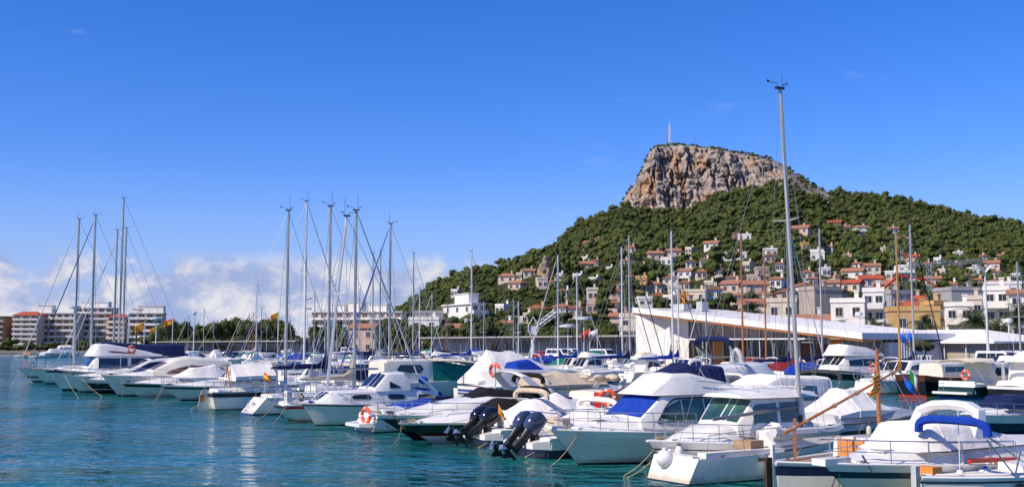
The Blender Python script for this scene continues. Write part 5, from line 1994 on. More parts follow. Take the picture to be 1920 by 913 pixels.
    if detail and rnd.random() < .5:
        b.lines([((L * .3, B * .3, f0 + 1.2), (L * .27, B * .3, f0 + 3.4))], GEL, .014, 'antenna')
    gen(b, base, row, px)
    return b


def sail(px, top, o, ang, row, L=None, cover=None, furl=None, hullc='white', mt=None, detail=1, lab=None, lean=0.0, boomlen=None, **kw):
    """sailing boat whose mast stands in row o in the direction of photo column px, masthead at photo row top"""
    t = slot_px(o, px)
    p = slot(o, t)
    mh = zat(top, p.y)
    L = L or max(7.0, min(13.0, mh * .72))
    d = NV if ang == ANG_IN else -NV
    loc = p - d * (L * .54)
    hc = HULLC[hullc]
    bands = [(.08, N_), (.13, W_), (.17, B_ if hullc == 'white' else W_), (.9, hc), (1, G_)]
    b = sloop('sailboat', '', loc, ang, L, L * .31, .6 + L * .035, .75 + L * .045, mh, .54, CAN[cover] if cover else None, furl, bands, mt=mt, detail=detail, mr=.04 + mh * .0044, lean=lean, wr=.010 + .00004 * p.y,
              spreaders=(.5,) if mh < 13 else (.38, .68), boomlen=boomlen, group=None, **kw)
    base = lab or '%s sailboat with %s' % (hullc, ('%s sail cover' % cover) if cover else 'a bare boom')
    gen(b, base, row, px)
    return b


def other_rows():
    rnd = random.Random(5)
    # ---------------- row B, bespoke
    def inb(px, o=12.9):
        return slot(o, slot_px(o, px))
    # grey white cruiser with a dark band, canopy and fenders; bow to the channel
    L = 7.6
    b = Boat('cabin_cruiser', 'grey white cruiser with dark waist band, white canopy and hanging fenders, bow to the channel', 'motor boat', inb(1500, 12.5), ANG_IN, L, 2.8, .85, 1.12, 'boats behind the front row', rake=1.3, flare=.42)
    b.hull(hm(), [(.1, K_), (.40, W_), (.66, K_), (.7, G_), (1, P_)])
    b.deck()
    b.rub(RUBBER, .04)
    s0 = [(6.7, .45, 1.08, .3, 1.14), (5.0, 1.0, 1.0, .85, 1.35), (.6, 1.2, .85, 1.1, 1.2)]
    b.trunk('foredeck_moulding', s0, GELG, .14)
    b.tent('cockpit_tent', [(.9, 1.15, 1.05, 1.5, .5), (2.0, 1.2, 1.05, 2.15, .35), (3.2, 1.15, 1.05, 2.15, .3), (4.6, .85, 1.2, 1.45, .2)], CANWH, .06)
    b.rail(.6, .985, .45, r=.016)
    for u in (.28, .52, .78):
        p = b.pt(u, 1, -1)
        fender(b.w(p.x, p.y - .12, p.z), ('aft', 'middle', 'forward')[int(u * 4) - 1 if u > .3 else 0] + ' fender on the grey white cruiser with the dark band', .11, .6, .1, FENDC)
    # canvas enclosed boat with clear window
    b = Boat('cabin_cruiser', 'white boat fully enclosed in white canvas with a clear window and rolled grey bimini', 'motor boat', inb(1385, 12.9), ANG_IN, 8.4, 3.0, .9, 1.2, 'boats behind the front row', rake=1.3, flare=.42)
    b.hull(hm(), [(.1, N_), (.8, W_), (1, G_)])
    b.deck()
    s1 = [(5.6, 1.0, 1.0, .85, 1.4), (4.6, 1.2, .95, 1.0, 2.5), (1.3, 1.3, .9, 1.12, 2.62), (.4, 1.3, .9, 1.15, 2.3)]
    b.trunk('canvas_enclosure', s1, CANWH, .2, sub=4)
    b.side('clear_window', s1, 3.6, 2.2, .42, .88, GLASSG, .2)
    b.side('canvas_panel_seam', s1, 4.1, 4.05, .02, .95, CANBG, .2)
    b.side('canvas_panel_seam', s1, 1.6, 1.55, .02, .95, CANBG, .2)
    b.rolled(5.0, 1.2, 1.6, 2.75, CANGY, -.2, .11, (4.2, 5.6), zleg=1.1)
    b.rail(.6, .985, .5, r=.016)
    # flybridge with tall rolled blue bimini, beige arch
    b = Boat('flybridge_cruiser', 'white flybridge cruiser with a tall rolled navy bimini on steel hoops', 'motor boat', inb(1268, 12.9), ANG_IN, 9.6, 3.3, 1.1, 1.4, 'boats behind the front row', rake=1.4, flare=.42)
    b.hull(hm(), [(.1, N_), (.8, W_), (1, G_)])
    b.deck()
    s1 = [(6.2, 1.1, 1.2, 1.0, 1.6), (5.2, 1.3, 1.1, 1.1, 2.5), (2.0, 1.35, 1.05, 1.2, 2.5)]
    b.trunk('cabin', s1, GEL, .1)
    b.side('side_window', s1, 5.0, 2.4, .4, .85, GLASS, .1, (.2, .2))
    b.trunk('flybridge', [(5.4, 1.1, 2.52, 1.0, 2.6), (4.7, 1.2, 2.52, 1.0, 3.1), (1.6, 1.25, 2.52, 1.1, 2.9)], GEL, .1)
    b.rolled(2.2, 1.15, 2.9, 4.25, CANNV, .4, .12, (3.3, 3.9, 2.8), zleg=2.6)
    b.arch(1.2, 1.3, 1.1, 2.6, 1.0, GEL2, .4, .12)
    lifebuoy(b.w(.1, -.9, 2.0), -NV, 'orange horseshoe lifebuoy behind the navy covered flybridge of the near cruiser', .30, .09, horseshoe=True)
    b.rail(.5, .985, .5)
    b.lines([((.2, -.9, 1.0), (.15, -.9, 1.75))], STEEL, .02, 'buoy_post')
    # cream oval biminis and beige hoods
    b = motor('cuddy', inb(1195), ANG_IN, 'B', 1195, rnd, 'cream', L=7.5)
    b.awning(.6, 2.6, 1.15, 2.55, CANCR, .10, 'oval_awning')
    b = motor('cuddy', inb(1240, 13.2), ANG_IN, 'B', 1240, rnd, 'cream', L=7.0)
    b.awning(.5, 2.4, 1.15, 2.6, CANCR, .10, 'oval_awning')
    b = Boat('cabin_cruiser', 'cream motor boat with crumpled tan canvas folded over its arch', 'motor boat', inb(1075), ANG_IN, 8.6, 3.1, 1.1, 1.35, 'boats behind the front row', rake=1.3, flare=.4)
    b.hull([ANTIB, GEL2] + HB[1:], [(.1, N_), (.8, W_), (1, G_)])
    b.deck()
    b.trunk('foredeck_moulding', [(7.4, .4, 1.3, .3, 1.4), (5.0, 1.1, 1.2, .95, 1.7), (.6, 1.35, 1.0, 1.25, 1.5)], GEL2, .15)
    m = MB()
    for i in range(9):
        m.ball((1.5 + rnd.uniform(-.5, 1.2), rnd.uniform(-.9, .9), 2.15 + rnd.uniform(-.12, .12)), (rnd.uniform(.22, .42), rnd.uniform(.2, .4), rnd.uniform(.08, .18)), 9, 6)
    m.build('folded_canvas', CANBG, b.root)['kind'] = 'stuff'
    b.arch(2.0, 1.25, 1.3, 2.3, .7, GEL2, .35, .1)
    b = Boat('cabin_cruiser', 'cream motor boat under a long peaked beige hood', 'motor boat', inb(985), ANG_IN, 8.6, 3.1, 1.1, 1.35, 'boats behind the front row', rake=1.3, flare=.4)
    b.hull([ANTIB, GEL2] + HB[1:], [(.1, N_), (.8, W_), (1, G_)])
    b.deck()
    b.trunk('foredeck_moulding', [(7.4, .4, 1.3, .3, 1.4), (5.0, 1.1, 1.2, .95, 1.7), (.6, 1.35, 1.0, 1.25, 1.5)], GEL2, .15)
    b.tent('hood', [(.3, 1.3, 1.5, 2.2, .9), (2.0, 1.3, 1.5, 2.42, .4), (3.6, 1.25, 1.55, 2.3, .4), (5.2, .9, 1.65, 1.85, .4)], CANBG, .05)
    b.arch(.9, 1.35, 1.3, 2.2, -.3, GEL2, .35, .1)
    # big white cruiser with navy stripes
    L = 12
    b = Boat('motor_yacht', 'large white motor yacht with two navy side stripes and a royal blue windscreen cover', 'motor yacht', inb(885, 13.5), ANG_IN, L, 3.9, 1.4, 1.9, 'boats behind the front row', rake=1.9, flare=.4)
    b.hull(hm(), [(.1, N_), (.62, P_), (.70, B_), (.76, P_), (.86, B_), (1, G_)])
    b.deck()
    s1 = [(7.6, 1.2, 1.6, 1.0, 1.9), (6.3, 1.5, 1.5, 1.2, 2.35), (2.0, 1.6, 1.4, 1.35, 2.4), (1.2, 1.6, 1.4, 1.35, 2.2)]
    b.trunk('cabin', s1, GELG, .15)
    b.side('side_window', s1, 6.0, 2.4, .3, .8, GLASSB, .15, (.2, .2))
    b.trunk('windscreen_cover', [(5.0, 1.0, 2.3, .6, 2.42), (4.0, 1.05, 2.3, .7, 3.0), (2.9, 1.05, 2.3, .7, 2.85)], CANBL, .2)
    b.rail(.5, .985, .6)
    # white tented boat with two lifebuoys
    b = Boat('covered_boat', 'white sailing boat hull under a tall peaked white winter tent', 'boat', inb(872, 14), ANG_IN, 9, 3.2, 1.2, 1.5, 'boats behind the front row', rake=1.3, flare=.3)
    b.hull(hm(), [(.1, N_), (.9, W_), (1, G_)])
    b.deck()
    b.tent('winter_tent', [(.2, 1.3, 1.5, 2.1, .4), (1.6, 1.35, 1.4, 3.6, .08), (3.6, 1.35, 1.5, 3.5, .08), (8.0, .6, 1.7, 2.1, .05)], CANWH, .1)
    q = inb(928, 12.4)
    lifebuoy(q + Vector((0, 0, 2.5)), -NV - DV * .3, 'orange lifebuoy on a white post in front of the peaked white tent', .34, .10, group='lifebuoys')
    m = MB()
    m.tube([(0, 0, .4), (0, 0, 2.9)], .06, 6)
    m.box((-.04, 0, 2.5), (.06, .3, .5))
    tag(m.build('lifebuoy_post', GEL), 'white post with plate that carries the lifebuoy in front of the tent', 'post').location = (q.x, q.y, 0)
    # green canvas with cream awning
    b = Boat('cabin_cruiser', 'cream cabin boat with a long cream awning and green side curtains', 'motor boat', inb(693, 13), ANG_IN, 10, 3.4, 1.2, 1.45, 'boats behind the front row', rake=1.3, flare=.35)
    b.hull([ANTIB, GEL2] + HB[1:], [(.1, N_), (.8, W_), (1, G_)])
    b.deck()
    s1 = [(4.6, 1.3, 1.2, 1.15, 2.75), (4.2, 1.35, 1.2, 1.2, 2.85), (1.0, 1.4, 1.15, 1.25, 2.85), (.6, 1.4, 1.15, 1.25, 2.7)]
    b.trunk('cabin', s1, GEL2, .1)
    b.side('side_window', s1, 3.8, 1.6, .45, .85, GLASS, .1, (.1, .1))
    s2 = [(8.2, 1.0, 1.5, .85, 2.3), (6.6, 1.25, 1.3, 1.1, 2.55), (4.65, 1.3, 1.25, 1.18, 2.72)]
    b.trunk('side_curtain', s2, CANGR, .1)
    b.awning(4.4, 9.0, 1.35, 2.78, CANCR, .16, 'awning', drop1=.35, zleg=1.4)
    # tall white mast with furled sail and radar, navy wrapped mast
    b = sail(572, 378, 17.0, ANG_IN, 'B', 13, None, SAILW, mt=ALUW, detail=2, lab='large white sailboat with a white mast carrying two radar domes', radar=.42)
    m = MB()
    c = b.mbot.lerp(b.mtop, .36) + Vector((.35, 0, 0))
    m.loft([[(c.x + q * math.cos(2 * math.pi * j / 12), q * math.sin(2 * math.pi * j / 12), c.z + zz) for j in range(12)] for q, zz in ((.2, 0), (.29, .04), (.29, .14), (.18, .22))])
    m.build('radar_dome', GEL, b.root)
    sail(731, 420, 17.0, ANG_OUT, 'B', 10, None, CANBL, detail=2, lab='white sailboat with a navy mast sleeve and blue furled sail', wrap=(.0, .12, CANNV))
    # generic row B in the gaps
    for px, kind, cv in ((640, 'cuddy', 'navy'), (598, 'cuddy', 'beige'), (548, 'cabin', 'navy'), (515, 'cuddy', 'blue'), (1330, 'cuddy', 'grey'), (1150, 'tent', 'grey'), (460, 'cabin', 'white'), (480, 'pilot', 'cream')):
        motor(kind, inb(px, 13.0 if px > 500 else 16.5), ANG_IN, 'B', px, rnd, cv, rnd.choice(['white', 'white', 'navy']), 1)
    # right edge: navy covered boats
    for px, py, lb in ((1822, 822, 'navy hulled boat under a navy cover with a white bow rail, at the right edge'), (1905, 800, 'white boat with navy folded canopy, partly cut by the right edge')):
        b = Boat('day_cruiser', lb, 'motor boat', bow_at(px, py, 7.5, 1.1), ANG_OUT, 7.5, 2.8, .85, 1.08, 'boats at the right edge of the channel', rake=1.2, flare=.4)
        b.hull(hm(), [(.1, N_), (.66, N_), (1, G_)])
        b.deck()
        b.trunk('foredeck_moulding', [(6.7, .4, 1.0, .3, 1.08), (5, 1.0, 1.0, .85, 1.25), (.5, 1.2, .9, 1.1, 1.2)], GEL, .12)
        b.trunk('cockpit_cover', [(5.2, .9, 1.15, .6, 1.25), (4.2, 1.05, 1.2, .8, 1.75), (.4, 1.1, 1.1, .85, 1.6)], CANNV, .15)
        b.rail(.55, .985, .5)
    # ---------------- row C and D, bespoke
    L = 9.6
    loc = slot(51, slot_px(51, 1520)) + NV * (L - 1.3)
    b = Boat('flybridge_cruiser', 'white flybridge fishing yacht with a broad black sheer band, bow to the channel', 'motor yacht', loc, ANG_OUT, L, 3.5, 1.3, 1.9, 'boats in the row across the channel', rake=1.5, flare=.38)
    b.hull(hm(), [(.06, K_), (.58, W_), (.93, K_), (1, G_)])
    b.deck()
    s1 = [(6.3, 1.2, 1.8, 1.05, 2.1), (5.3, 1.45, 1.7, 1.2, 3.0), (1.4, 1.55, 1.4, 1.3, 3.0)]
    b.trunk('cabin', s1, GEL, .1)
    for ya, yb in ((.06, .5), (.56, .96), (-.96, -.04)):
        b.front('windscreen_pane', s1, 6.2, 5.4, ya, yb, GLASS, .1)
    b.side('side_window', s1, 5.2, 3.5, (.4, .42), (.75, .88), GLASS, .1)
    b.side('side_window', s1, 3.4, 1.9, .42, .88, GLASS, .1)
    s2 = [(5.8, 1.2, 3.02, 1.05, 3.1), (5.0, 1.35, 3.02, 1.1, 3.95), (2.6, 1.4, 3.02, 1.2, 3.7), (.6, 1.35, 2.95, 1.25, 3.2)]
    b.trunk('flybridge', s2, GEL, .12)
    b.side('flybridge_stripe', s2, 5.2, 1.4, .30, .38, GELG, .12)
    b.rail(.45, .99, .6)
    b.flagstaff(.2, .6, 1.4, 1.2, 'blue', -.3, .5)
    # white stern with ring rails
    b = sloop('sailboat', 'white sailboat with rounded stern and tall ochre wooden mast, stern to the channel', slot(51, slot_px(51, 1618)), ANG_IN, 9.5, 3.2, 1.05, 1.25, zat(437, 93), .46, None, None,
              [(.08, R_), (.9, W_), (1, G_)], trake=-.4, stern=.62, mt=VARN2, mr=.1, group='boats in the row across the channel')
    m = MB()
    for y in (-.7, .7):
        m.torus((-.1, y, 1.5), .42, .03, (1, 0, 0), 14, 5)
    m.build('stern_ring', STEEL, b.root)['kind'] = 'stuff'
    lifebuoy(b.w(-.1, -.9, 2.1), -NV, 'red lifebuoy on the stern rail of the ochre masted sailboat', .30, .07)
    L = 9.5
    b = Boat('classic_launch', 'classic black hulled launch with varnished brown bulwarks', 'motor boat', slot(50.5, slot_px(50.5, 1700)), ANG_IN, L, 3.2, 1.3, 1.7, 'boats in the row across the channel', rake=1.0, trake=.3, stern=.85, flare=.25, spring=.35)
    b.hull([ANTIR, HULLW, BROWNH] + HB[2:], [(.06, R_), (.70, K_), (1, G_)])
    b.deck(TEAK)
    b.rub(VARN, .05)
    s1 = [(6.5, 1.0, 1.4, .9, 2.0), (5.8, 1.1, 1.35, .95, 2.5), (2.6, 1.15, 1.3, 1.0, 2.5)]
    b.trunk('cabin', s1, GEL2, .08)
    b.side('side_window', s1, 5.4, 3.0, .45, .85, GLASSN, .08)
    b.front('windscreen', s1, 6.4, 5.9, -.9, .9, GLASSN, .08)
    sail(1710, 420, 66, ANG_IN, 'D', 11, 'navy', CANNV, detail=1, lab='white sailboat with a big navy sail cover near the round bush')
    L = 8.5
    b = Boat('cabin_cruiser', 'white cabin boat with a cream awning, blue waterline and lifebuoy, stern to the channel', 'motor boat', slot(50.3, slot_px(50.3, 1788)), ANG_IN, L, 3.4, 1.1, 1.4, 'boats in the row across the channel', rake=1.2, trake=-.4, flare=.35)
    b.hull([ANTIB, DGREENH] + HB[1:], [(.14, B_), (.80, W_), (1, G_)])
    b.deck()
    m = MB()
    m.box((-.45, 0, .45), (1.0, 2.9, .16))
    m.box((.02, 0, .85), (.12, 3.0, .9))
    m.build('stern_platform', GEL, b.root)
    s1 = [(5.8, 1.0, 1.3, .85, 1.9), (5.0, 1.25, 1.2, 1.05, 2.6), (2.6, 1.35, 1.1, 1.15, 2.6)]
    b.trunk('cabin', s1, GEL2, .12)
    b.side('side_window', s1, 4.8, 2.9, .4, .85, GLASS, .12, (.3, .1))
    b.awning(-.2, 2.7, 1.4, 2.75, CANCR, .22, 'awning', drop0=.1, zleg=1.2)
    lifebuoy(b.w(.0, -.75, 1.75), -NV, 'orange lifebuoy on the stern of the boat with the cream awning', .30, .09)
    b.ladder(-.9, .7, .3, 1.2, .4)
    b = motor('fly', slot(51, slot_px(51, 1880)), ANG_IN, 'C', 1880, rnd, 'white', 'black', 1, 9.5)
    b = motor('cabin', slot(64, slot_px(64, 1760)), ANG_OUT, 'D', 1760, rnd, 'cream', 'white', 1, 10.5)
    # maroon covered boats, inflatable on end, jerrycan boat
    for px, k in ((1345, 'tent'), (1425, 'tent')):
        motor(k, slot(52, slot_px(52, px)), ANG_IN, 'C', px, rnd, 'maroon', 'white', 1, 8.5, 1.15)
    q = slot(50.6, slot_px(50.6, 1381), 1.0)
    b = motor('cabin', slot(51.6, slot_px(51.6, 1385)), ANG_IN, 'C', 1385, rnd, 'blue', 'grey', 1, 8.5)
    d = thing('inflatable_dinghy', 'grey inflatable dinghy stood on end at a stern across the channel', 'dinghy', q, ANG_IN)
    m = MB()
    P = [Vector((0, -.55, 0)), Vector((-.05, -.6, .9)), Vector((-.1, -.5, 1.8)), Vector((-.14, -.25, 2.35)), Vector((-.15, 0, 2.5)), Vector((-.14, .25, 2.35)), Vector((-.1, .5, 1.8)), Vector((-.05, .6, .9)), Vector((0, .55, 0))]
    m.tube(P, .23, 9)
    m.build('inflatable_tube', GELG, d)
    m = MB()
    m.add([(.05, -.5, .1), (.05, .5, .1), (-.05, .45, 1.8), (-.1, 0, 2.3), (-.05, -.45, 1.8), (.09, -.5, .1), (.09, .5, .1), (-.01, .45, 1.8), (-.06, 0, 2.3), (-.01, -.45, 1.8)], [(0, 1, 2, 3, 4), (9, 8, 7, 6, 5), (0, 5, 6, 1), (1, 6, 7, 2), (2, 7, 8, 3), (3, 8, 9, 4), (4, 9, 5, 0)])
    m.build('dinghy_floor', RUBBER, d)
    b = motor('tent', slot(51, slot_px(51, 1462)), ANG_IN, 'C', 1462, rnd, 'blue', 'black', 1, 7.5, 1.1)
    m = MB()
    for y in (-.32, .12):
        m.box((-.1, y, 1.35), (.3, .38, .55))
    tag(m.build('jerrycan_stack', GEL), 'white jerrycans strapped to the blue covered stern across the channel', 'jerrycans')['kind'] = 'stuff'
    bpy.data.objects['jerrycan_stack'].location = b.root.location
    bpy.data.objects['jerrycan_stack'].rotation_euler = b.root.rotation_euler
    # masts one can tell apart
    sail(535 + 48, 470, 22, ANG_IN, 'B', 10, 'grey', SAILW, detail=1, lab='white sailboat with a shorter mast behind the twin radar mast') if False else None
    for (px, top, o, ang, row, cover, furl, mt, hc, lab) in (
            (482, 535, 56, ANG_IN, 'C', 'white', None, ALUW, 'white', None), (699, 475, 51, ANG_IN, 'C', 'navy', SAILW, None, 'navy', None), (713, 472, 56, ANG_OUT, 'C', None, CANNV, None, 'white', None),
            (775, 475, 52, ANG_IN, 'C', 'navy', SAILW, None, 'white', None), (787, 540, 68, ANG_IN, 'D', 'blue', None, ALUW, 'white', None), (884, 472, 56, ANG_IN, 'C', 'blue', CANBK, ALUW, 'white', 'white sailboat with a blue sail cover and black furled headsail'),
            (1046, 478, 55, ANG_OUT, 'C', 'teal', SAILW, ALUW, 'white', 'white sailboat with a teal sail cover right of the jib crane'), (1180, 440, 56, ANG_IN, 'C', 'navy', CANNV, None, 'white', 'white sailboat with a navy furled headsail left of the clubhouse'),
            (1166, 462, 60, ANG_IN, 'C', 'blue', CANNV, ALUW, 'white', None), (1260, 432, 56, ANG_IN, 'C', 'blue', None, ALUW, 'white', 'white sailboat with a royal blue sail cover before the white club wall'),
            (1391, 437, 57, ANG_OUT, 'C', None, None, VARN, 'black', 'black hulled sailboat with a tall orange wooden mast before the clubhouse'), (1434, 470, 68, ANG_IN, 'D', None, None, VARN, 'white', 'white ketch with a shorter orange wooden mast before the clubhouse'),
            (1478, 408, 54, ANG_IN, 'C', 'navy', SAILW, ALUD, 'white', 'white sailboat with a thick grey mast before the clubhouse'), (1539, 428, 66, ANG_IN, 'D', 'navy', None, None, 'navy', 'navy sailboat with silver mast at the orange club doors')):
        sail(px, top, o, ang, row, None, cover, furl, hc, mt, 1, lab)
    # ---------------- generic boats along rows C and D, out to the far quay
    kinds = ['cuddy', 'cabin', 'fly', 'tent', 'cuddy', 'pilot', 'open', 'cabin']
    cvs = ['navy', 'blue', 'white', 'cream', 'beige', 'white', 'navy', 'green', 'bright blue', 'black', 'grey']
    taken = {'C': [1520, 1618, 1700, 1788, 1880, 1345, 1425, 1385, 1462], 'D': [1760]}
    for row, o, ang, step in (('C', 51.5, ANG_IN, 4.1), ('D', 64.2, ANG_OUT, 4.3), ('E', 77.5, ANG_IN, 6.5)):
        t = -12.0
        while t < 262:
            t += step * rnd.uniform(.85, 1.2) * (1 + max(0, t - 100) / 260)
            p = slot(o, t)
            px = CX + FPX * p.x / p.y
            if px > 1960 or px < 325:
                continue
            if row == 'C' and any(abs(px - q) < 30 for q in taken['C']):
                continue
            D = p.y
            det = 1 if D < 175 else 0
            rw = ('F' if D > 185 else 'C') if row == 'C' else ('F' if D > 185 else 'D')
            bow = rnd.random() < .4
            ang_ = ang
            p0 = p
            if row == 'C' and bow:
                ang_ = ANG_OUT
                p0 = slot(o + 7.5, t)
            if row == 'D' and bow:
                ang_ = ANG_IN
            if row == 'D' and not bow:
                p0 = slot(o + 8, t)
            if row == 'E':
                p0 = slot(o - 6.5, t) if False else slot(70.5, t)
                ang_ = ANG_IN
            if rnd.random() < (.30 if px > 1000 else .42) and row != 'E':
                L = rnd.uniform(7, 11)
                cover = rnd.choice(['navy', 'blue', 'white', 'beige', None, 'teal', 'navy'])
                mh = L * rnd.uniform(1.05, 1.3)
                top = HZ - (mh - EYE) / D * FPX
                sail(px, top, o + 4.5, ang_, rw, L, cover, rnd.choice([SAILW, SAILW, CANNV, CANBL, None]), rnd.choice(['white', 'white', 'white', 'navy']), rnd.choice([None, ALUW, None, VARN if rnd.random() < .3 else None]), det)
            else:
                motor(rnd.choice(kinds), p0, ang_, rw, px, rnd, rnd.choice(cvs), rnd.choice(['white', 'white', 'white', 'white', 'navy', 'black', 'grey']), det, rnd.uniform(5.8, 9.2))
    # far left: small boats at the distant quay
    for px, py, lb in ((28, 670, 'small open boat with an orange cuddy at the far left quay'), (55, 671, 'tiny white boat at the far left quay, right of the orange one')):
        p = gnd(px, py)
        b = Boat('small_boat', lb, 'boat', p, .1, 6.5, 2.2, .7, .95, 'small boats at the far left quay')
        b.hull(hm(), [(.1, N_), (1, W_)])
        b.deck()
        b.trunk('cuddy', [(4.5, .7, .8, .5, 1.3), (2.5, .8, .75, .7, 1.6)], WOODP if px < 40 else GEL, .1)
    b = motor('fly', gnd(150, 668) , ANG_OUT, 'F', 150, rnd, 'white', 'white', 0, 12)
    b = motor('cabin', gnd(128, 669), ANG_OUT, 'F', 128, rnd, 'grey', 'white', 0, 10)


other_rows()
ORD = ['leftmost', 'second', 'third', 'fourth', 'fifth', 'sixth', 'seventh', 'eighth', 'ninth', 'tenth', 'eleventh', 'twelfth', 'thirteenth', 'fourteenth', 'fifteenth']


def finish_labels():
    d = {}
    for r, base, row, px in GEN:
        d.setdefault((base, row), []).append((px, r))
    for (base, row), L in d.items():
        L.sort(key=lambda q: q[0])
        for i, (px, r) in enumerate(L):
            lab = base + ' ' + ROWW[row]
            if len(L) > 1:
                lab += ', leftmost' if i == 0 else ', %s from left' % ORD[i]
            r['label'] = lab


finish_labels()


# ------------------------------------------------------------------ building materials
PLW = mat('white_plaster', (0.78, 0.75, 0.68), 0.9, var=0.08, scale=.5, streak=.15, bump=.1, bscale=10)
PLG = mat('grey_render_and_shaded_white', (0.36, 0.35, 0.345), 0.9, var=0.12, scale=.4, streak=.2)
PLC = mat('cream_plaster', (0.66, 0.57, 0.44), 0.9, var=0.08, scale=.5, streak=.15)
PLO = mat('ochre_plaster', (0.58, 0.37, 0.14), 0.9, var=0.08, scale=.5, streak=.15)
PLP = mat('pink_plaster', (0.64, 0.46, 0.36), 0.9, var=0.08, scale=.5, streak=.15)
PLB = mat('brown_brick', (0.26, 0.15, 0.10), 0.9, var=0.15, scale=.6)
PLT = mat('beige_render', (0.42, 0.35, 0.28), 0.9, var=0.1, scale=.4, streak=.2)
TILE = mat('clay_roof_tiles', (0.40, 0.17, 0.09), 0.85, var=0.3, scale=1.2, bump=.6, bscale=3, wave=1.2, col2=(0.34, 0.16, 0.09))
TILER = mat('red_roof_tiles', (0.45, 0.085, 0.035), 0.85, var=0.25, scale=1.2, bump=.6, bscale=3, wave=1.2)
WROOF = mat('white_metal_roof', (0.78, 0.75, 0.70), 0.8, var=0.06, scale=.4, streak=.1)
WING = mat('window_glass', (0.03, 0.035, 0.04), 0.08, var=0.5, scale=.6, spec=.6)
WINF = mat('window_frame_paint', (0.6, 0.58, 0.55), 0.5)
SHUT = mat('brown_shutter', (0.16, 0.09, 0.05), 0.7, var=.2)
CLUBG = mat('club_glass', (0.16, 0.17, 0.16), 0.08, var=.4, scale=.4, spec=.7)
CLUBD = mat('dark_club_glass', (0.015, 0.015, 0.016), 0.06, var=.4, scale=.5, spec=.6)
TIMB = mat('brown_timber_cladding', (0.16, 0.06, 0.03), .6, var=.25, scale=2)
TRUNK = mat('tree_bark', (0.10, 0.07, 0.05), .95, var=.3, scale=4, bump=.5, bscale=6)
PALMT = mat('palm_trunk_bark', (0.14, 0.10, 0.07), .95, var=.35, scale=6, bump=.6, bscale=8)
STEELW = mat('white_painted_steel', (0.62, 0.63, 0.63), .4, var=.08)
CRANEG = mat('grey_green_crane_paint', (0.22, 0.27, 0.27), .5, var=.1)
CRANEO = mat('orange_crane_paint', (0.70, 0.27, 0.02), .5, var=.1)
CRANER = mat('red_crane_paint', (0.50, 0.04, 0.025), .5, var=.1)
CARW = mat('white_car_paint', (0.72, 0.72, 0.71), .2, var=.03, coat=.5)
CARB = mat('dark_blue_car_paint', (0.015, 0.025, 0.055), .15, var=.05, coat=.6)
CARR = mat('red_car_paint', (0.35, 0.02, 0.02), .2, var=.05, coat=.5)
CARS = mat('silver_car_paint', (0.38, 0.39, 0.40), .25, metal=.4, var=.05, coat=.4)


def leaf_mat(name, a, b):
    m = bpy.data.materials.new(name)
    m.use_nodes = True
    t = m.node_tree
    N = NT(t)
    bs = t.nodes['Principled BSDF']
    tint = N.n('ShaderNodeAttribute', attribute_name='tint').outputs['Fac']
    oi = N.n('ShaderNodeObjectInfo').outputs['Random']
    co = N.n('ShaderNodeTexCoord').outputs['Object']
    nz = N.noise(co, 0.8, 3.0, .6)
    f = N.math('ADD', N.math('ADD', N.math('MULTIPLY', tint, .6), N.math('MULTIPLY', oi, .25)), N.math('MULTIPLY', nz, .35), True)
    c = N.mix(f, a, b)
    t.links.new(c, bs.inputs['Base Color'])
    bs.inputs['Roughness'].default_value = .7
    bs.inputs['Specular IOR Level'].default_value = .2
    return m


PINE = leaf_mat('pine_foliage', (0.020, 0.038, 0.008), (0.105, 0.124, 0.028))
BUSHM = leaf_mat('olive_bush_foliage', (0.03, 0.04, 0.012), (0.12, 0.11, 0.035))
PALMM = leaf_mat('palm_frond_green', (0.03, 0.05, 0.02), (0.10, 0.12, 0.04))


# ------------------------------------------------------------------ buildings
def windowset(parent, spots, wd, ht, frame=WINF, pane=WING, cache={}):
    """spots: (x, y, z, facing angle); a window = frame with a recessed pane, meshes shared between alike windows"""
    key = (round(wd, 2), round(ht, 2), frame.name, pane.name)
    if key not in cache:
        f = MB()
        t = .09
        for (cx, cz, sx, sz) in ((0, ht / 2 + t / 2, wd + 2 * t, t), (0, -ht / 2 - t / 2, wd + 2.6 * t, t), (-wd / 2 - t / 2, 0, t, ht), (wd / 2 + t / 2, 0, t, ht), (0, 0, .06, ht)):
            f.box((cx, -.04, cz), (sx, .12, sz))
        g = MB()
        g.box((0, .0, 0), (wd - .004, .05, ht - .004))
        cache[key] = (f.mesh('window', frame), g.mesh('pane', pane))
    fm, gm = cache[key]
    for (x, y, z, a) in spots:
        o = link('window', fm, parent, (x, y, z), a)
        link('pane', gm, o)


def face_spots(w, d, ang_list, n, zs, inset=.5):
    out = []
    for side_, cnt in zip(ang_list, n):
        for z in zs:
            for i in range(cnt):
                f = (i + .5) / cnt
                if side_ == 'front':
                    out.append((-w / 2 + w * f, -d / 2 - .025, z, 0))
                elif side_ == 'left':
                    out.append((-w / 2 - .025, d / 2 - d * f, z, -math.pi / 2))
                elif side_ == 'right':
                    out.append((w / 2 + .025, -d / 2 + d * f, z, math.pi / 2))
    return out


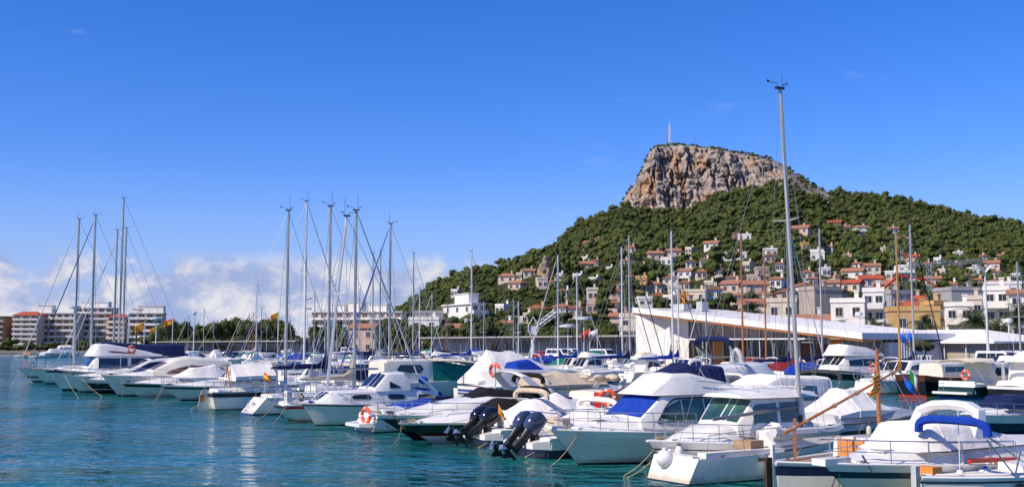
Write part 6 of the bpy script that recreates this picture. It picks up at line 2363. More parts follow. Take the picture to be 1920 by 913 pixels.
def gable(m, w, d, z0, h, over=.4, hip=0.0, axis='x', mi=0):
    W, Dp = w / 2 + over, d / 2 + over
    if axis == 'x':
        R0, R1 = (-W * (1 - hip), 0, z0 + h), (W * (1 - hip), 0, z0 + h)
    else:
        R0, R1 = (0, -Dp * (1 - hip), z0 + h), (0, Dp * (1 - hip), z0 + h)
    c = [(-W, -Dp, z0), (W, -Dp, z0), (W, Dp, z0), (-W, Dp, z0)]
    cl = [(x, y, z0 - .22) for x, y, _ in c]
    vs = c + [R0, R1] + cl
    if axis == 'x':
        fs = [(0, 1, 5, 4), (2, 3, 4, 5), (3, 0, 4), (1, 2, 5)]
    else:
        fs = [(3, 0, 4, 5), (1, 2, 5, 4), (0, 1, 4), (2, 3, 5)]
    fs += [(6, 7, 1, 0), (7, 8, 2, 1), (8, 9, 3, 2), (9, 6, 0, 3), (9, 8, 7, 6)]
    m.add(vs, fs, mi)


def house(name, label, loc, rz, w, d, h, wall, roof, group, floors=1, roofm=None, win=True, balcony=False, rnd=random, cat='house', chimney=True, found=4.0):
    t = thing(name, label, cat, loc, rz, group)
    m = MB()
    m.box((0, 0, (h - found) / 2), (w, d, h + found))
    m.build('wall', wall, t)
    r = MB()
    rm = roofm or TILE
    if roof == 'tile':
        gable(r, w, d, h + .2, min(w, d) * .22, .45, 0.0, 'x' if w > d * .8 else 'y')
    elif roof == 'hip':
        gable(r, w, d, h + .2, min(w, d) * .22, .45, .45, 'x' if w > d * .8 else 'y')
    else:
        r.box((0, 0, h + .12), (w + .3, d + .3, .25))
        rm = wall if roofm is None else roofm
    ro = r.build('roof', rm, t)
    if roof == 'flat':
        p = MB()
        for (x, y, sx, sy) in ((0, -d / 2 + .05, w + .2, .2), (0, d / 2 - .05, w + .2, .2), (-w / 2 + .05, 0, .2, d - .4), (w / 2 - .05, 0, .2, d - .4)):
            p.box((x, y, h + .55), (sx, sy, .62))
        p.build('parapet', wall, ro)
    if chimney:
        k = MB()
        k.box((w * .22, d * .12, h + (1.1 if roof == 'flat' else min(w, d) * .2 + .5)), (.7, .7, 1.8))
        k.box((w * .22, d * .12, h + (2.1 if roof == 'flat' else min(w, d) * .2 + 1.5)), (.95, .95, .22))
        k.build('chimney', wall, ro)
    fh = h / floors
    zs = [fh * (i + .52) for i in range(floors)]
    if win:
        nf, nl = max(2, int(w / 3.2)), max(1, int(d / 4.0))
        windowset(t, face_spots(w, d, ('front', 'left', 'right'), (nf, nl, nl), zs), 1.15, min(1.5, fh * .5))
    if balcony:
        for i in range(1 if floors > 1 else 0, floors):
            b = MB()
            z = fh * i
            b.box((0, -d / 2 - .75, z + .02), (w * .92, 1.5, .18))
            bo = b.build('balcony', wall, t)
            b = MB()
            b.box((0, -d / 2 - 1.45, z + .6), (w * .92, .1, 1.0))
            b.box((-w * .46 + .05, -d / 2 - .75, z + .6), (.1, 1.3, 1.0))
            b.box((w * .46 - .05, -d / 2 - .75, z + .6), (.1, 1.3, 1.0))
            b.build('balcony_parapet', wall, bo)
    return t


def apartment(label, px0, px1, ytop, Y, floors, wall, slab, rz=0.0, dep=14, curve=0.0, roofm=None, group='apartment blocks beyond the far quay', base=QZ, shut=False, pent=None):
    p0, p1 = at(px0, HZ, Y), at(px1, HZ, Y)
    w = (p1.x - p0.x) / max(.5, math.cos(rz))
    h = zat(ytop, Y) - base
    t = thing('apartment_block', label, 'apartment block', ((p0.x + p1.x) / 2, Y, base), rz, group)
    m = MB()
    m.box((0, 0, (h - 1) / 2), (w - .6, dep, h + 1))
    m.build('wall', wall, t)
    fh = h / floors
    nb = max(2, int(w / 7))
    cw = w / nb
    for i in range(floors):
        z = i * fh
        if i:
            for j in range(nb):
                x = -w / 2 + cw * (j + .5)
                yb = -dep / 2 - 1.0 - curve * (1 - ((j + .5) / nb * 2 - 1) ** 2)
                b = MB()
                b.box((x, yb + .35, z + .08), (cw * .97, 2.3 + curve, .2))
                b.box((x, yb - .75, z + .62), (cw * .97, .14, .95))
                b.box((x - cw * .485 + .06, yb + .3, z + .62), (.12, 1.9, .95))
                b.build('balcony', slab, t)
        n = max(2, int(w / 3.4))
        windowset(t, [(-w / 2 + w * (k + .5) / n, -dep / 2 - .03, z + fh * .52, 0) for k in range(n)], w / n * .62, fh * .56, pane=WING if (i + floors) % 3 else SHUT)
        windowset(t, [(-w / 2 + .3 - .03, dep / 2 - dep * (k + .5) / 3, z + fh * .52, -math.pi / 2) for k in range(3)], 1.3, fh * .45)
    r = MB()
    if roofm:
        gable(r, w, dep, h + .2, 2.0, .6, .5)
        ro = r.build('roof', roofm, t)
    else:
        r.box((0, 0, h + .15), (w + .5, dep + 1.2, .35))
        ro = r.build('roof', slab, t)
        if pent:
            for (f, ww, hh) in pent:
                k = MB()
                k.box((-w / 2 + w * f, 1, h + hh / 2 + .3), (ww, dep * .5, hh))
                k.box((-w / 2 + w * f, 1, h + hh + .4), (ww + .6, dep * .5 + .6, .2))
                k.build('penthouse', slab, ro)
    return t


def town():
    rnd = random.Random(3)
    # --- far left apartment blocks
    apartment('dark brown apartment block at the far left edge of the shore', -30, 19, 594, 560, 6, PLB, PLT)
    apartment('small brown block between the left edge and the red roofed tower', 17, 36, 607, 600, 5, PLB, PLT)
    apartment('white balconied tower with a red tiled roof, leftmost of the white blocks', 32, 76, 592, 560, 7, PLC, PLW, R(8), roofm=TILER)
    apartment('long white balconied block right of the red roofed tower', 74, 150, 588, 575, 6, PLC, PLW, R(4), pent=[(.15, 7, 4)])
    apartment('tallest white balconied block behind the left masts', 148, 214, 578, 590, 7, PLC, PLW, R(6), pent=[(.45, 14, 3)])
    apartment('red brick block with a tiled roof between two white blocks', 212, 248, 596, 560, 6, PLB, PLC, R(-5), roofm=TILER)
    apartment('white block with rounded balconies and rooftop masts beside the pines', 246, 306, 588, 540, 6, PLC, PLW, R(10), curve=1.2, pent=[(.6, 12, 3.4), (.2, 5, 2)])
    apartment('long white terrace of rounded balconies behind the middle masts', 590, 762, 586, 480, 5, PLC, PLW, R(-8), curve=1.0, pent=[(.25, 7, 3), (.45, 6, 4), (.7, 8, 3)], group='apartment blocks behind the masts')
    apartment('white flat roofed wing beside the long white terrace', 735, 800, 602, 470, 3, PLC, PLW, R(-8), group='apartment blocks behind the masts')
    # --- centre town
    apartment('white four storey block with grey side wall above the red roofs', 856, 884, 572, 330, 5, PLW, PLW, R(28), dep=20, group='town blocks', pent=[(.75, 3.2, 3)])
    L = [  # px, base y, width px, top y, Y, wall, roof, floors, rot, balcony, label
        (862, 632, 50, 608, 300, PLW, 'tile', 2, .1, False, 'white house with a long orange tiled roof below the white block'),
        (800, 632, 60, 600, 320, PLW, 'flat', 2, .15, False, 'white flat roofed house left of the long orange roof'),
        (815, 625, 70, 588, 345, PLG, 'flat', 3, .1, False, 'grey flat roofed block behind the white flat house'),
        (905, 618, 30, 592, 330, PLW, 'tile', 2, .2, False, 'white house with tiled roof right of the white block'),
        (950, 625, 26, 602, 310, PLW, 'tile', 2, .2, False, 'narrow white house among the trees left of the jib crane'),
        (684, 640, 50, 608, 330, PLP, 'tile', 2, .15, False, 'salmon house with an orange roof before the long terrace'),
        (1190, 640, 50, 595, 235, PLC, 'flat', 3, .3, True, 'cream apartment house left of the club wall'),
        (1165, 606, 40, 588, 270, PLP, 'tile', 1, .2, False, 'pink house with tiled roof left of the club wall'),
        (1372, 610, 78, 585, 225, PLW, 'tile', 1, .25, False, 'white house with a broad orange roof above the club roof'),
        (1420, 590, 66, 562, 262, PLC, 'tile', 2, .25, False, 'cream house with an orange roof left of the grey blank wall'),
        (1468, 610, 56, 567, 222, PLC, 'flat', 3, .25, True, 'cream balconied house with a red awning edge behind the grey mast'),
        (1540, 608, 64, 545, 240, PLT, 'flat', 3, -.3, False, 'tall beige blank walled house behind the silver mast'),
        (1522, 615, 74, 592, 205, PLW, 'tile', 1, .2, False, 'low white house with a brown tiled roof above the club roof'),
        (1594, 640, 64, 568, 200, PLW, 'flat', 3, .35, False, 'white three storey house with flat roof left of the balconied one'),
        (1641, 640, 40, 548, 208, PLW, 'flat', 4, .30, True, 'white house with a stair tower and balconies left of the ochre house'),
        (1680, 620, 46, 552, 222, PLG, 'flat', 3, -.3, False, 'white house wall coloured shade grey, rising behind the ochre house'),  # white wall facing away from the sun; its shade is put into the grey
        (1712, 640, 92, 584, 190, PLO, 'flat', 2, .18, False, 'ochre yellow house behind the white warehouse roof'),
        (1728, 600, 62, 567, 215, PLB, 'tile', 1, .18, False, 'brown house with a bright red tiled roof above the ochre house'),
        (1758, 640, 36, 572, 212, PLO, 'flat', 3, -.3, False, 'yellow house with terraces right of the ochre house'),
        (1808, 620, 84, 546, 255, PLG, 'flat', 4, -.12, False, 'wide grey blank walled building above the palms'),
        (1800, 645, 52, 575, 196, PLW, 'flat', 3, .3, True, 'stepped white house right of the ochre house'),
        (1826, 640, 34, 562, 215, PLC, 'flat', 3, .3, False, 'cream house between the palm trees'),
        (1872, 648, 46, 545, 186, PLW, 'flat', 4, .38, True, 'white balconied house beside the tall twin lamp'),
        (1920, 650, 46, 545, 180, PLW, 'tile', 4, .3, True, 'white house with a red balcony edge at the right edge'),
        (1884, 560, 60, 534, 290, PLW, 'flat', 2, .2, False, 'white villa on the slope behind the balconied house'),
        (1715, 575, 40, 556, 260, PLP, 'tile', 2, .2, False, 'pink house with orange roof above the red tiled roof'),
    ]
    for (px, yb, wpx, yt, Y, wall, roof, fl, rot, bal, lab) in L:
        c = at(px, HZ, Y)
        w = wpx * Y / FPX / (math.cos(rot) + .35 * abs(math.sin(rot)))
        zt = zat(yt, Y)
        zb = QZ
        hh = zt - zb
        if roof == 'tile':
            hh -= min(w, w * .8) * .2
        house('town_house', lab, (c.x, Y, zb), -rot * 1.2, w, w * .8, max(3, hh), wall, roof, 'town houses behind the quay', max(fl, int(hh / 3.2)), TILER if 'red tiled' in lab else None, 'blank' not in lab, bal, rnd, found=2.0)
    # low sheds along the quay
    for (pa, pb, o, ytop, lab, wallm, bays) in ((812, 1218, 104, 633, 'long low grey boat shed with open bays along the quay', PLG, 13), (300, 575, 97, 641, 'long low grey wall shed below the pines', RUBBER, 9)):
        A, B = slot(o, slot_px(o, pa)), slot(o, slot_px(o, pb))
        c = (A + B) / 2
        v = B - A
        w, a = v.length, math.atan2(v.y, v.x)
        h = zat(ytop, c.y) - QZ
        t = thing('quay_shed', lab, 'shed', (c.x, c.y, QZ), a, 'quay sheds')
        m = MB()
        m.box((0, 3.5, h / 2), (w, 7, h))
        m.build('wall', wallm, t)
        r = MB()
        r.box((0, 2.2, h + .15), (w + 1, 11, .3))
        r.build('roof', PLG, t)
        d = MB()
        for i in range(bays):
            x = -w / 2 + w * (i + .5) / bays
            e = MB()
            e.box((x, -.03, h * .42), (w / bays * .72, .10, h * .8))
            e.build('shed_door', rnd.choice([CLUBD, PLG, PLG, RUBBER]), t)
            if i % 4 == 0:
                d = MB()
                d.box((-w / 2 + w * i / bays, -2.6, h / 2), (.16, .16, h))
                d.build('post', RUBBER, t)
    # --- club house
    A, B = slot(84, slot_px(84, 1221)), slot(84, slot_px(84, 1642))
    v = B - A
    W, a = v.length, math.atan2(v.y, v.x)
    t = thing('clubhouse', 'white yacht club with a wedge roof rising left, long glass front and orange doors', 'clubhouse', (A.x, A.y, QZ), a)
    hl, hr = zat(577, A.y) - QZ, zat(624, B.y) - QZ

    def rz_(u):
        return hl + (hr - hl) * u / W
    m = MB()
    m.add([(-.6, -3.2, rz_(0) - .75), (W + .5, -3.2, rz_(W) - .75), (W + .5, 14, rz_(W) - .75), (-.6, 14, rz_(0) - .75), (-.6, -3.2, rz_(0)), (W + .5, -3.2, rz_(W)), (W + .5, 14, rz_(W)), (-.6, 14, rz_(0))],
          [(3, 2, 1, 0), (4, 5, 6, 7), (0, 1, 5, 4), (1, 2, 6, 5), (2, 3, 7, 6), (3, 0, 4, 7)])
    ro = m.build('roof', WROOF, t)
    m = MB()
    m.add([(-.5, -3.0, rz_(0) - 1.0), (W + .4, -3.0, rz_(W) - 1.0), (W + .4, .2, rz_(W) - 1.0), (-.5, .2, rz_(0) - 1.0), (-.5, -3.0, rz_(0) - .754), (W + .4, -3.0, rz_(W) - .754), (W + .4, .2, rz_(W) - .754), (-.5, .2, rz_(0) - .754)],
          [(3, 2, 1, 0), (0, 1, 5, 4), (1, 2, 6, 5), (2, 3, 7, 6), (3, 0, 4, 7)])
    m.build('wooden_fascia', WOODP, ro)
    for i in range(12):
        m = MB()
        u = W * (i + .5) / 12
        m.box((u, 5.4, rz_(u) + .0), (.10, 17.0, .06), 0)
        m.build('roof_seam', WROOF, ro)
    for (u, y, s) in ((4.5, 2, (2.4, 1.5, .9)), (5.5, 5, (1.2, 1.2, 1.4))):
        m = MB()
        m.box((u, y, rz_(u) + s[2] / 2), s)
        m.build('roof_unit', GELG, ro)
    m = MB()
    m.box((W / 2, 8, hr / 2 - .5), (W, 12, hr - 1.2))
    m.build('rear_wall', PLW, t)
    # concave white wall on the left: a curved sheet that leans out to the roof edge
    m = MB()
    rings = []
    for i in range(9):
        f = i / 8
        u = f * 8.2
        y0 = -3.0 + 2.9 * math.sin(f * math.pi / 2) ** 1.5
        rings.append([(u, y0, 0), (u, y0 + .4, 0), (u, y0 + .4, rz_(u) - 1.0), (u, y0, rz_(u) - 1.0)])
    m.loft(rings, 0, True, True, True, True)
    m.build('curved_wall', PLW, t)
    m = MB()
    m.add([(3.0, -4.6, 0), (8.6, -4.6, 0), (9.6, -4.6, 3.1), (9.2, -4.6, 5.2), (3.0, -4.6, 2.3), (3.0, -4.3, 0), (8.6, -4.3, 0), (9.6, -4.3, 3.1), (9.2, -4.3, 5.2), (3.0, -4.3, 2.3)],
          [(0, 1, 2, 3, 4), (9, 8, 7, 6, 5), (0, 5, 6, 1), (1, 6, 7, 2), (2, 7, 8, 3), (3, 8, 9, 4), (4, 9, 5, 0)])
    m.build('ramp_wall', PLW, t)
    n = 14
    u0, u1 = 8.2, W - .4
    for i in range(n):
        a0, a1 = u0 + (u1 - u0) * i / n, u0 + (u1 - u0) * (i + 1) / n
        z1a, z1b = rz_(a0) - 1.0, rz_(a1) - 1.0
        zb = min(3.5, rz_(a1) - 2.0) if i != 11 else rz_(a1) - 1.12
        g = MB()
        g.add([(a0 + .08, .02, zb), (a1 - .08, .02, zb), (a1 - .08, .02, z1b), (a0 + .08, .02, z1a), (a0 + .08, .10, zb), (a1 - .08, .10, zb), (a1 - .08, .10, z1b), (a0 + .08, .10, z1a)], [(0, 1, 2, 3), (7, 6, 5, 4), (0, 4, 5, 1), (1, 5, 6, 2), (2, 6, 7, 3), (3, 7, 4, 0)])
        g.build('glass_pane', CLUBG, t)
        g = MB()
        mt = {2: WOODP, 4: TIMB, 9: TIMB, 10: TIMB, 11: WOODP, 13: CLUBD}.get(i, CLUBD)
        g.box(((a0 + a1) / 2, .06, zb / 2), (a1 - a0 - .16, .08, zb - .1))
        g.build('door_panel', mt, t)
        g = MB()
        g.box((a0, -.02, (rz_(a0) - 1.05) / 2), (.14, .22, rz_(a0) - 1.05))
        g.build('mullion', STEELW if i > 2 else ALUD, t)
    m = MB()
    m.box(((u0 + W * .8) / 2 + 1, -2.2, 3.45), (W * .8 - u0, 4.2, .16))
    m.build('awning', WROOF, t)
    for i in range(5):
        m = MB()
        m.box((u0 + 2 + i * 5.2, -4.1, 1.7), (.1, .1, 3.4))
        m.build('awning_post', STEELW, t)
    # --- white warehouse to the right
    A, B = slot(96, slot_px(96, 1612)), slot(96, slot_px(96, 1850))
    v = B - A
    W, a = v.length, math.atan2(v.y, v.x)
    t = thing('warehouse', 'low warehouse with a broad white metal roof and grey front wall behind the round bush', 'warehouse', (A.x, A.y, QZ), a)
    he, hr_ = zat(640, (A.y + B.y) / 2) - QZ, zat(617, (A.y + B.y) / 2) - QZ
    m = MB()
    m.box((W / 2, 7, he / 2), (W, 14, he))
    m.build('wall', PLG, t)
    m = MB()
    gm = [(-1, -1.2, he), (W + 1.5, -1.2, he), (W + 1.5, 15, he), (-1, 15, he), (-.5, 6.5, hr_), (W * .72, 6.5, hr_)]
    m.add(gm + [(x, y, z - .25) for x, y, z in gm[:4]], [(0, 1, 5, 4), (2, 3, 4, 5), (3, 0, 4), (1, 2, 5), (6, 7, 1, 0), (7, 8, 2, 1), (8, 9, 3, 2), (9, 6, 0, 3), (9, 8, 7, 6)])
    ro = m.build('roof', WROOF, t)
    for i in range(3):
        m = MB()
        m.box((2.2 + i * 1.1, -.04, 1.7), (.8, .1, 2.2))
        m.build('window', CLUBD, t)
    m = MB()
    for (x, z, sx, sz) in ((W * .70, 1.6, .1, 3.2), (W * .86, 1.6, .1, 3.2), (W * .78, 3.2, W * .16, .1)):
        m.box((x, -.6, z), (sx, .1, sz))
    m.build('door_frame', PLW, t)
    m = MB()
    m.box((W * .78, -.03, 1.5), (W * .15, .08, 3.0))
    m.build('sliding_door', PLT, t)
    # white railing panels near the bush
    o = slot(90, slot_px(90, 1690), QZ)
    t = thing('railing', 'white slatted railing left of the round bush', 'railing', o, a)
    for i in range(10):
        m = MB()
        m.box((i * .42, 0, .75), (.16, .06, 1.5))
        m.build('slat', STEELW, t)
    m = MB()
    m.box((1.9, 0.06, 1.45), (4.2, .06, .1))
    m.build('rail', STEELW, t)


town()

# ------------------------------------------------------------------ villas on the hill
W1, C1, P1, O1, T1, B1, G1 = PLW, PLC, PLP, PLO, PLT, PLB, PLG
VILLAS = [(952, 529, 30, 9, C1, 'hip'), (975, 525, 10, 11, C1, 'flat'), (992, 520, 20, 8, C1, 'tile'), (971, 543, 26, 14, P1, 'hip'), (1016, 543, 18, 20, C1, 'flat'), (1039, 541, 10, 8, P1, 'tile'),
          (1105, 463, 16, 11, P1, 'tile'), (1093, 472, 12, 9, P1, 'tile'), (1120, 456, 10, 7, P1, 'tile'), (1098, 493, 14, 9, W1, 'flat'), (1100, 506, 24, 10, P1, 'tile'), (1118, 499, 12, 7, C1, 'tile'),
          (1087, 528, 16, 10, W1, 'flat'), (1052, 527, 10, 7, W1, 'flat'), (1117, 537, 14, 13, W1, 'flat'), (1112, 566, 18, 24, C1, 'flat'), (1112, 588, 20, 13, P1, 'flat'), (1156, 562, 20, 17, P1, 'tile'),
          (855, 557, 12, 5, W1, 'flat'), (946, 589, 18, 11, W1, 'flat'), (1010, 595, 30, 18, O1, 'tile'), (1057, 592, 26, 15, P1, 'tile'), (1082, 596, 24, 8, C1, 'tile'), (985, 608, 30, 15, C1, 'flat'),
          (1230, 488, 24, 15, P1, 'tile'), (1265, 481, 24, 11, P1, 'tile'), (1254, 498, 20, 13, W1, 'flat'), (1338, 467, 26, 13, W1, 'tile'), (1398, 451, 24, 9, W1, 'flat'), (1383, 449, 10, 9, B1, 'flat'),
          (1378, 488, 44, 7, W1, 'flat'), (1447, 481, 20, 11, W1, 'flat'), (1446, 493, 16, 8, P1, 'tile'), (1406, 508, 14, 13, C1, 'flat'), (1432, 519, 20, 16, T1, 'flat'), (1420, 535, 20, 14, T1, 'flat'),
          (1502, 438, 40, 10, P1, 'tile'), (1510, 469, 12, 11, O1, 'flat'), (1533, 489, 24, 18, W1, 'flat'), (1517, 526, 22, 13, C1, 'tile'), (1510, 553, 26, 17, W1, 'tile'), (1206, 547, 20, 27, O1, 'flat'),
          (1378, 549, 34, 13, P1, 'tile'), (1420, 552, 40, 14, P1, 'tile'), (1311, 568, 36, 22, C1, 'flat'), (1210, 578, 24, 18, W1, 'flat'), (1157, 586, 18, 16, P1, 'tile'), (1262, 574, 16, 13, W1, 'flat'), (1235, 572, 26, 13, P1, 'tile'),
          (1618, 443, 24, 21, W1, 'hip'), (1585, 434, 18, 9, C1, 'tile'), (1567, 425, 24, 9, B1, 'tile'), (1676, 438, 18, 11, W1, 'tile'), (1695, 457, 22, 11, P1, 'tile'), (1536, 492, 26, 18, W1, 'flat'),
          (1606, 523, 38, 11, W1, 'tile'), (1640, 514, 26, 19, C1, 'tile'), (1702, 523, 30, 24, W1, 'flat'), (1678, 526, 24, 15, W1, 'flat'), (1690, 489, 18, 9, P1, 'tile'), (1716, 493, 22, 9, P1, 'tile'),
          (1550, 519, 14, 9, W1, 'flat'), (1562, 547, 32, 15, P1, 'tile'), (1605, 547, 32, 11, C1, 'tile'), (1638, 538, 36, 15, W1, 'tile'), (1665, 549, 36, 15, O1, 'tile'), (1755, 537, 28, 12, P1, 'tile'),
          (1833, 516, 20, 13, W1, 'flat'), (1800, 483, 12, 6, W1, 'flat'), (1765, 496, 12, 6, W1, 'flat'), (1570, 566, 34, 12, C1, 'tile'), (1340, 560, 26, 12, W1, 'tile'), (1290, 545, 18, 9, C1, 'tile'), (1465, 540, 22, 10, W1, 'tile'),
          (1480, 566, 30, 13, P1, 'tile'), (1440, 570, 28, 11, C1, 'tile'), (1180, 532, 14, 10, P1, 'tile'), (1145, 515, 12, 8, W1, 'flat'), (1060, 560, 18, 9, W1, 'tile'), (1645, 560, 30, 10, P1, 'tile'), (1790, 548, 26, 12, W1, 'tile')]
HOUSES = []


def more_villas():
    rnd = random.Random(44)
    n = 0
    for _ in range(4000):
        if n >= 34:
            break
        px = rnd.uniform(1060, 1915)
        py = 470 + 105 * rnd.random() ** .6
        if px > 1500 and py > 552 or px < 1180 and py < 490:
            continue
        if any(abs(px - v[0]) < 13 + v[2] * .5 and abs(py - v[1]) < 12 for v in VILLAS):
            continue
        w = rnd.choice((12, 14, 16, 18, 22, 26))
        VILLAS.append((px, py, w, max(7, w * rnd.uniform(.45, .7)), rnd.choice((W1, W1, W1, C1, C1, P1)), rnd.choice(('tile', 'tile', 'flat', 'hip'))))
        n += 1


more_villas()


def villas():
    rnd = random.Random(9)
    wn = {PLW.name: 'white', PLC.name: 'cream', PLP.name: 'pink', PLO.name: 'ochre', PLT.name: 'beige', PLB.name: 'brown', PLG.name: 'grey'}
    marks = [(900, 'on the left spur'), (1040, 'on the left spur'), (1135, 'on the slope left of the cliff'), (1300, 'below the left part of the cliff'), (1460, 'below the right part of the cliff'), (1560, 'behind the tall leaning mast'), (1660, 'on the middle right slope'), (1780, 'on the right slope'), (2000, 'on the far right slope')]
    cnt = {}
    rows = []
    for (px, py, wp, hp, wall, roof) in VILLAS:
        p = hit(px, py)
        lv = 'high' if py < 480 else 'halfway up' if py < 535 else 'low'
        mk = next(m for x, m in marks if px < x)
        size = 'long' if wp >= 32 else 'small' if wp <= 14 else 'tall' if hp > wp * .9 else ''
        base = ('%s %s villa, %s roof, %s %s' % (size, wn[wall.name], {'flat': 'flat', 'tile': 'orange', 'hip': 'hipped'}[roof], lv, mk)).strip()
        cnt.setdefault(base, []).append(px)
        rows.append((px, py, wp, hp, wall, roof, p, base))
    for (px, py, wp, hp, wall, roof, p, base) in rows:
        L = sorted(cnt[base])
        lab = base
        if len(L) > 1:
            i = L.index(px)
            lab = base + (', left one' if i == 0 else ', right one' if i == len(L) - 1 else ', middle one')
        rot = -rnd.uniform(-.1, .6)
        w = wp * p.y / FPX / (math.cos(rot) + .4 * abs(math.sin(rot))) * 1.1
        h = hp * p.y / FPX * (0.80 if roof != 'flat' else .95)
        d = min(max(7.0, w * .75), 14)
        fl = max(1, int(round(h / 3.1)))
        z = p.z
        house('villa', lab, (p.x, p.y + d * .45, z), rot, w, d, max(2.8, h), wall, roof, 'villas on the hillside', fl, TILER if px in (1567, 1605, 1638, 1716) else None, True, hp >= 16, rnd, found=6.0)
        HOUSES.append((p.x, p.y, w, px, wp))


villas()


# ------------------------------------------------------------------ trees
def ico(sub=1):
    import bmesh
    bm = bmesh.new()
    bmesh.ops.create_icosphere(bm, subdivisions=sub, radius=1.0)
    V = np.array([v.co[:] for v in bm.verts])
    F = np.array([[v.index for v in f.verts] for f in bm.faces])
    bm.free()
    return V, F


ICO0 = ico(1)
ICO0 = (np.array([[0, 0, 1], [1, 0, 0], [0, 1, 0], [-1, 0, 0], [0, -1, 0], [0, 0, -1]], float), np.array([[0, 1, 2], [0, 2, 3], [0, 3, 4], [0, 4, 1], [5, 2, 1], [5, 3, 2], [5, 4, 3], [5, 1, 4]]))
ICO1 = ico(1)
ICO2 = ico(2)


def crown_np(g, lumps, leaves, leaf, flat=.62, icov=ICO1, spread=.62, lumpr=(.34, .55), wob=.3):
    """unit crown (radius about 1, centre at the origin): dark lumpy cores with many small leaf faces round them"""
    Vs, Fs, Ts = [], [], []
    o = 0
    cs = []
    for i in range(lumps):
        a, r = g.uniform(0, 2 * math.pi), spread * math.sqrt(g.uniform(0.02, 1))
        c = np.array([r * math.cos(a), r * math.sin(a), g.uniform(-.25, .55) * flat * (1.35 - r)])
        rad = g.uniform(*lumpr)
        cs.append((c, rad))
        V = icov[0] * (1 + wob * (g.random((len(icov[0]), 1)) - .5)) * np.array([rad, rad, rad * .8]) + c
        Vs.append(V); Fs.append(icov[1] + o); o += len(V)
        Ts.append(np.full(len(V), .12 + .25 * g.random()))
    n = leaves
    k = g.integers(0, lumps, n)
    C = np.array([cs[i][0] for i in k]); Rr = np.array([cs[i][1] for i in k])
    d = g.normal(size=(n, 3)); d[:, 2] = d[:, 2] * .8 + .25
    d /= np.linalg.norm(d, axis=1, keepdims=True)
    P = C + d * (Rr * g.uniform(.85, 1.22, n))[:, None] * np.array([1, 1, .85])
    u = np.cross(d, g.normal(size=(n, 3))); u /= np.linalg.norm(u, axis=1, keepdims=True) + 1e-9
    w = np.cross(d, u) * .8 + d * g.uniform(-.5, .5, (n, 1))
    s = (leaf * g.uniform(.6, 1.4, n))[:, None]
    tri = np.stack([P - u * s * .6, P + u * s * .6, P + w * s], 1).reshape(-1, 3)
    Vs.append(tri); Fs.append(np.arange(3 * n).reshape(-1, 3) + o)
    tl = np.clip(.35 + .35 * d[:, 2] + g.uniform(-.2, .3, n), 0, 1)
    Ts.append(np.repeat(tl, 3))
    return np.concatenate(Vs), np.concatenate(Fs), np.concatenate(Ts)


def tint_mesh(name, V, F, T, m):
    me = np_mesh(name, V, F, m)
    at_ = me.attributes.new('tint', 'FLOAT', 'POINT')
    at_.data.foreach_set('value', T.astype(np.float32))
    return me


def trunk_mesh(h, r, lean=0.0, forks=3, spread=.5, name='trunk', g=random):
    m = MB()
    top = Vector((lean * h * .3, 0, h * .62))
    m.tube([(0, 0, -.6), (lean * h * .1, 0, h * .3), top], r, 6, r1=r * .65)
    for i in range(forks):
        a = 2 * math.pi * i / forks + g.uniform(-.4, .4)
        e = top + Vector((math.cos(a) * spread * h * .5, math.sin(a) * spread * h * .5, h * .28))
        m.tube([top - Vector((0, 0, h * .06)), top.lerp(e, .5) + Vector((0, 0, h * .03)), e], r * .5, 5, r1=r * .15)
    return m.mesh(name, TRUNK)


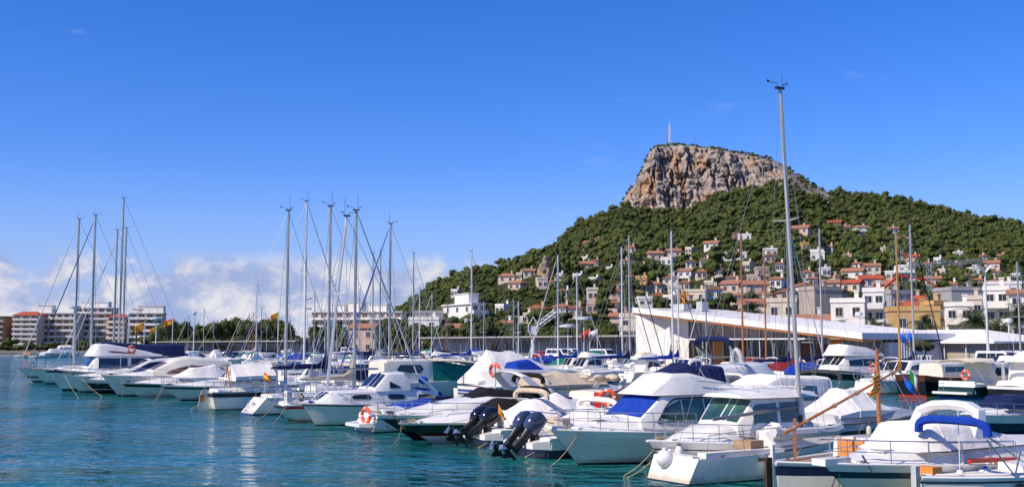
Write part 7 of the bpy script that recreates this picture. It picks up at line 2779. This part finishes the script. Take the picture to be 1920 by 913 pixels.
def forest():
    g = np.random.default_rng(21)
    protos = [crown_np(g, int(g.integers(4, 8)), 130, .17, flat=.8, lumpr=(.26, .5), wob=.45) for _ in range(10)]
    # candidates over the slopes
    N = 30000
    px = g.uniform(600, 2080, N)
    Y = np.where(g.random(N) < .62, np.sqrt(g.uniform(262 ** 2, 1128 ** 2, N)), g.uniform(262, 1000, N))
    nr = 5000                                  # the crest of the spur carries a closed row of trees
    px = np.concatenate([px, g.uniform(600, 1070, nr)])
    Y = np.concatenate([Y, g.uniform(560, 660, nr)])
    N = len(px)
    X = (px - CX) / FPX * Y
    Z = terrain(X, Y)
    ok = Z > QZ + 1.0
    # the town edge stays clear to the right, woods come down on the left
    ok &= (Y > 300) | (px < 1000)
    # bare rock face
    mk = (px > 1152) & (px < 1480) & (Y > YCL - 4) & (Y < YCL + 62)
    ok &= ~mk | (g.random(N) < np.where((px > 1330) & (Y < YCL + 24), .16, .06))
    mk2 = (px > 1455) & (px < 1575) & (Y > YCL - 85) & (Y < YC2)
    ok &= ~mk2 | (g.random(N) < .13)
    top = (px > 1205) & (px < 1470) & (Y >= YCL + 62)
    ok &= ~top | (g.random(N) < .5)
    ok &= Y < YC2 + 4
    ok &= (Y < YC1 + 6) | (px > 1010) | (lut(E1, px) / FPX * YC1 + EYE < lut(E2, px) / FPX * Y + EYE)
    # natural clearings
    cl = fract_noise(X, Y, 1 / 40.0, 3, 4.0)
    ok &= (cl < .60) | (g.random(N) < .25)
    # keep a view of each villa and room for it
    for (hx, hy, w, hp, wp) in HOUSES:
        ok &= ~((np.abs(px - hp) < wp * .5 + 5) & (Y > hy - 34) & (Y < hy + 14))
        ok &= ~((np.abs(X - hx) < w * .6 + 3) & (Y > hy - 6) & (Y < hy + 18))
    px, Y, X, Z = px[ok], Y[ok], X[ok], Z[ok]
    big = (1.5 + 3.2 * g.random(len(X)) ** 1.4) * np.clip(.8 + (Y - 300) / 1500, .8, 1.15)
    big = np.where((px < 1050) & (Y > 420), big * .78, big)
    big = np.where((px > 1455) & (px < 1575) & (Y > YCL - 85), big * .62, big)
    rock = (px > 1152) & (px < 1480) & (Y > YCL - 4)
    big = np.where(rock, big * .45, big)
    # thin out: keep spacing
    cell = {}
    keep = []
    order = np.argsort(Y)
    for i in order:
        cs_ = 9.0
        kx, ky = int(X[i] // cs_), int(Y[i] // cs_)
        good = True
        for dx in (-1, 0, 1):
            for dy in (-1, 0, 1):
                for j in cell.get((kx + dx, ky + dy), ()):
                    if (X[i] - X[j]) ** 2 + (Y[i] - Y[j]) ** 2 < (.72 * (big[i] + big[j])) ** 2 * .8:
                        good = False
                        break
                if not good:
                    break
            if not good:
                break
        if good:
            cell.setdefault((kx, ky), []).append(i)
            keep.append(i)
    keep = np.array(keep)
    # the nearest 300 in view are trees of their own
    pv = px[keep]
    Yk = Y[keep]
    score = Yk - 40 * big[keep] + np.where((pv < 1930), 0, 1e5)
    near = keep[np.argsort(score)[:270]]
    far = np.setdiff1d(keep, near)
    nm = []
    for k in range(5):
        V, F, T = crown_np(g, 12, 1100, .105, flat=.78, icov=ICO1, lumpr=(.24, .44), wob=.5)
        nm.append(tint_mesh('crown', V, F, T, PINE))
    tm = [trunk_mesh(1.0, .06, lean=l) for l in (-.3, 0, .35)]
    for n_, i in enumerate(near):
        r = float(big[i])
        h = r * g.uniform(1.5, 2.0)
        side_ = 'left spur' if pv.size and px[i] < 1050 else 'slope below the cliff' if px[i] < 1480 else 'right slope'
        t = thing('pine_tree', 'round green pine standing low on the %s among villas and houses' % side_, 'tree', (float(X[i]), float(Y[i]), float(Z[i]) - .3), float(g.uniform(0, 6.28)), 'pines low on the ' + side_)
        c = link('crown', nm[n_ % 5], t, (0, 0, h * .78))
        c.scale = (r, r * float(g.uniform(.85, 1.15)), r * .92)
        k = link('trunk', tm[n_ % 3], t)
        k.scale = (h, h, h)
    hue = fract_noise(X, Y, 1 / 90.0, 3, 6.0)
    # the rest of the wood as one mass
    Vs, Fs, Ts = [], [], []
    o = 0
    tv = np.array([[-.05, 0, -.8], [.05, 0, -.8], [0, .06, -.8], [0, 0, .1]])
    tf = np.array([[0, 1, 3], [1, 2, 3], [2, 0, 3]])
    for i in far:
        V, F, T = protos[int(g.integers(0, 10))]
        a = g.uniform(0, 6.28)
        ca, sa = math.cos(a), math.sin(a)
        r = big[i]
        h = r * g.uniform(.45, .95)
        sx, sy, sz = r * g.uniform(.85, 1.25), r * g.uniform(.85, 1.25), r * g.uniform(.7, 1.45)
        V2 = np.empty_like(V)
        V2[:, 0] = (V[:, 0] * ca - V[:, 1] * sa) * sx + X[i]
        V2[:, 1] = (V[:, 0] * sa + V[:, 1] * ca) * sy + Y[i]
        V2[:, 2] = V[:, 2] * sz + Z[i] + h
        Vs.append(V2); Fs.append(F + o); o += len(V)
        Ts.append(np.clip(T * g.uniform(.55, 1.1) + g.uniform(-.25, .45) + (hue[i] - .5) * .9, 0, 1))
    # low scrub between the trees
    sp = [crown_np(g, 3, 34, .30, flat=.8, icov=ICO0, wob=.6) for _ in range(6)]
    ns = 9000
    spx = g.uniform(640, 1990, ns)
    sY = np.sqrt(g.uniform(300 ** 2, 1126 ** 2, ns))
    sX = (spx - CX) / FPX * sY
    sZ = terrain(sX, sY)
    okk = (sZ > QZ + 1) & ~((spx > 1455) & (spx < 1575) & (sY > YCL - 85) & (g.random(ns) > .35)) & ~((spx > 1152) & (spx < 1478) & (sY > YCL - 3) & (g.random(ns) > .10))
    for (hx, hy, w, hp, wp) in HOUSES:
        okk &= ~((np.abs(spx - hp) < wp * .5 + 2) & (sY > hy - 12) & (sY < hy + 14))
    for i in np.nonzero(okk)[0]:
        V, F, T = sp[int(g.integers(0, 6))]
        r = g.uniform(.8, 2.1) * (.7 + sY[i] / 1500)
        V2 = V * np.array([r * 1.2, r * 1.2, r]) + np.array([sX[i], sY[i], sZ[i] + r * .3])
        Vs.append(V2); Fs.append(F + o); o += len(V)
        Ts.append(np.clip(T + g.uniform(-.2, .6), 0, 1))
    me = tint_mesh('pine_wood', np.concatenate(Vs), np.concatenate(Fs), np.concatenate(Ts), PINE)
    w = link('pine_wood', me)
    w['kind'] = 'stuff'
    w['label'] = 'dense pine wood covering the hill'
    print('trees', len(near), len(far), 'tris', sum(len(f) for f in Fs))


forest()


def lone_trees():
    g = np.random.default_rng(8)
    rd = random.Random(12)
    crowns = []
    for k in range(4):
        V, F, T = crown_np(g, 13, 1500, .10, flat=.62, icov=ICO1, spread=.70, lumpr=(.26, .42))
        crowns.append(tint_mesh('crown', V, F, T, PINE))
    tr = [trunk_mesh(1.0, .035, lean=l, forks=4, g=rd) for l in (-.3, .2, .4)]
    # px, crown top y, width px, Y
    rows = [('left', [(318, 598, 46, 420), (345, 601, 40, 440), (372, 606, 34, 430), (392, 604, 36, 450), (415, 597, 46, 430), (440, 593, 44, 440), (462, 596, 44, 425), (490, 595, 46, 440), (515, 592, 44, 430), (536, 600, 34, 425)], 'umbrella pine in the grove left of the twin radar mast', 'pines in the left grove'),
            ('mid', [(588, 606, 26, 420), (640, 606, 40, 400), (612, 600, 36, 420), (660, 608, 40, 390), (690, 618, 36, 380), (715, 612, 34, 400), (742, 612, 34, 390), (770, 605, 36, 380)], 'dark pine before the long white terrace', 'pines before the white terrace'),
            ('shed', [(835, 622, 30, 262), (862, 624, 26, 258), (893, 604, 34, 270), (915, 596, 44, 275), (940, 600, 44, 280), (965, 612, 40, 262), (1000, 604, 44, 280), (1030, 608, 46, 255), (1062, 606, 46, 250), (1090, 604, 46, 258), (1118, 598, 46, 262), (1140, 600, 44, 240), (1165, 604, 30, 245)], 'bushy tree behind the long boat shed', 'trees behind the boat shed'),
            ('far', [(20, 632, 30, 470), (55, 640, 24, 460), (100, 640, 26, 470), (125, 637, 28, 470), (165, 636, 28, 470), (195, 638, 26, 465), (230, 634, 26, 470), (275, 628, 26, 455), (292, 622, 28, 440)], 'low green shrub before the far white apartment blocks', 'shrubs on the far shore'),
            ('slope', [(1290, 566, 34, 250), (1325, 572, 34, 246), (1345, 580, 24, 236), (1480, 590, 24, 214), (1560, 590, 20, 214), (1236, 575, 26, 240), (1760, 552, 34, 300), (1690, 548, 30, 300), (1775, 560, 24, 280)], 'green tree among the town houses', 'trees among the town houses')]
    for nm, L, base, grp in rows:
        for i, (px, yt, wp, Y) in enumerate(L):
            c = at(px, HZ, Y)
            h = zat(yt, Y) - QZ
            r = wp * .5 * Y / FPX * 1.12
            lab = base + ', ' + (ORD[i] + ' from the left' if i else 'leftmost')
            t = thing('pine_tree' if 'pine' in base else 'shrub' if 'shrub' in base else 'tree', lab, 'shrub' if 'shrub' in base else 'tree', (c.x, Y, QZ), rd.uniform(0, 6.28), grp)
            vz = h * .46
            k = link('crown', crowns[i % 4], t, (0, 0, h - vz * .82))
            k.scale = (r, r, vz * 1.25)
            k = link('trunk', tr[i % 3], t)
            k.scale = (h * .9, h * .9, h * .95)
    # round bush on two trunks in front of the warehouse
    o = slot(86, slot_px(86, 1722), QZ)
    V, F, T = crown_np(g, 12, 2600, .07, flat=.7, icov=ICO1, spread=.62, lumpr=(.3, .42))
    t = thing('round_tree', 'round clipped olive green tree on two stems before the white warehouse', 'tree', o, 0)
    wv = 29 * o.y / FPX * 1.05
    zc = zat(650, o.y) - QZ
    c = link('crown', tint_mesh('crown', V, F, T, BUSHM), t, (0, 0, zc))
    c.scale = (wv * 1.02, wv, wv * .80)
    for sx in (-.35, .35):
        m = MB()
        m.tube([(sx * .6, 0, -.3), (sx, 0, zc * .45), (sx * 2.2, 0, zc * .9)], .14, 6, r1=.07)
        m.build('trunk', TRUNK, t)


lone_trees()


# ------------------------------------------------------------------ palms
def frond_mesh():
    m = MB()
    n = 13
    sp = []
    for i in range(n + 1):
        f = i / n
        sp.append(Vector((f * .93, 0, .34 * math.sin(f * 2.2) - .62 * f ** 2.4)))
    for i in range(n):
        a, b = sp[i], sp[i + 1]
        m.add([a + Vector((0, -.008, 0)), b + Vector((0, -.006, 0)), b + Vector((0, .006, 0)), a + Vector((0, .008, 0))], [(0, 1, 2, 3)])
        f = (i + .5) / n
        ln = .25 * math.sin(math.pi * min(1, f * .9 + .12)) ** .7
        for sd in (1, -1):
            for q in (0, .5):
                c = a.lerp(b, q)
                tip = c + Vector((ln * .55, sd * ln, -ln * .45))
                m.add([c, a.lerp(b, q + .35), tip], [(0, 1, 2)])
    return m.mesh('frond', PALMM)


FROND = frond_mesh()


def palm(px, ytop, Y, lab, span, base=QZ, fr=30, trunk_r=.32):
    rd = random.Random(px)
    c = at(px, HZ, Y)
    h = zat(ytop, Y) - base
    t = thing('palm_tree', lab, 'palm tree', (c.x, Y, base), rd.uniform(0, 6), 'palm trees')
    zt = h - span * .42
    m = MB()
    m.tube([(0, 0, -.5), (.05, 0, zt * .5), (0, 0, zt)], trunk_r, 9, r1=trunk_r * .85)
    m.ball((0, 0, zt), (trunk_r * 1.5, trunk_r * 1.5, trunk_r * 1.6), 9, 6)
    m.build('trunk', PALMT, t)
    for i in range(fr):
        o = link('frond', FROND, t, (0, 0, zt + .15))
        lift = (-1.05, -.55, -.15, .25, .6)[i % 5] + rd.uniform(-.15, .15)
        o.rotation_euler = (rd.uniform(-.2, .2), lift * .9, i * 2.39996)
        s = span * rd.uniform(.85, 1.1)
        o.scale = (s, s, s)


for a in ((1832, 588, 158, 'large palm before the white balconied house left of the twin lamp', 4.2), (1912, 582, 150, 'large palm at the right edge of the quay', 4.0), (1733, 600, 166, 'palm behind the warehouse roof before the ochre house', 3.2), (1640, 604, 172, 'palm behind the warehouse roof left of the ochre house', 3.0),
          (1578, 606, 172, 'small palm above the right end of the club roof', 2.6), (1409, 572, 200, 'palm above the middle of the club roof', 3.8), (1668, 615, 170, 'small palm at the foot of the ochre house', 2.2), (1870, 606, 165, 'palm right of the twin lamp post', 2.8), (255, 614, 430, 'tall palm before the white block with rounded balconies', 4.6), (186, 634, 430, 'palm on the far shore behind the flybridge yacht', 3.6), (240, 634, 420, 'palm left of the Spanish flag on the far shore', 3.6)):
    palm(*a, fr=30 if a[2] < 300 else 18)


# ------------------------------------------------------------------ cranes, lamps, flags, cars, masts on the summit
def lattice(m, a, b, w, n, r=.05, tri=True):
    a, b = Vector(a), Vector(b)
    d = (b - a).normalized()
    u = d.orthogonal().normalized()
    v = d.cross(u)
    offs = [u * w * .5 + v * w * .5, -u * w * .5 + v * w * .5, -u * w * .5 - v * w * .5, u * w * .5 - v * w * .5]
    for o in offs:
        m.tube([a + o, b + o], r, 4)
    for i in range(n):
        p, q = a.lerp(b, i / n), a.lerp(b, (i + 1) / n)
        for k in range(4):
            o, o2 = offs[k], offs[(k + 1) % 4]
            m.tube([p + o, q + o2] if i % 2 else [p + o2, q + o], r * .6, 3)


def gear():
    # white jib crane on the quay
    Y = 205
    p = at(1000, HZ, Y)
    t = thing('jib_crane', 'white lattice jib crane standing on the quay before the boat shed', 'crane', (p.x, Y, QZ), 0)
    z1, z2 = zat(648, Y) - QZ, zat(600, Y) - QZ
    m = MB()
    m.tube([(0, 0, 0), (0, 0, z1 + 1.2)], .55, 10, r1=.4)
    m.build('crane_column', STEELW, t)
    m = MB()
    q = [(-.9, z2 - 1.9), (-.9, z2 - .9), (0, z2 + .6), (.9, z2 - .9), (.9, z2 - 1.9), (0, z1 + .8)]
    for y in (-.6, .6):
        P = [(x, y, z) for x, z in q]
        m.tube(P + P[:1], .12, 5)
    for x, z in q:
        m.tube([(x, -.6, z), (x, .6, z)], .1, 5)
    m.box((0, 0, z2 - 1.9), (1.2, .9, 1.6))
    m.build('crane_head', STEELW, t)
    m = MB()
    e = at(1041, 586, Y)
    lattice(m, (0.6, 0, z2 - 1.2), (e.x - p.x, 0, e.z - QZ), .8, 8, .065)
    m.build('crane_jib', STEELW, t)
    m = MB()
    m.box((e.x - p.x + .8, 0, e.z - QZ + .15), (2.4, .7, .3))
    m.tube([(e.x - p.x, 0, e.z - QZ), (e.x - p.x, 0, z1)], .03, 4)
    m.build('hoist_cable', STEELW, t)
    # tower crane behind the town
    Y = 330
    p = at(1748, HZ, Y)
    zb = float(terrain(p.x, Y))
    t = thing('tower_crane', 'grey tower crane with a long lattice jib behind the right hand houses', 'crane', (p.x, Y, zb), 0)
    zt = zat(496, Y) - zb
    m = MB()
    lattice(m, (0, 0, 0), (0, 0, zt), 1.4, 16, .09)
    m.build('crane_mast', CRANEG, t)
    m = MB()
    e = at(1850, 488, Y)
    lattice(m, (0, 0, zt), (e.x - p.x, 0, e.z - zb), 1.0, 20, .075)
    m.build('crane_jib', CRANEG, t)
    m = MB()
    lattice(m, (0, 0, zt), (-6, 0, zt - .2), 1.0, 5, .075)
    m.box((-5.5, 0, zt - .8), (1.6, 1, 1.4))
    m.build('counter_jib', CRANEG, t)
    # orange mast crane
    Y = 225
    p = at(1283, HZ, Y)
    t = thing('mast_crane', 'orange lattice crane mast standing behind the club roof', 'crane', (p.x, Y, QZ), 0)
    m = MB()
    lattice(m, (0, 0, 0), (0, 0, zat(546, Y) - QZ), 1.2, 14, .1)
    m.build('crane_mast', CRANEO, t)
    m = MB()
    m.tube([(-1.4, 0, zat(553, Y) - QZ), (2.2, 0, zat(553, Y) - QZ)], .12, 5)
    m.build('crane_arm', CRANEO, t)
    # red pump boom
    Y = 285
    pts = [at(1648, 548, Y), at(1684, 517, Y), at(1735, 524, Y), at(1772, 548, Y)]
    c = pts[0].copy()
    c.z = float(terrain(c.x, Y))
    t = thing('pump_boom', 'red folding pump boom arching over the houses behind the ochre mast', 'crane', c, 0)
    for i in range(3):
        m = MB()
        m.tube([pts[i] - c, pts[i + 1] - c], .42 - .09 * i, 5, r1=.34 - .09 * i)
        m.build('boom_section', CRANER, t)
    m = MB()
    m.tube([(0, 0, 0), pts[0] - c + Vector((0, 0, .1))], .45, 6)
    m.build('boom_base', CRANER, t)
    # lamps
    Y = 124
    p = at(1852, HZ, Y)
    t = thing('street_lamp', 'tall white lamp post with two wing shaped heads on the quay', 'street lamp', (p.x, Y, QZ), .2)
    h = zat(512, Y) - QZ
    m = MB()
    m.tube([(0, 0, 0), (0, 0, h)], .16, 8, r1=.10)
    m.build('lamp_pole', STEELW, t)
    for sd in (1, -1):
        m = MB()
        rings = []
        for i in range(5):
            f = i / 4
            x, z = sd * (.1 + 1.2 * f), h + .1 + .75 * math.sin(f * 1.9)
            wv = .16 + .34 * f
            rings.append([(x, -wv, z), (x, -wv, z + .12), (x, wv, z + .12), (x, wv, z)])
        m.loft(rings, 0, True, True, True, False)
        m.build('lamp_head', STEELW, t)
    m = MB()
    for sd in (1, -1):
        m.tube([(0, 0, h * .5), (sd * .5, 0, h * .5 + .1)], .04, 4)
    m.build('bracket', STEELW, t)
    for i, (px, yt, Y, lab) in enumerate(((137, 576, 260, 'white lamp post with flat double head behind the far left yachts'), (240, 590, 250, 'white lamp post with a cylinder head left of the flags'), (292, 598, 260, 'white lamp post right of the Catalan flags'), (363, 587, 250, 'tall white pole left of the pine grove'), (1095, 598, 190, 'white lamp post among slim masts right of the jib crane'),
                                          (1893, 602, 140, 'white lamp post beside the palm at the right edge'), (1612, 590, 140, 'thin white lamp post above the club roof end'), (1065, 612, 190, 'white lamp right of the jib crane'))):
        p = at(px, HZ, Y)
        zb = QZ
        t = thing('street_lamp', lab, 'street lamp', (p.x, Y, zb), 0, 'lamp posts')
        h = zat(yt, Y) - zb
        m = MB()
        m.tube([(0, 0, 0), (0, 0, h)], .10 if Y < 200 else .14, 6)
        m.build('lamp_pole', STEELW, t)
        m = MB()
        wv = 1.5 if 'double' in lab or 'right of the' in lab else .5
        m.loft([[(math.cos(2 * math.pi * j / 10) * wv * k, math.sin(2 * math.pi * j / 10) * wv * k, h + z) for j in range(10)] for k, z in ((.3, -.3), (1, -.1), (1, .25), (.4, .4))])
        m.build('lamp_head', STEELW, t)
    # flags on poles
    for (px, yt, Y, kind, s, lab) in ((323, 596, 235, 'spanish', 2.3, 'Spanish flag on a white pole before the left pine grove'), (270, 603, 240, 'catalan', 2.6, 'Catalan flag on a white pole before the white block'), (292, 612, 245, 'catalan', 1.7, 'smaller Catalan flag right of the larger one'), (521, 583, 110, 'catalan', 1.0, 'small Catalan flag hoisted beside a mast'),
                                      (1685, 618, 121, 'blue', 1.0, 'blue flag on a thin pole before the warehouse, leftmost of five'), (1690, 620, 121, 'blue', 1.0, 'blue flag on a thin pole before the warehouse, second of five'), (1695, 618, 121, 'white', 1.0, 'white flag on a thin pole before the warehouse, middle of five'), (1700, 620, 121, 'blue', 1.0, 'blue flag on a thin pole before the warehouse, fourth of five'),
                                      (1705, 619, 121, 'blue', 1.0, 'blue flag on a thin pole before the warehouse, rightmost of five'), (1106, 616, 200, 'red', 2.2, 'red banner right of the jib crane'), (1120, 616, 200, 'white', 2.2, 'white banner right of the red banner'), (1188, 572, 215, 'blue', 2.0, 'blue flag hanging left of the club wall')):
        p = at(px, HZ, Y)
        t = thing('flagpole', lab, 'flag', (p.x, Y, QZ if Y > 100 else 0), 0, 'flags on poles')
        h = zat(yt, Y) - QZ
        m = MB()
        m.tube([(0, 0, 0), (0, 0, h)], .05 if Y < 180 else .09, 5)
        o = m.build('pole', STEELW, t)
        flag_cloth(o, (0, 0, h - .1), s, kind, .45 if kind != 'blue' else .9, (-1, -.3) if kind != 'blue' else (.6, -.6))
    # masts on the summit
    for (px, yt, yb, r, lab) in ((1261, 224, 269, .9, 'red and white lattice radio mast on the cliff top'), (1255, 254, 270, .35, 'short antenna left of the radio mast'), (1310, 254, 274, .2, 'thin antenna right of the radio mast')):
        Y = 1085
        p = at(px, HZ, Y)
        zb = float(terrain(p.x, Y)) - 3
        t = thing('radio_mast', lab, 'radio mast', (p.x, Y, zb), 0, 'antennas on the summit')
        h = zat(yt, Y) - zb
        m = MB()
        if r > .5:
            lattice(m, (0, 0, 0), (0, 0, h * .8), 1.8, 10, .16)
            m.tube([(0, 0, h * .75), (0, 0, h)], .25, 5)
        else:
            m.tube([(0, 0, 0), (0, 0, h)], r, 5)
        m.build('mast_lattice', STEELW if r > .5 else ALUD, t)
        if r > .5:
            for k in (.45, .62, .75):
                m = MB()
                m.loft([[(1.2 + math.cos(a) * .9 * 0.4, math.sin(a) * .9, h * k + math.cos(a) * .9) for a in [2 * math.pi * j / 9 for j in range(9)]], [(1.6 + math.cos(a) * .3 * .4, math.sin(a) * .3, h * k + math.cos(a) * .3) for a in [2 * math.pi * j / 9 for j in range(9)]]])
                m.build('dish', STEELW, t)
    # free standing rock on the left spur
    p = hit(1022, 520)
    g = np.random.default_rng(4)
    V, F = ico(4)
    V = V * np.array([2.6, 2.6, 5.6]) * (p.y / 480.0)
    nz = np.array([mnoise.fractal(Vector(v * .42), 0.7, 2.0, 6) for v in V])
    V = V * (1 + .42 * nz[:, None])
    V[:, 0] *= np.clip(1.1 - V[:, 2] / 9, .3, 1.5)
    me = np_mesh('rock_pinnacle', V, F, hill_mat_rock)
    o = link('rock_pinnacle', me, None, (p.x, p.y + 1, p.z + 3.4))
    tag(o, 'grey free standing rock pinnacle among the pines on the left spur', 'rock')
    # vehicles on the quay
    for (px, o_, kind, paint, rz, lab) in ((1868, 90, 'van', CARW, .0, 'white minibus with side windows parked behind the twin lamp'), (1912, 96, 'van', CARW, .0, 'white van parked behind the minibus at the right edge'), (1895, 84.5, 'suv', CARB, .0, 'dark blue car parked on the quay at the right edge'), (1920, 87, 'suv', CARB, .0, 'dark car cut by the right edge behind the dark blue one'),
                                           (1047, 90, 'van', CARW, .2, 'white van on the quay right of the jib crane'), (1068, 92, 'van', CARW, .1, 'second white van right of the jib crane'), (1085, 91, 'suv', CARS, .1, 'silver car right of the white vans'), (1020, 92, 'suv', CARR, .1, 'red car on the quay beside the jib crane'), (960, 93, 'suv', CARW, .1, 'white car on the quay left of the jib crane'), (1130, 88, 'van', CARW, .1, 'white van near the club wall'), (720, 95, 'suv', CARS, .1, 'silver car parked on the quay below the salmon house'), (655, 95, 'van', CARW, .1, 'white van parked on the quay before the long terrace')):
        p = slot(o_, slot_px(o_, px), QZ + .004)
        vehicle(p, math.atan2(-DV.y, -DV.x) + rz, kind, paint, lab)


def vehicle(p, rz, kind, paint, lab):
    L, B = (4.9, 1.9) if kind == 'van' else (4.4, 1.8)
    t = thing('parked_van' if kind == 'van' else 'parked_car', lab, 'van' if kind == 'van' else 'car', p, rz, 'vehicles parked on the quay')
    if kind == 'van':
        prof = [(-2.45, .45), (-2.45, 1.1), (-2.3, 1.95), (-2.1, 2.05), (1.05, 2.05), (1.35, 1.95), (1.85, 1.25), (2.4, 1.05), (2.45, .45)]
        glass = [((-2.15, 1.25), (-1.95, 1.8), (-.9, 1.8), (-.9, 1.25)), ((-.8, 1.25), (-.8, 1.8), (.2, 1.8), (.2, 1.25)), ((.3, 1.25), (.3, 1.8), (1.15, 1.8), (1.55, 1.25))]
        ws = ((1.42, 1.88), (1.84, 1.3))
    else:
        prof = [(-2.2, .4), (-2.2, .95), (-1.9, 1.1), (-1.5, 1.52), (-.2, 1.58), (.4, 1.48), (1.0, 1.05), (2.05, .88), (2.2, .65), (2.2, .4)]
        glass = [((-1.7, 1.1), (-1.35, 1.42), (-.5, 1.46), (-.5, 1.08)), ((-.42, 1.08), (-.42, 1.46), (.3, 1.4), (.85, 1.06))]
        ws = ((.46, 1.45), (.98, 1.09))
    m = MB()
    rings = []
    for y, k in ((-B / 2, 0), (-B / 2 + .06, 1), (B / 2 - .06, 1), (B / 2, 0)):
        rings.append([(x * (1 if k else .985), y * (1 - .10 * max(0, z - 1.0)), z if k else .45 + (z - .45) * .97) for x, z in prof])
    m.loft(rings, 0, True, True, True, False)
    m.build('body', paint, t)
    for sd in (1, -1):
        for g_ in glass:
            m = MB()
            m.add([(x, sd * (B / 2 * (1 - .10 * max(0, z - 1.0)) + .012), z) for x, z in g_] + [(x, sd * (B / 2 * (1 - .10 * max(0, z - 1.0)) - .03), z) for x, z in g_], [(0, 1, 2, 3), (7, 6, 5, 4), (0, 4, 5, 1), (1, 5, 6, 2), (2, 6, 7, 3), (3, 7, 4, 0)])
            m.build('side_window', GLASS, t)
        for x in (-1.45, 1.45):
            m = MB()
            m.loft([[(x + .33 * math.cos(2 * math.pi * j / 14), sd * (B / 2 - .2 + e), .33 + .33 * math.sin(2 * math.pi * j / 14)) for j in range(14)] for e in (0, .22)])
            w_ = m.build('wheel', BLACK, t)
            m = MB()
            m.loft([[(x + .19 * math.cos(2 * math.pi * j / 10), sd * (B / 2 - .02 + e), .33 + .19 * math.sin(2 * math.pi * j / 10)) for j in range(10)] for e in (0, .05)])
            m.build('rim', ALU, w_)
    m = MB()
    (xa, za), (xb, zb) = ws
    m.add([(xa + .03, -B * .38, za), (xb + .03, -B * .42, zb), (xb + .03, B * .42, zb), (xa + .03, B * .38, za), (xa - .02, -B * .38, za - .04), (xb - .02, -B * .42, zb - .04), (xb - .02, B * .42, zb - .04), (xa - .02, B * .38, za - .04)], [(0, 1, 2, 3), (7, 6, 5, 4), (0, 4, 5, 1), (1, 5, 6, 2), (2, 6, 7, 3), (3, 7, 4, 0)])
    m.build('windscreen', GLASS, t)


hill_mat_rock = mat('grey_pinnacle_rock', (0.30, 0.25, 0.20), .95, var=.3, scale=.3, bump=.8, bscale=1.5, col2=(0.40, 0.24, 0.13))
gear()


def undergrowth():
    """hedges and scrub that close the foot of the far groves: countless leaves, one mass"""
    g = np.random.default_rng(31)
    Vs, Fs, Ts = [], [], []
    o = 0
    P = [crown_np(g, 6, 120, .2, flat=.8) for _ in range(4)]
    for (xa, xb, Y, n, hh) in ((300, 560, 452, 70, 5.0), (575, 800, 405, 50, 4.5), (820, 1180, 285, 90, 4.5), (-60, 320, 480, 70, 2.6), (-60, 330, 900, 60, 9.0), (330, 760, 640, 80, 8.0)):
        for i in range(n):
            px = xa + (xb - xa) * (i + g.uniform(0, 1)) / n
            y = Y + g.uniform(-8, 14)
            V, F, T = P[int(g.integers(0, 4))]
            r = hh * g.uniform(.6, 1.1)
            V2 = V * np.array([r * 1.2, r * 1.2, r * .8]) + np.array([(px - CX) / FPX * y, y, QZ + r * .45])
            Vs.append(V2); Fs.append(F + o); o += len(V)
            Ts.append(np.clip(T + g.uniform(-.2, .25), 0, 1))
    w = link('hedge_scrub', tint_mesh('hedge_scrub', np.concatenate(Vs), np.concatenate(Fs), np.concatenate(Ts), PINE))
    w['kind'] = 'stuff'
    w['label'] = 'dark green scrub at the foot of the groves along the shore'


undergrowth()
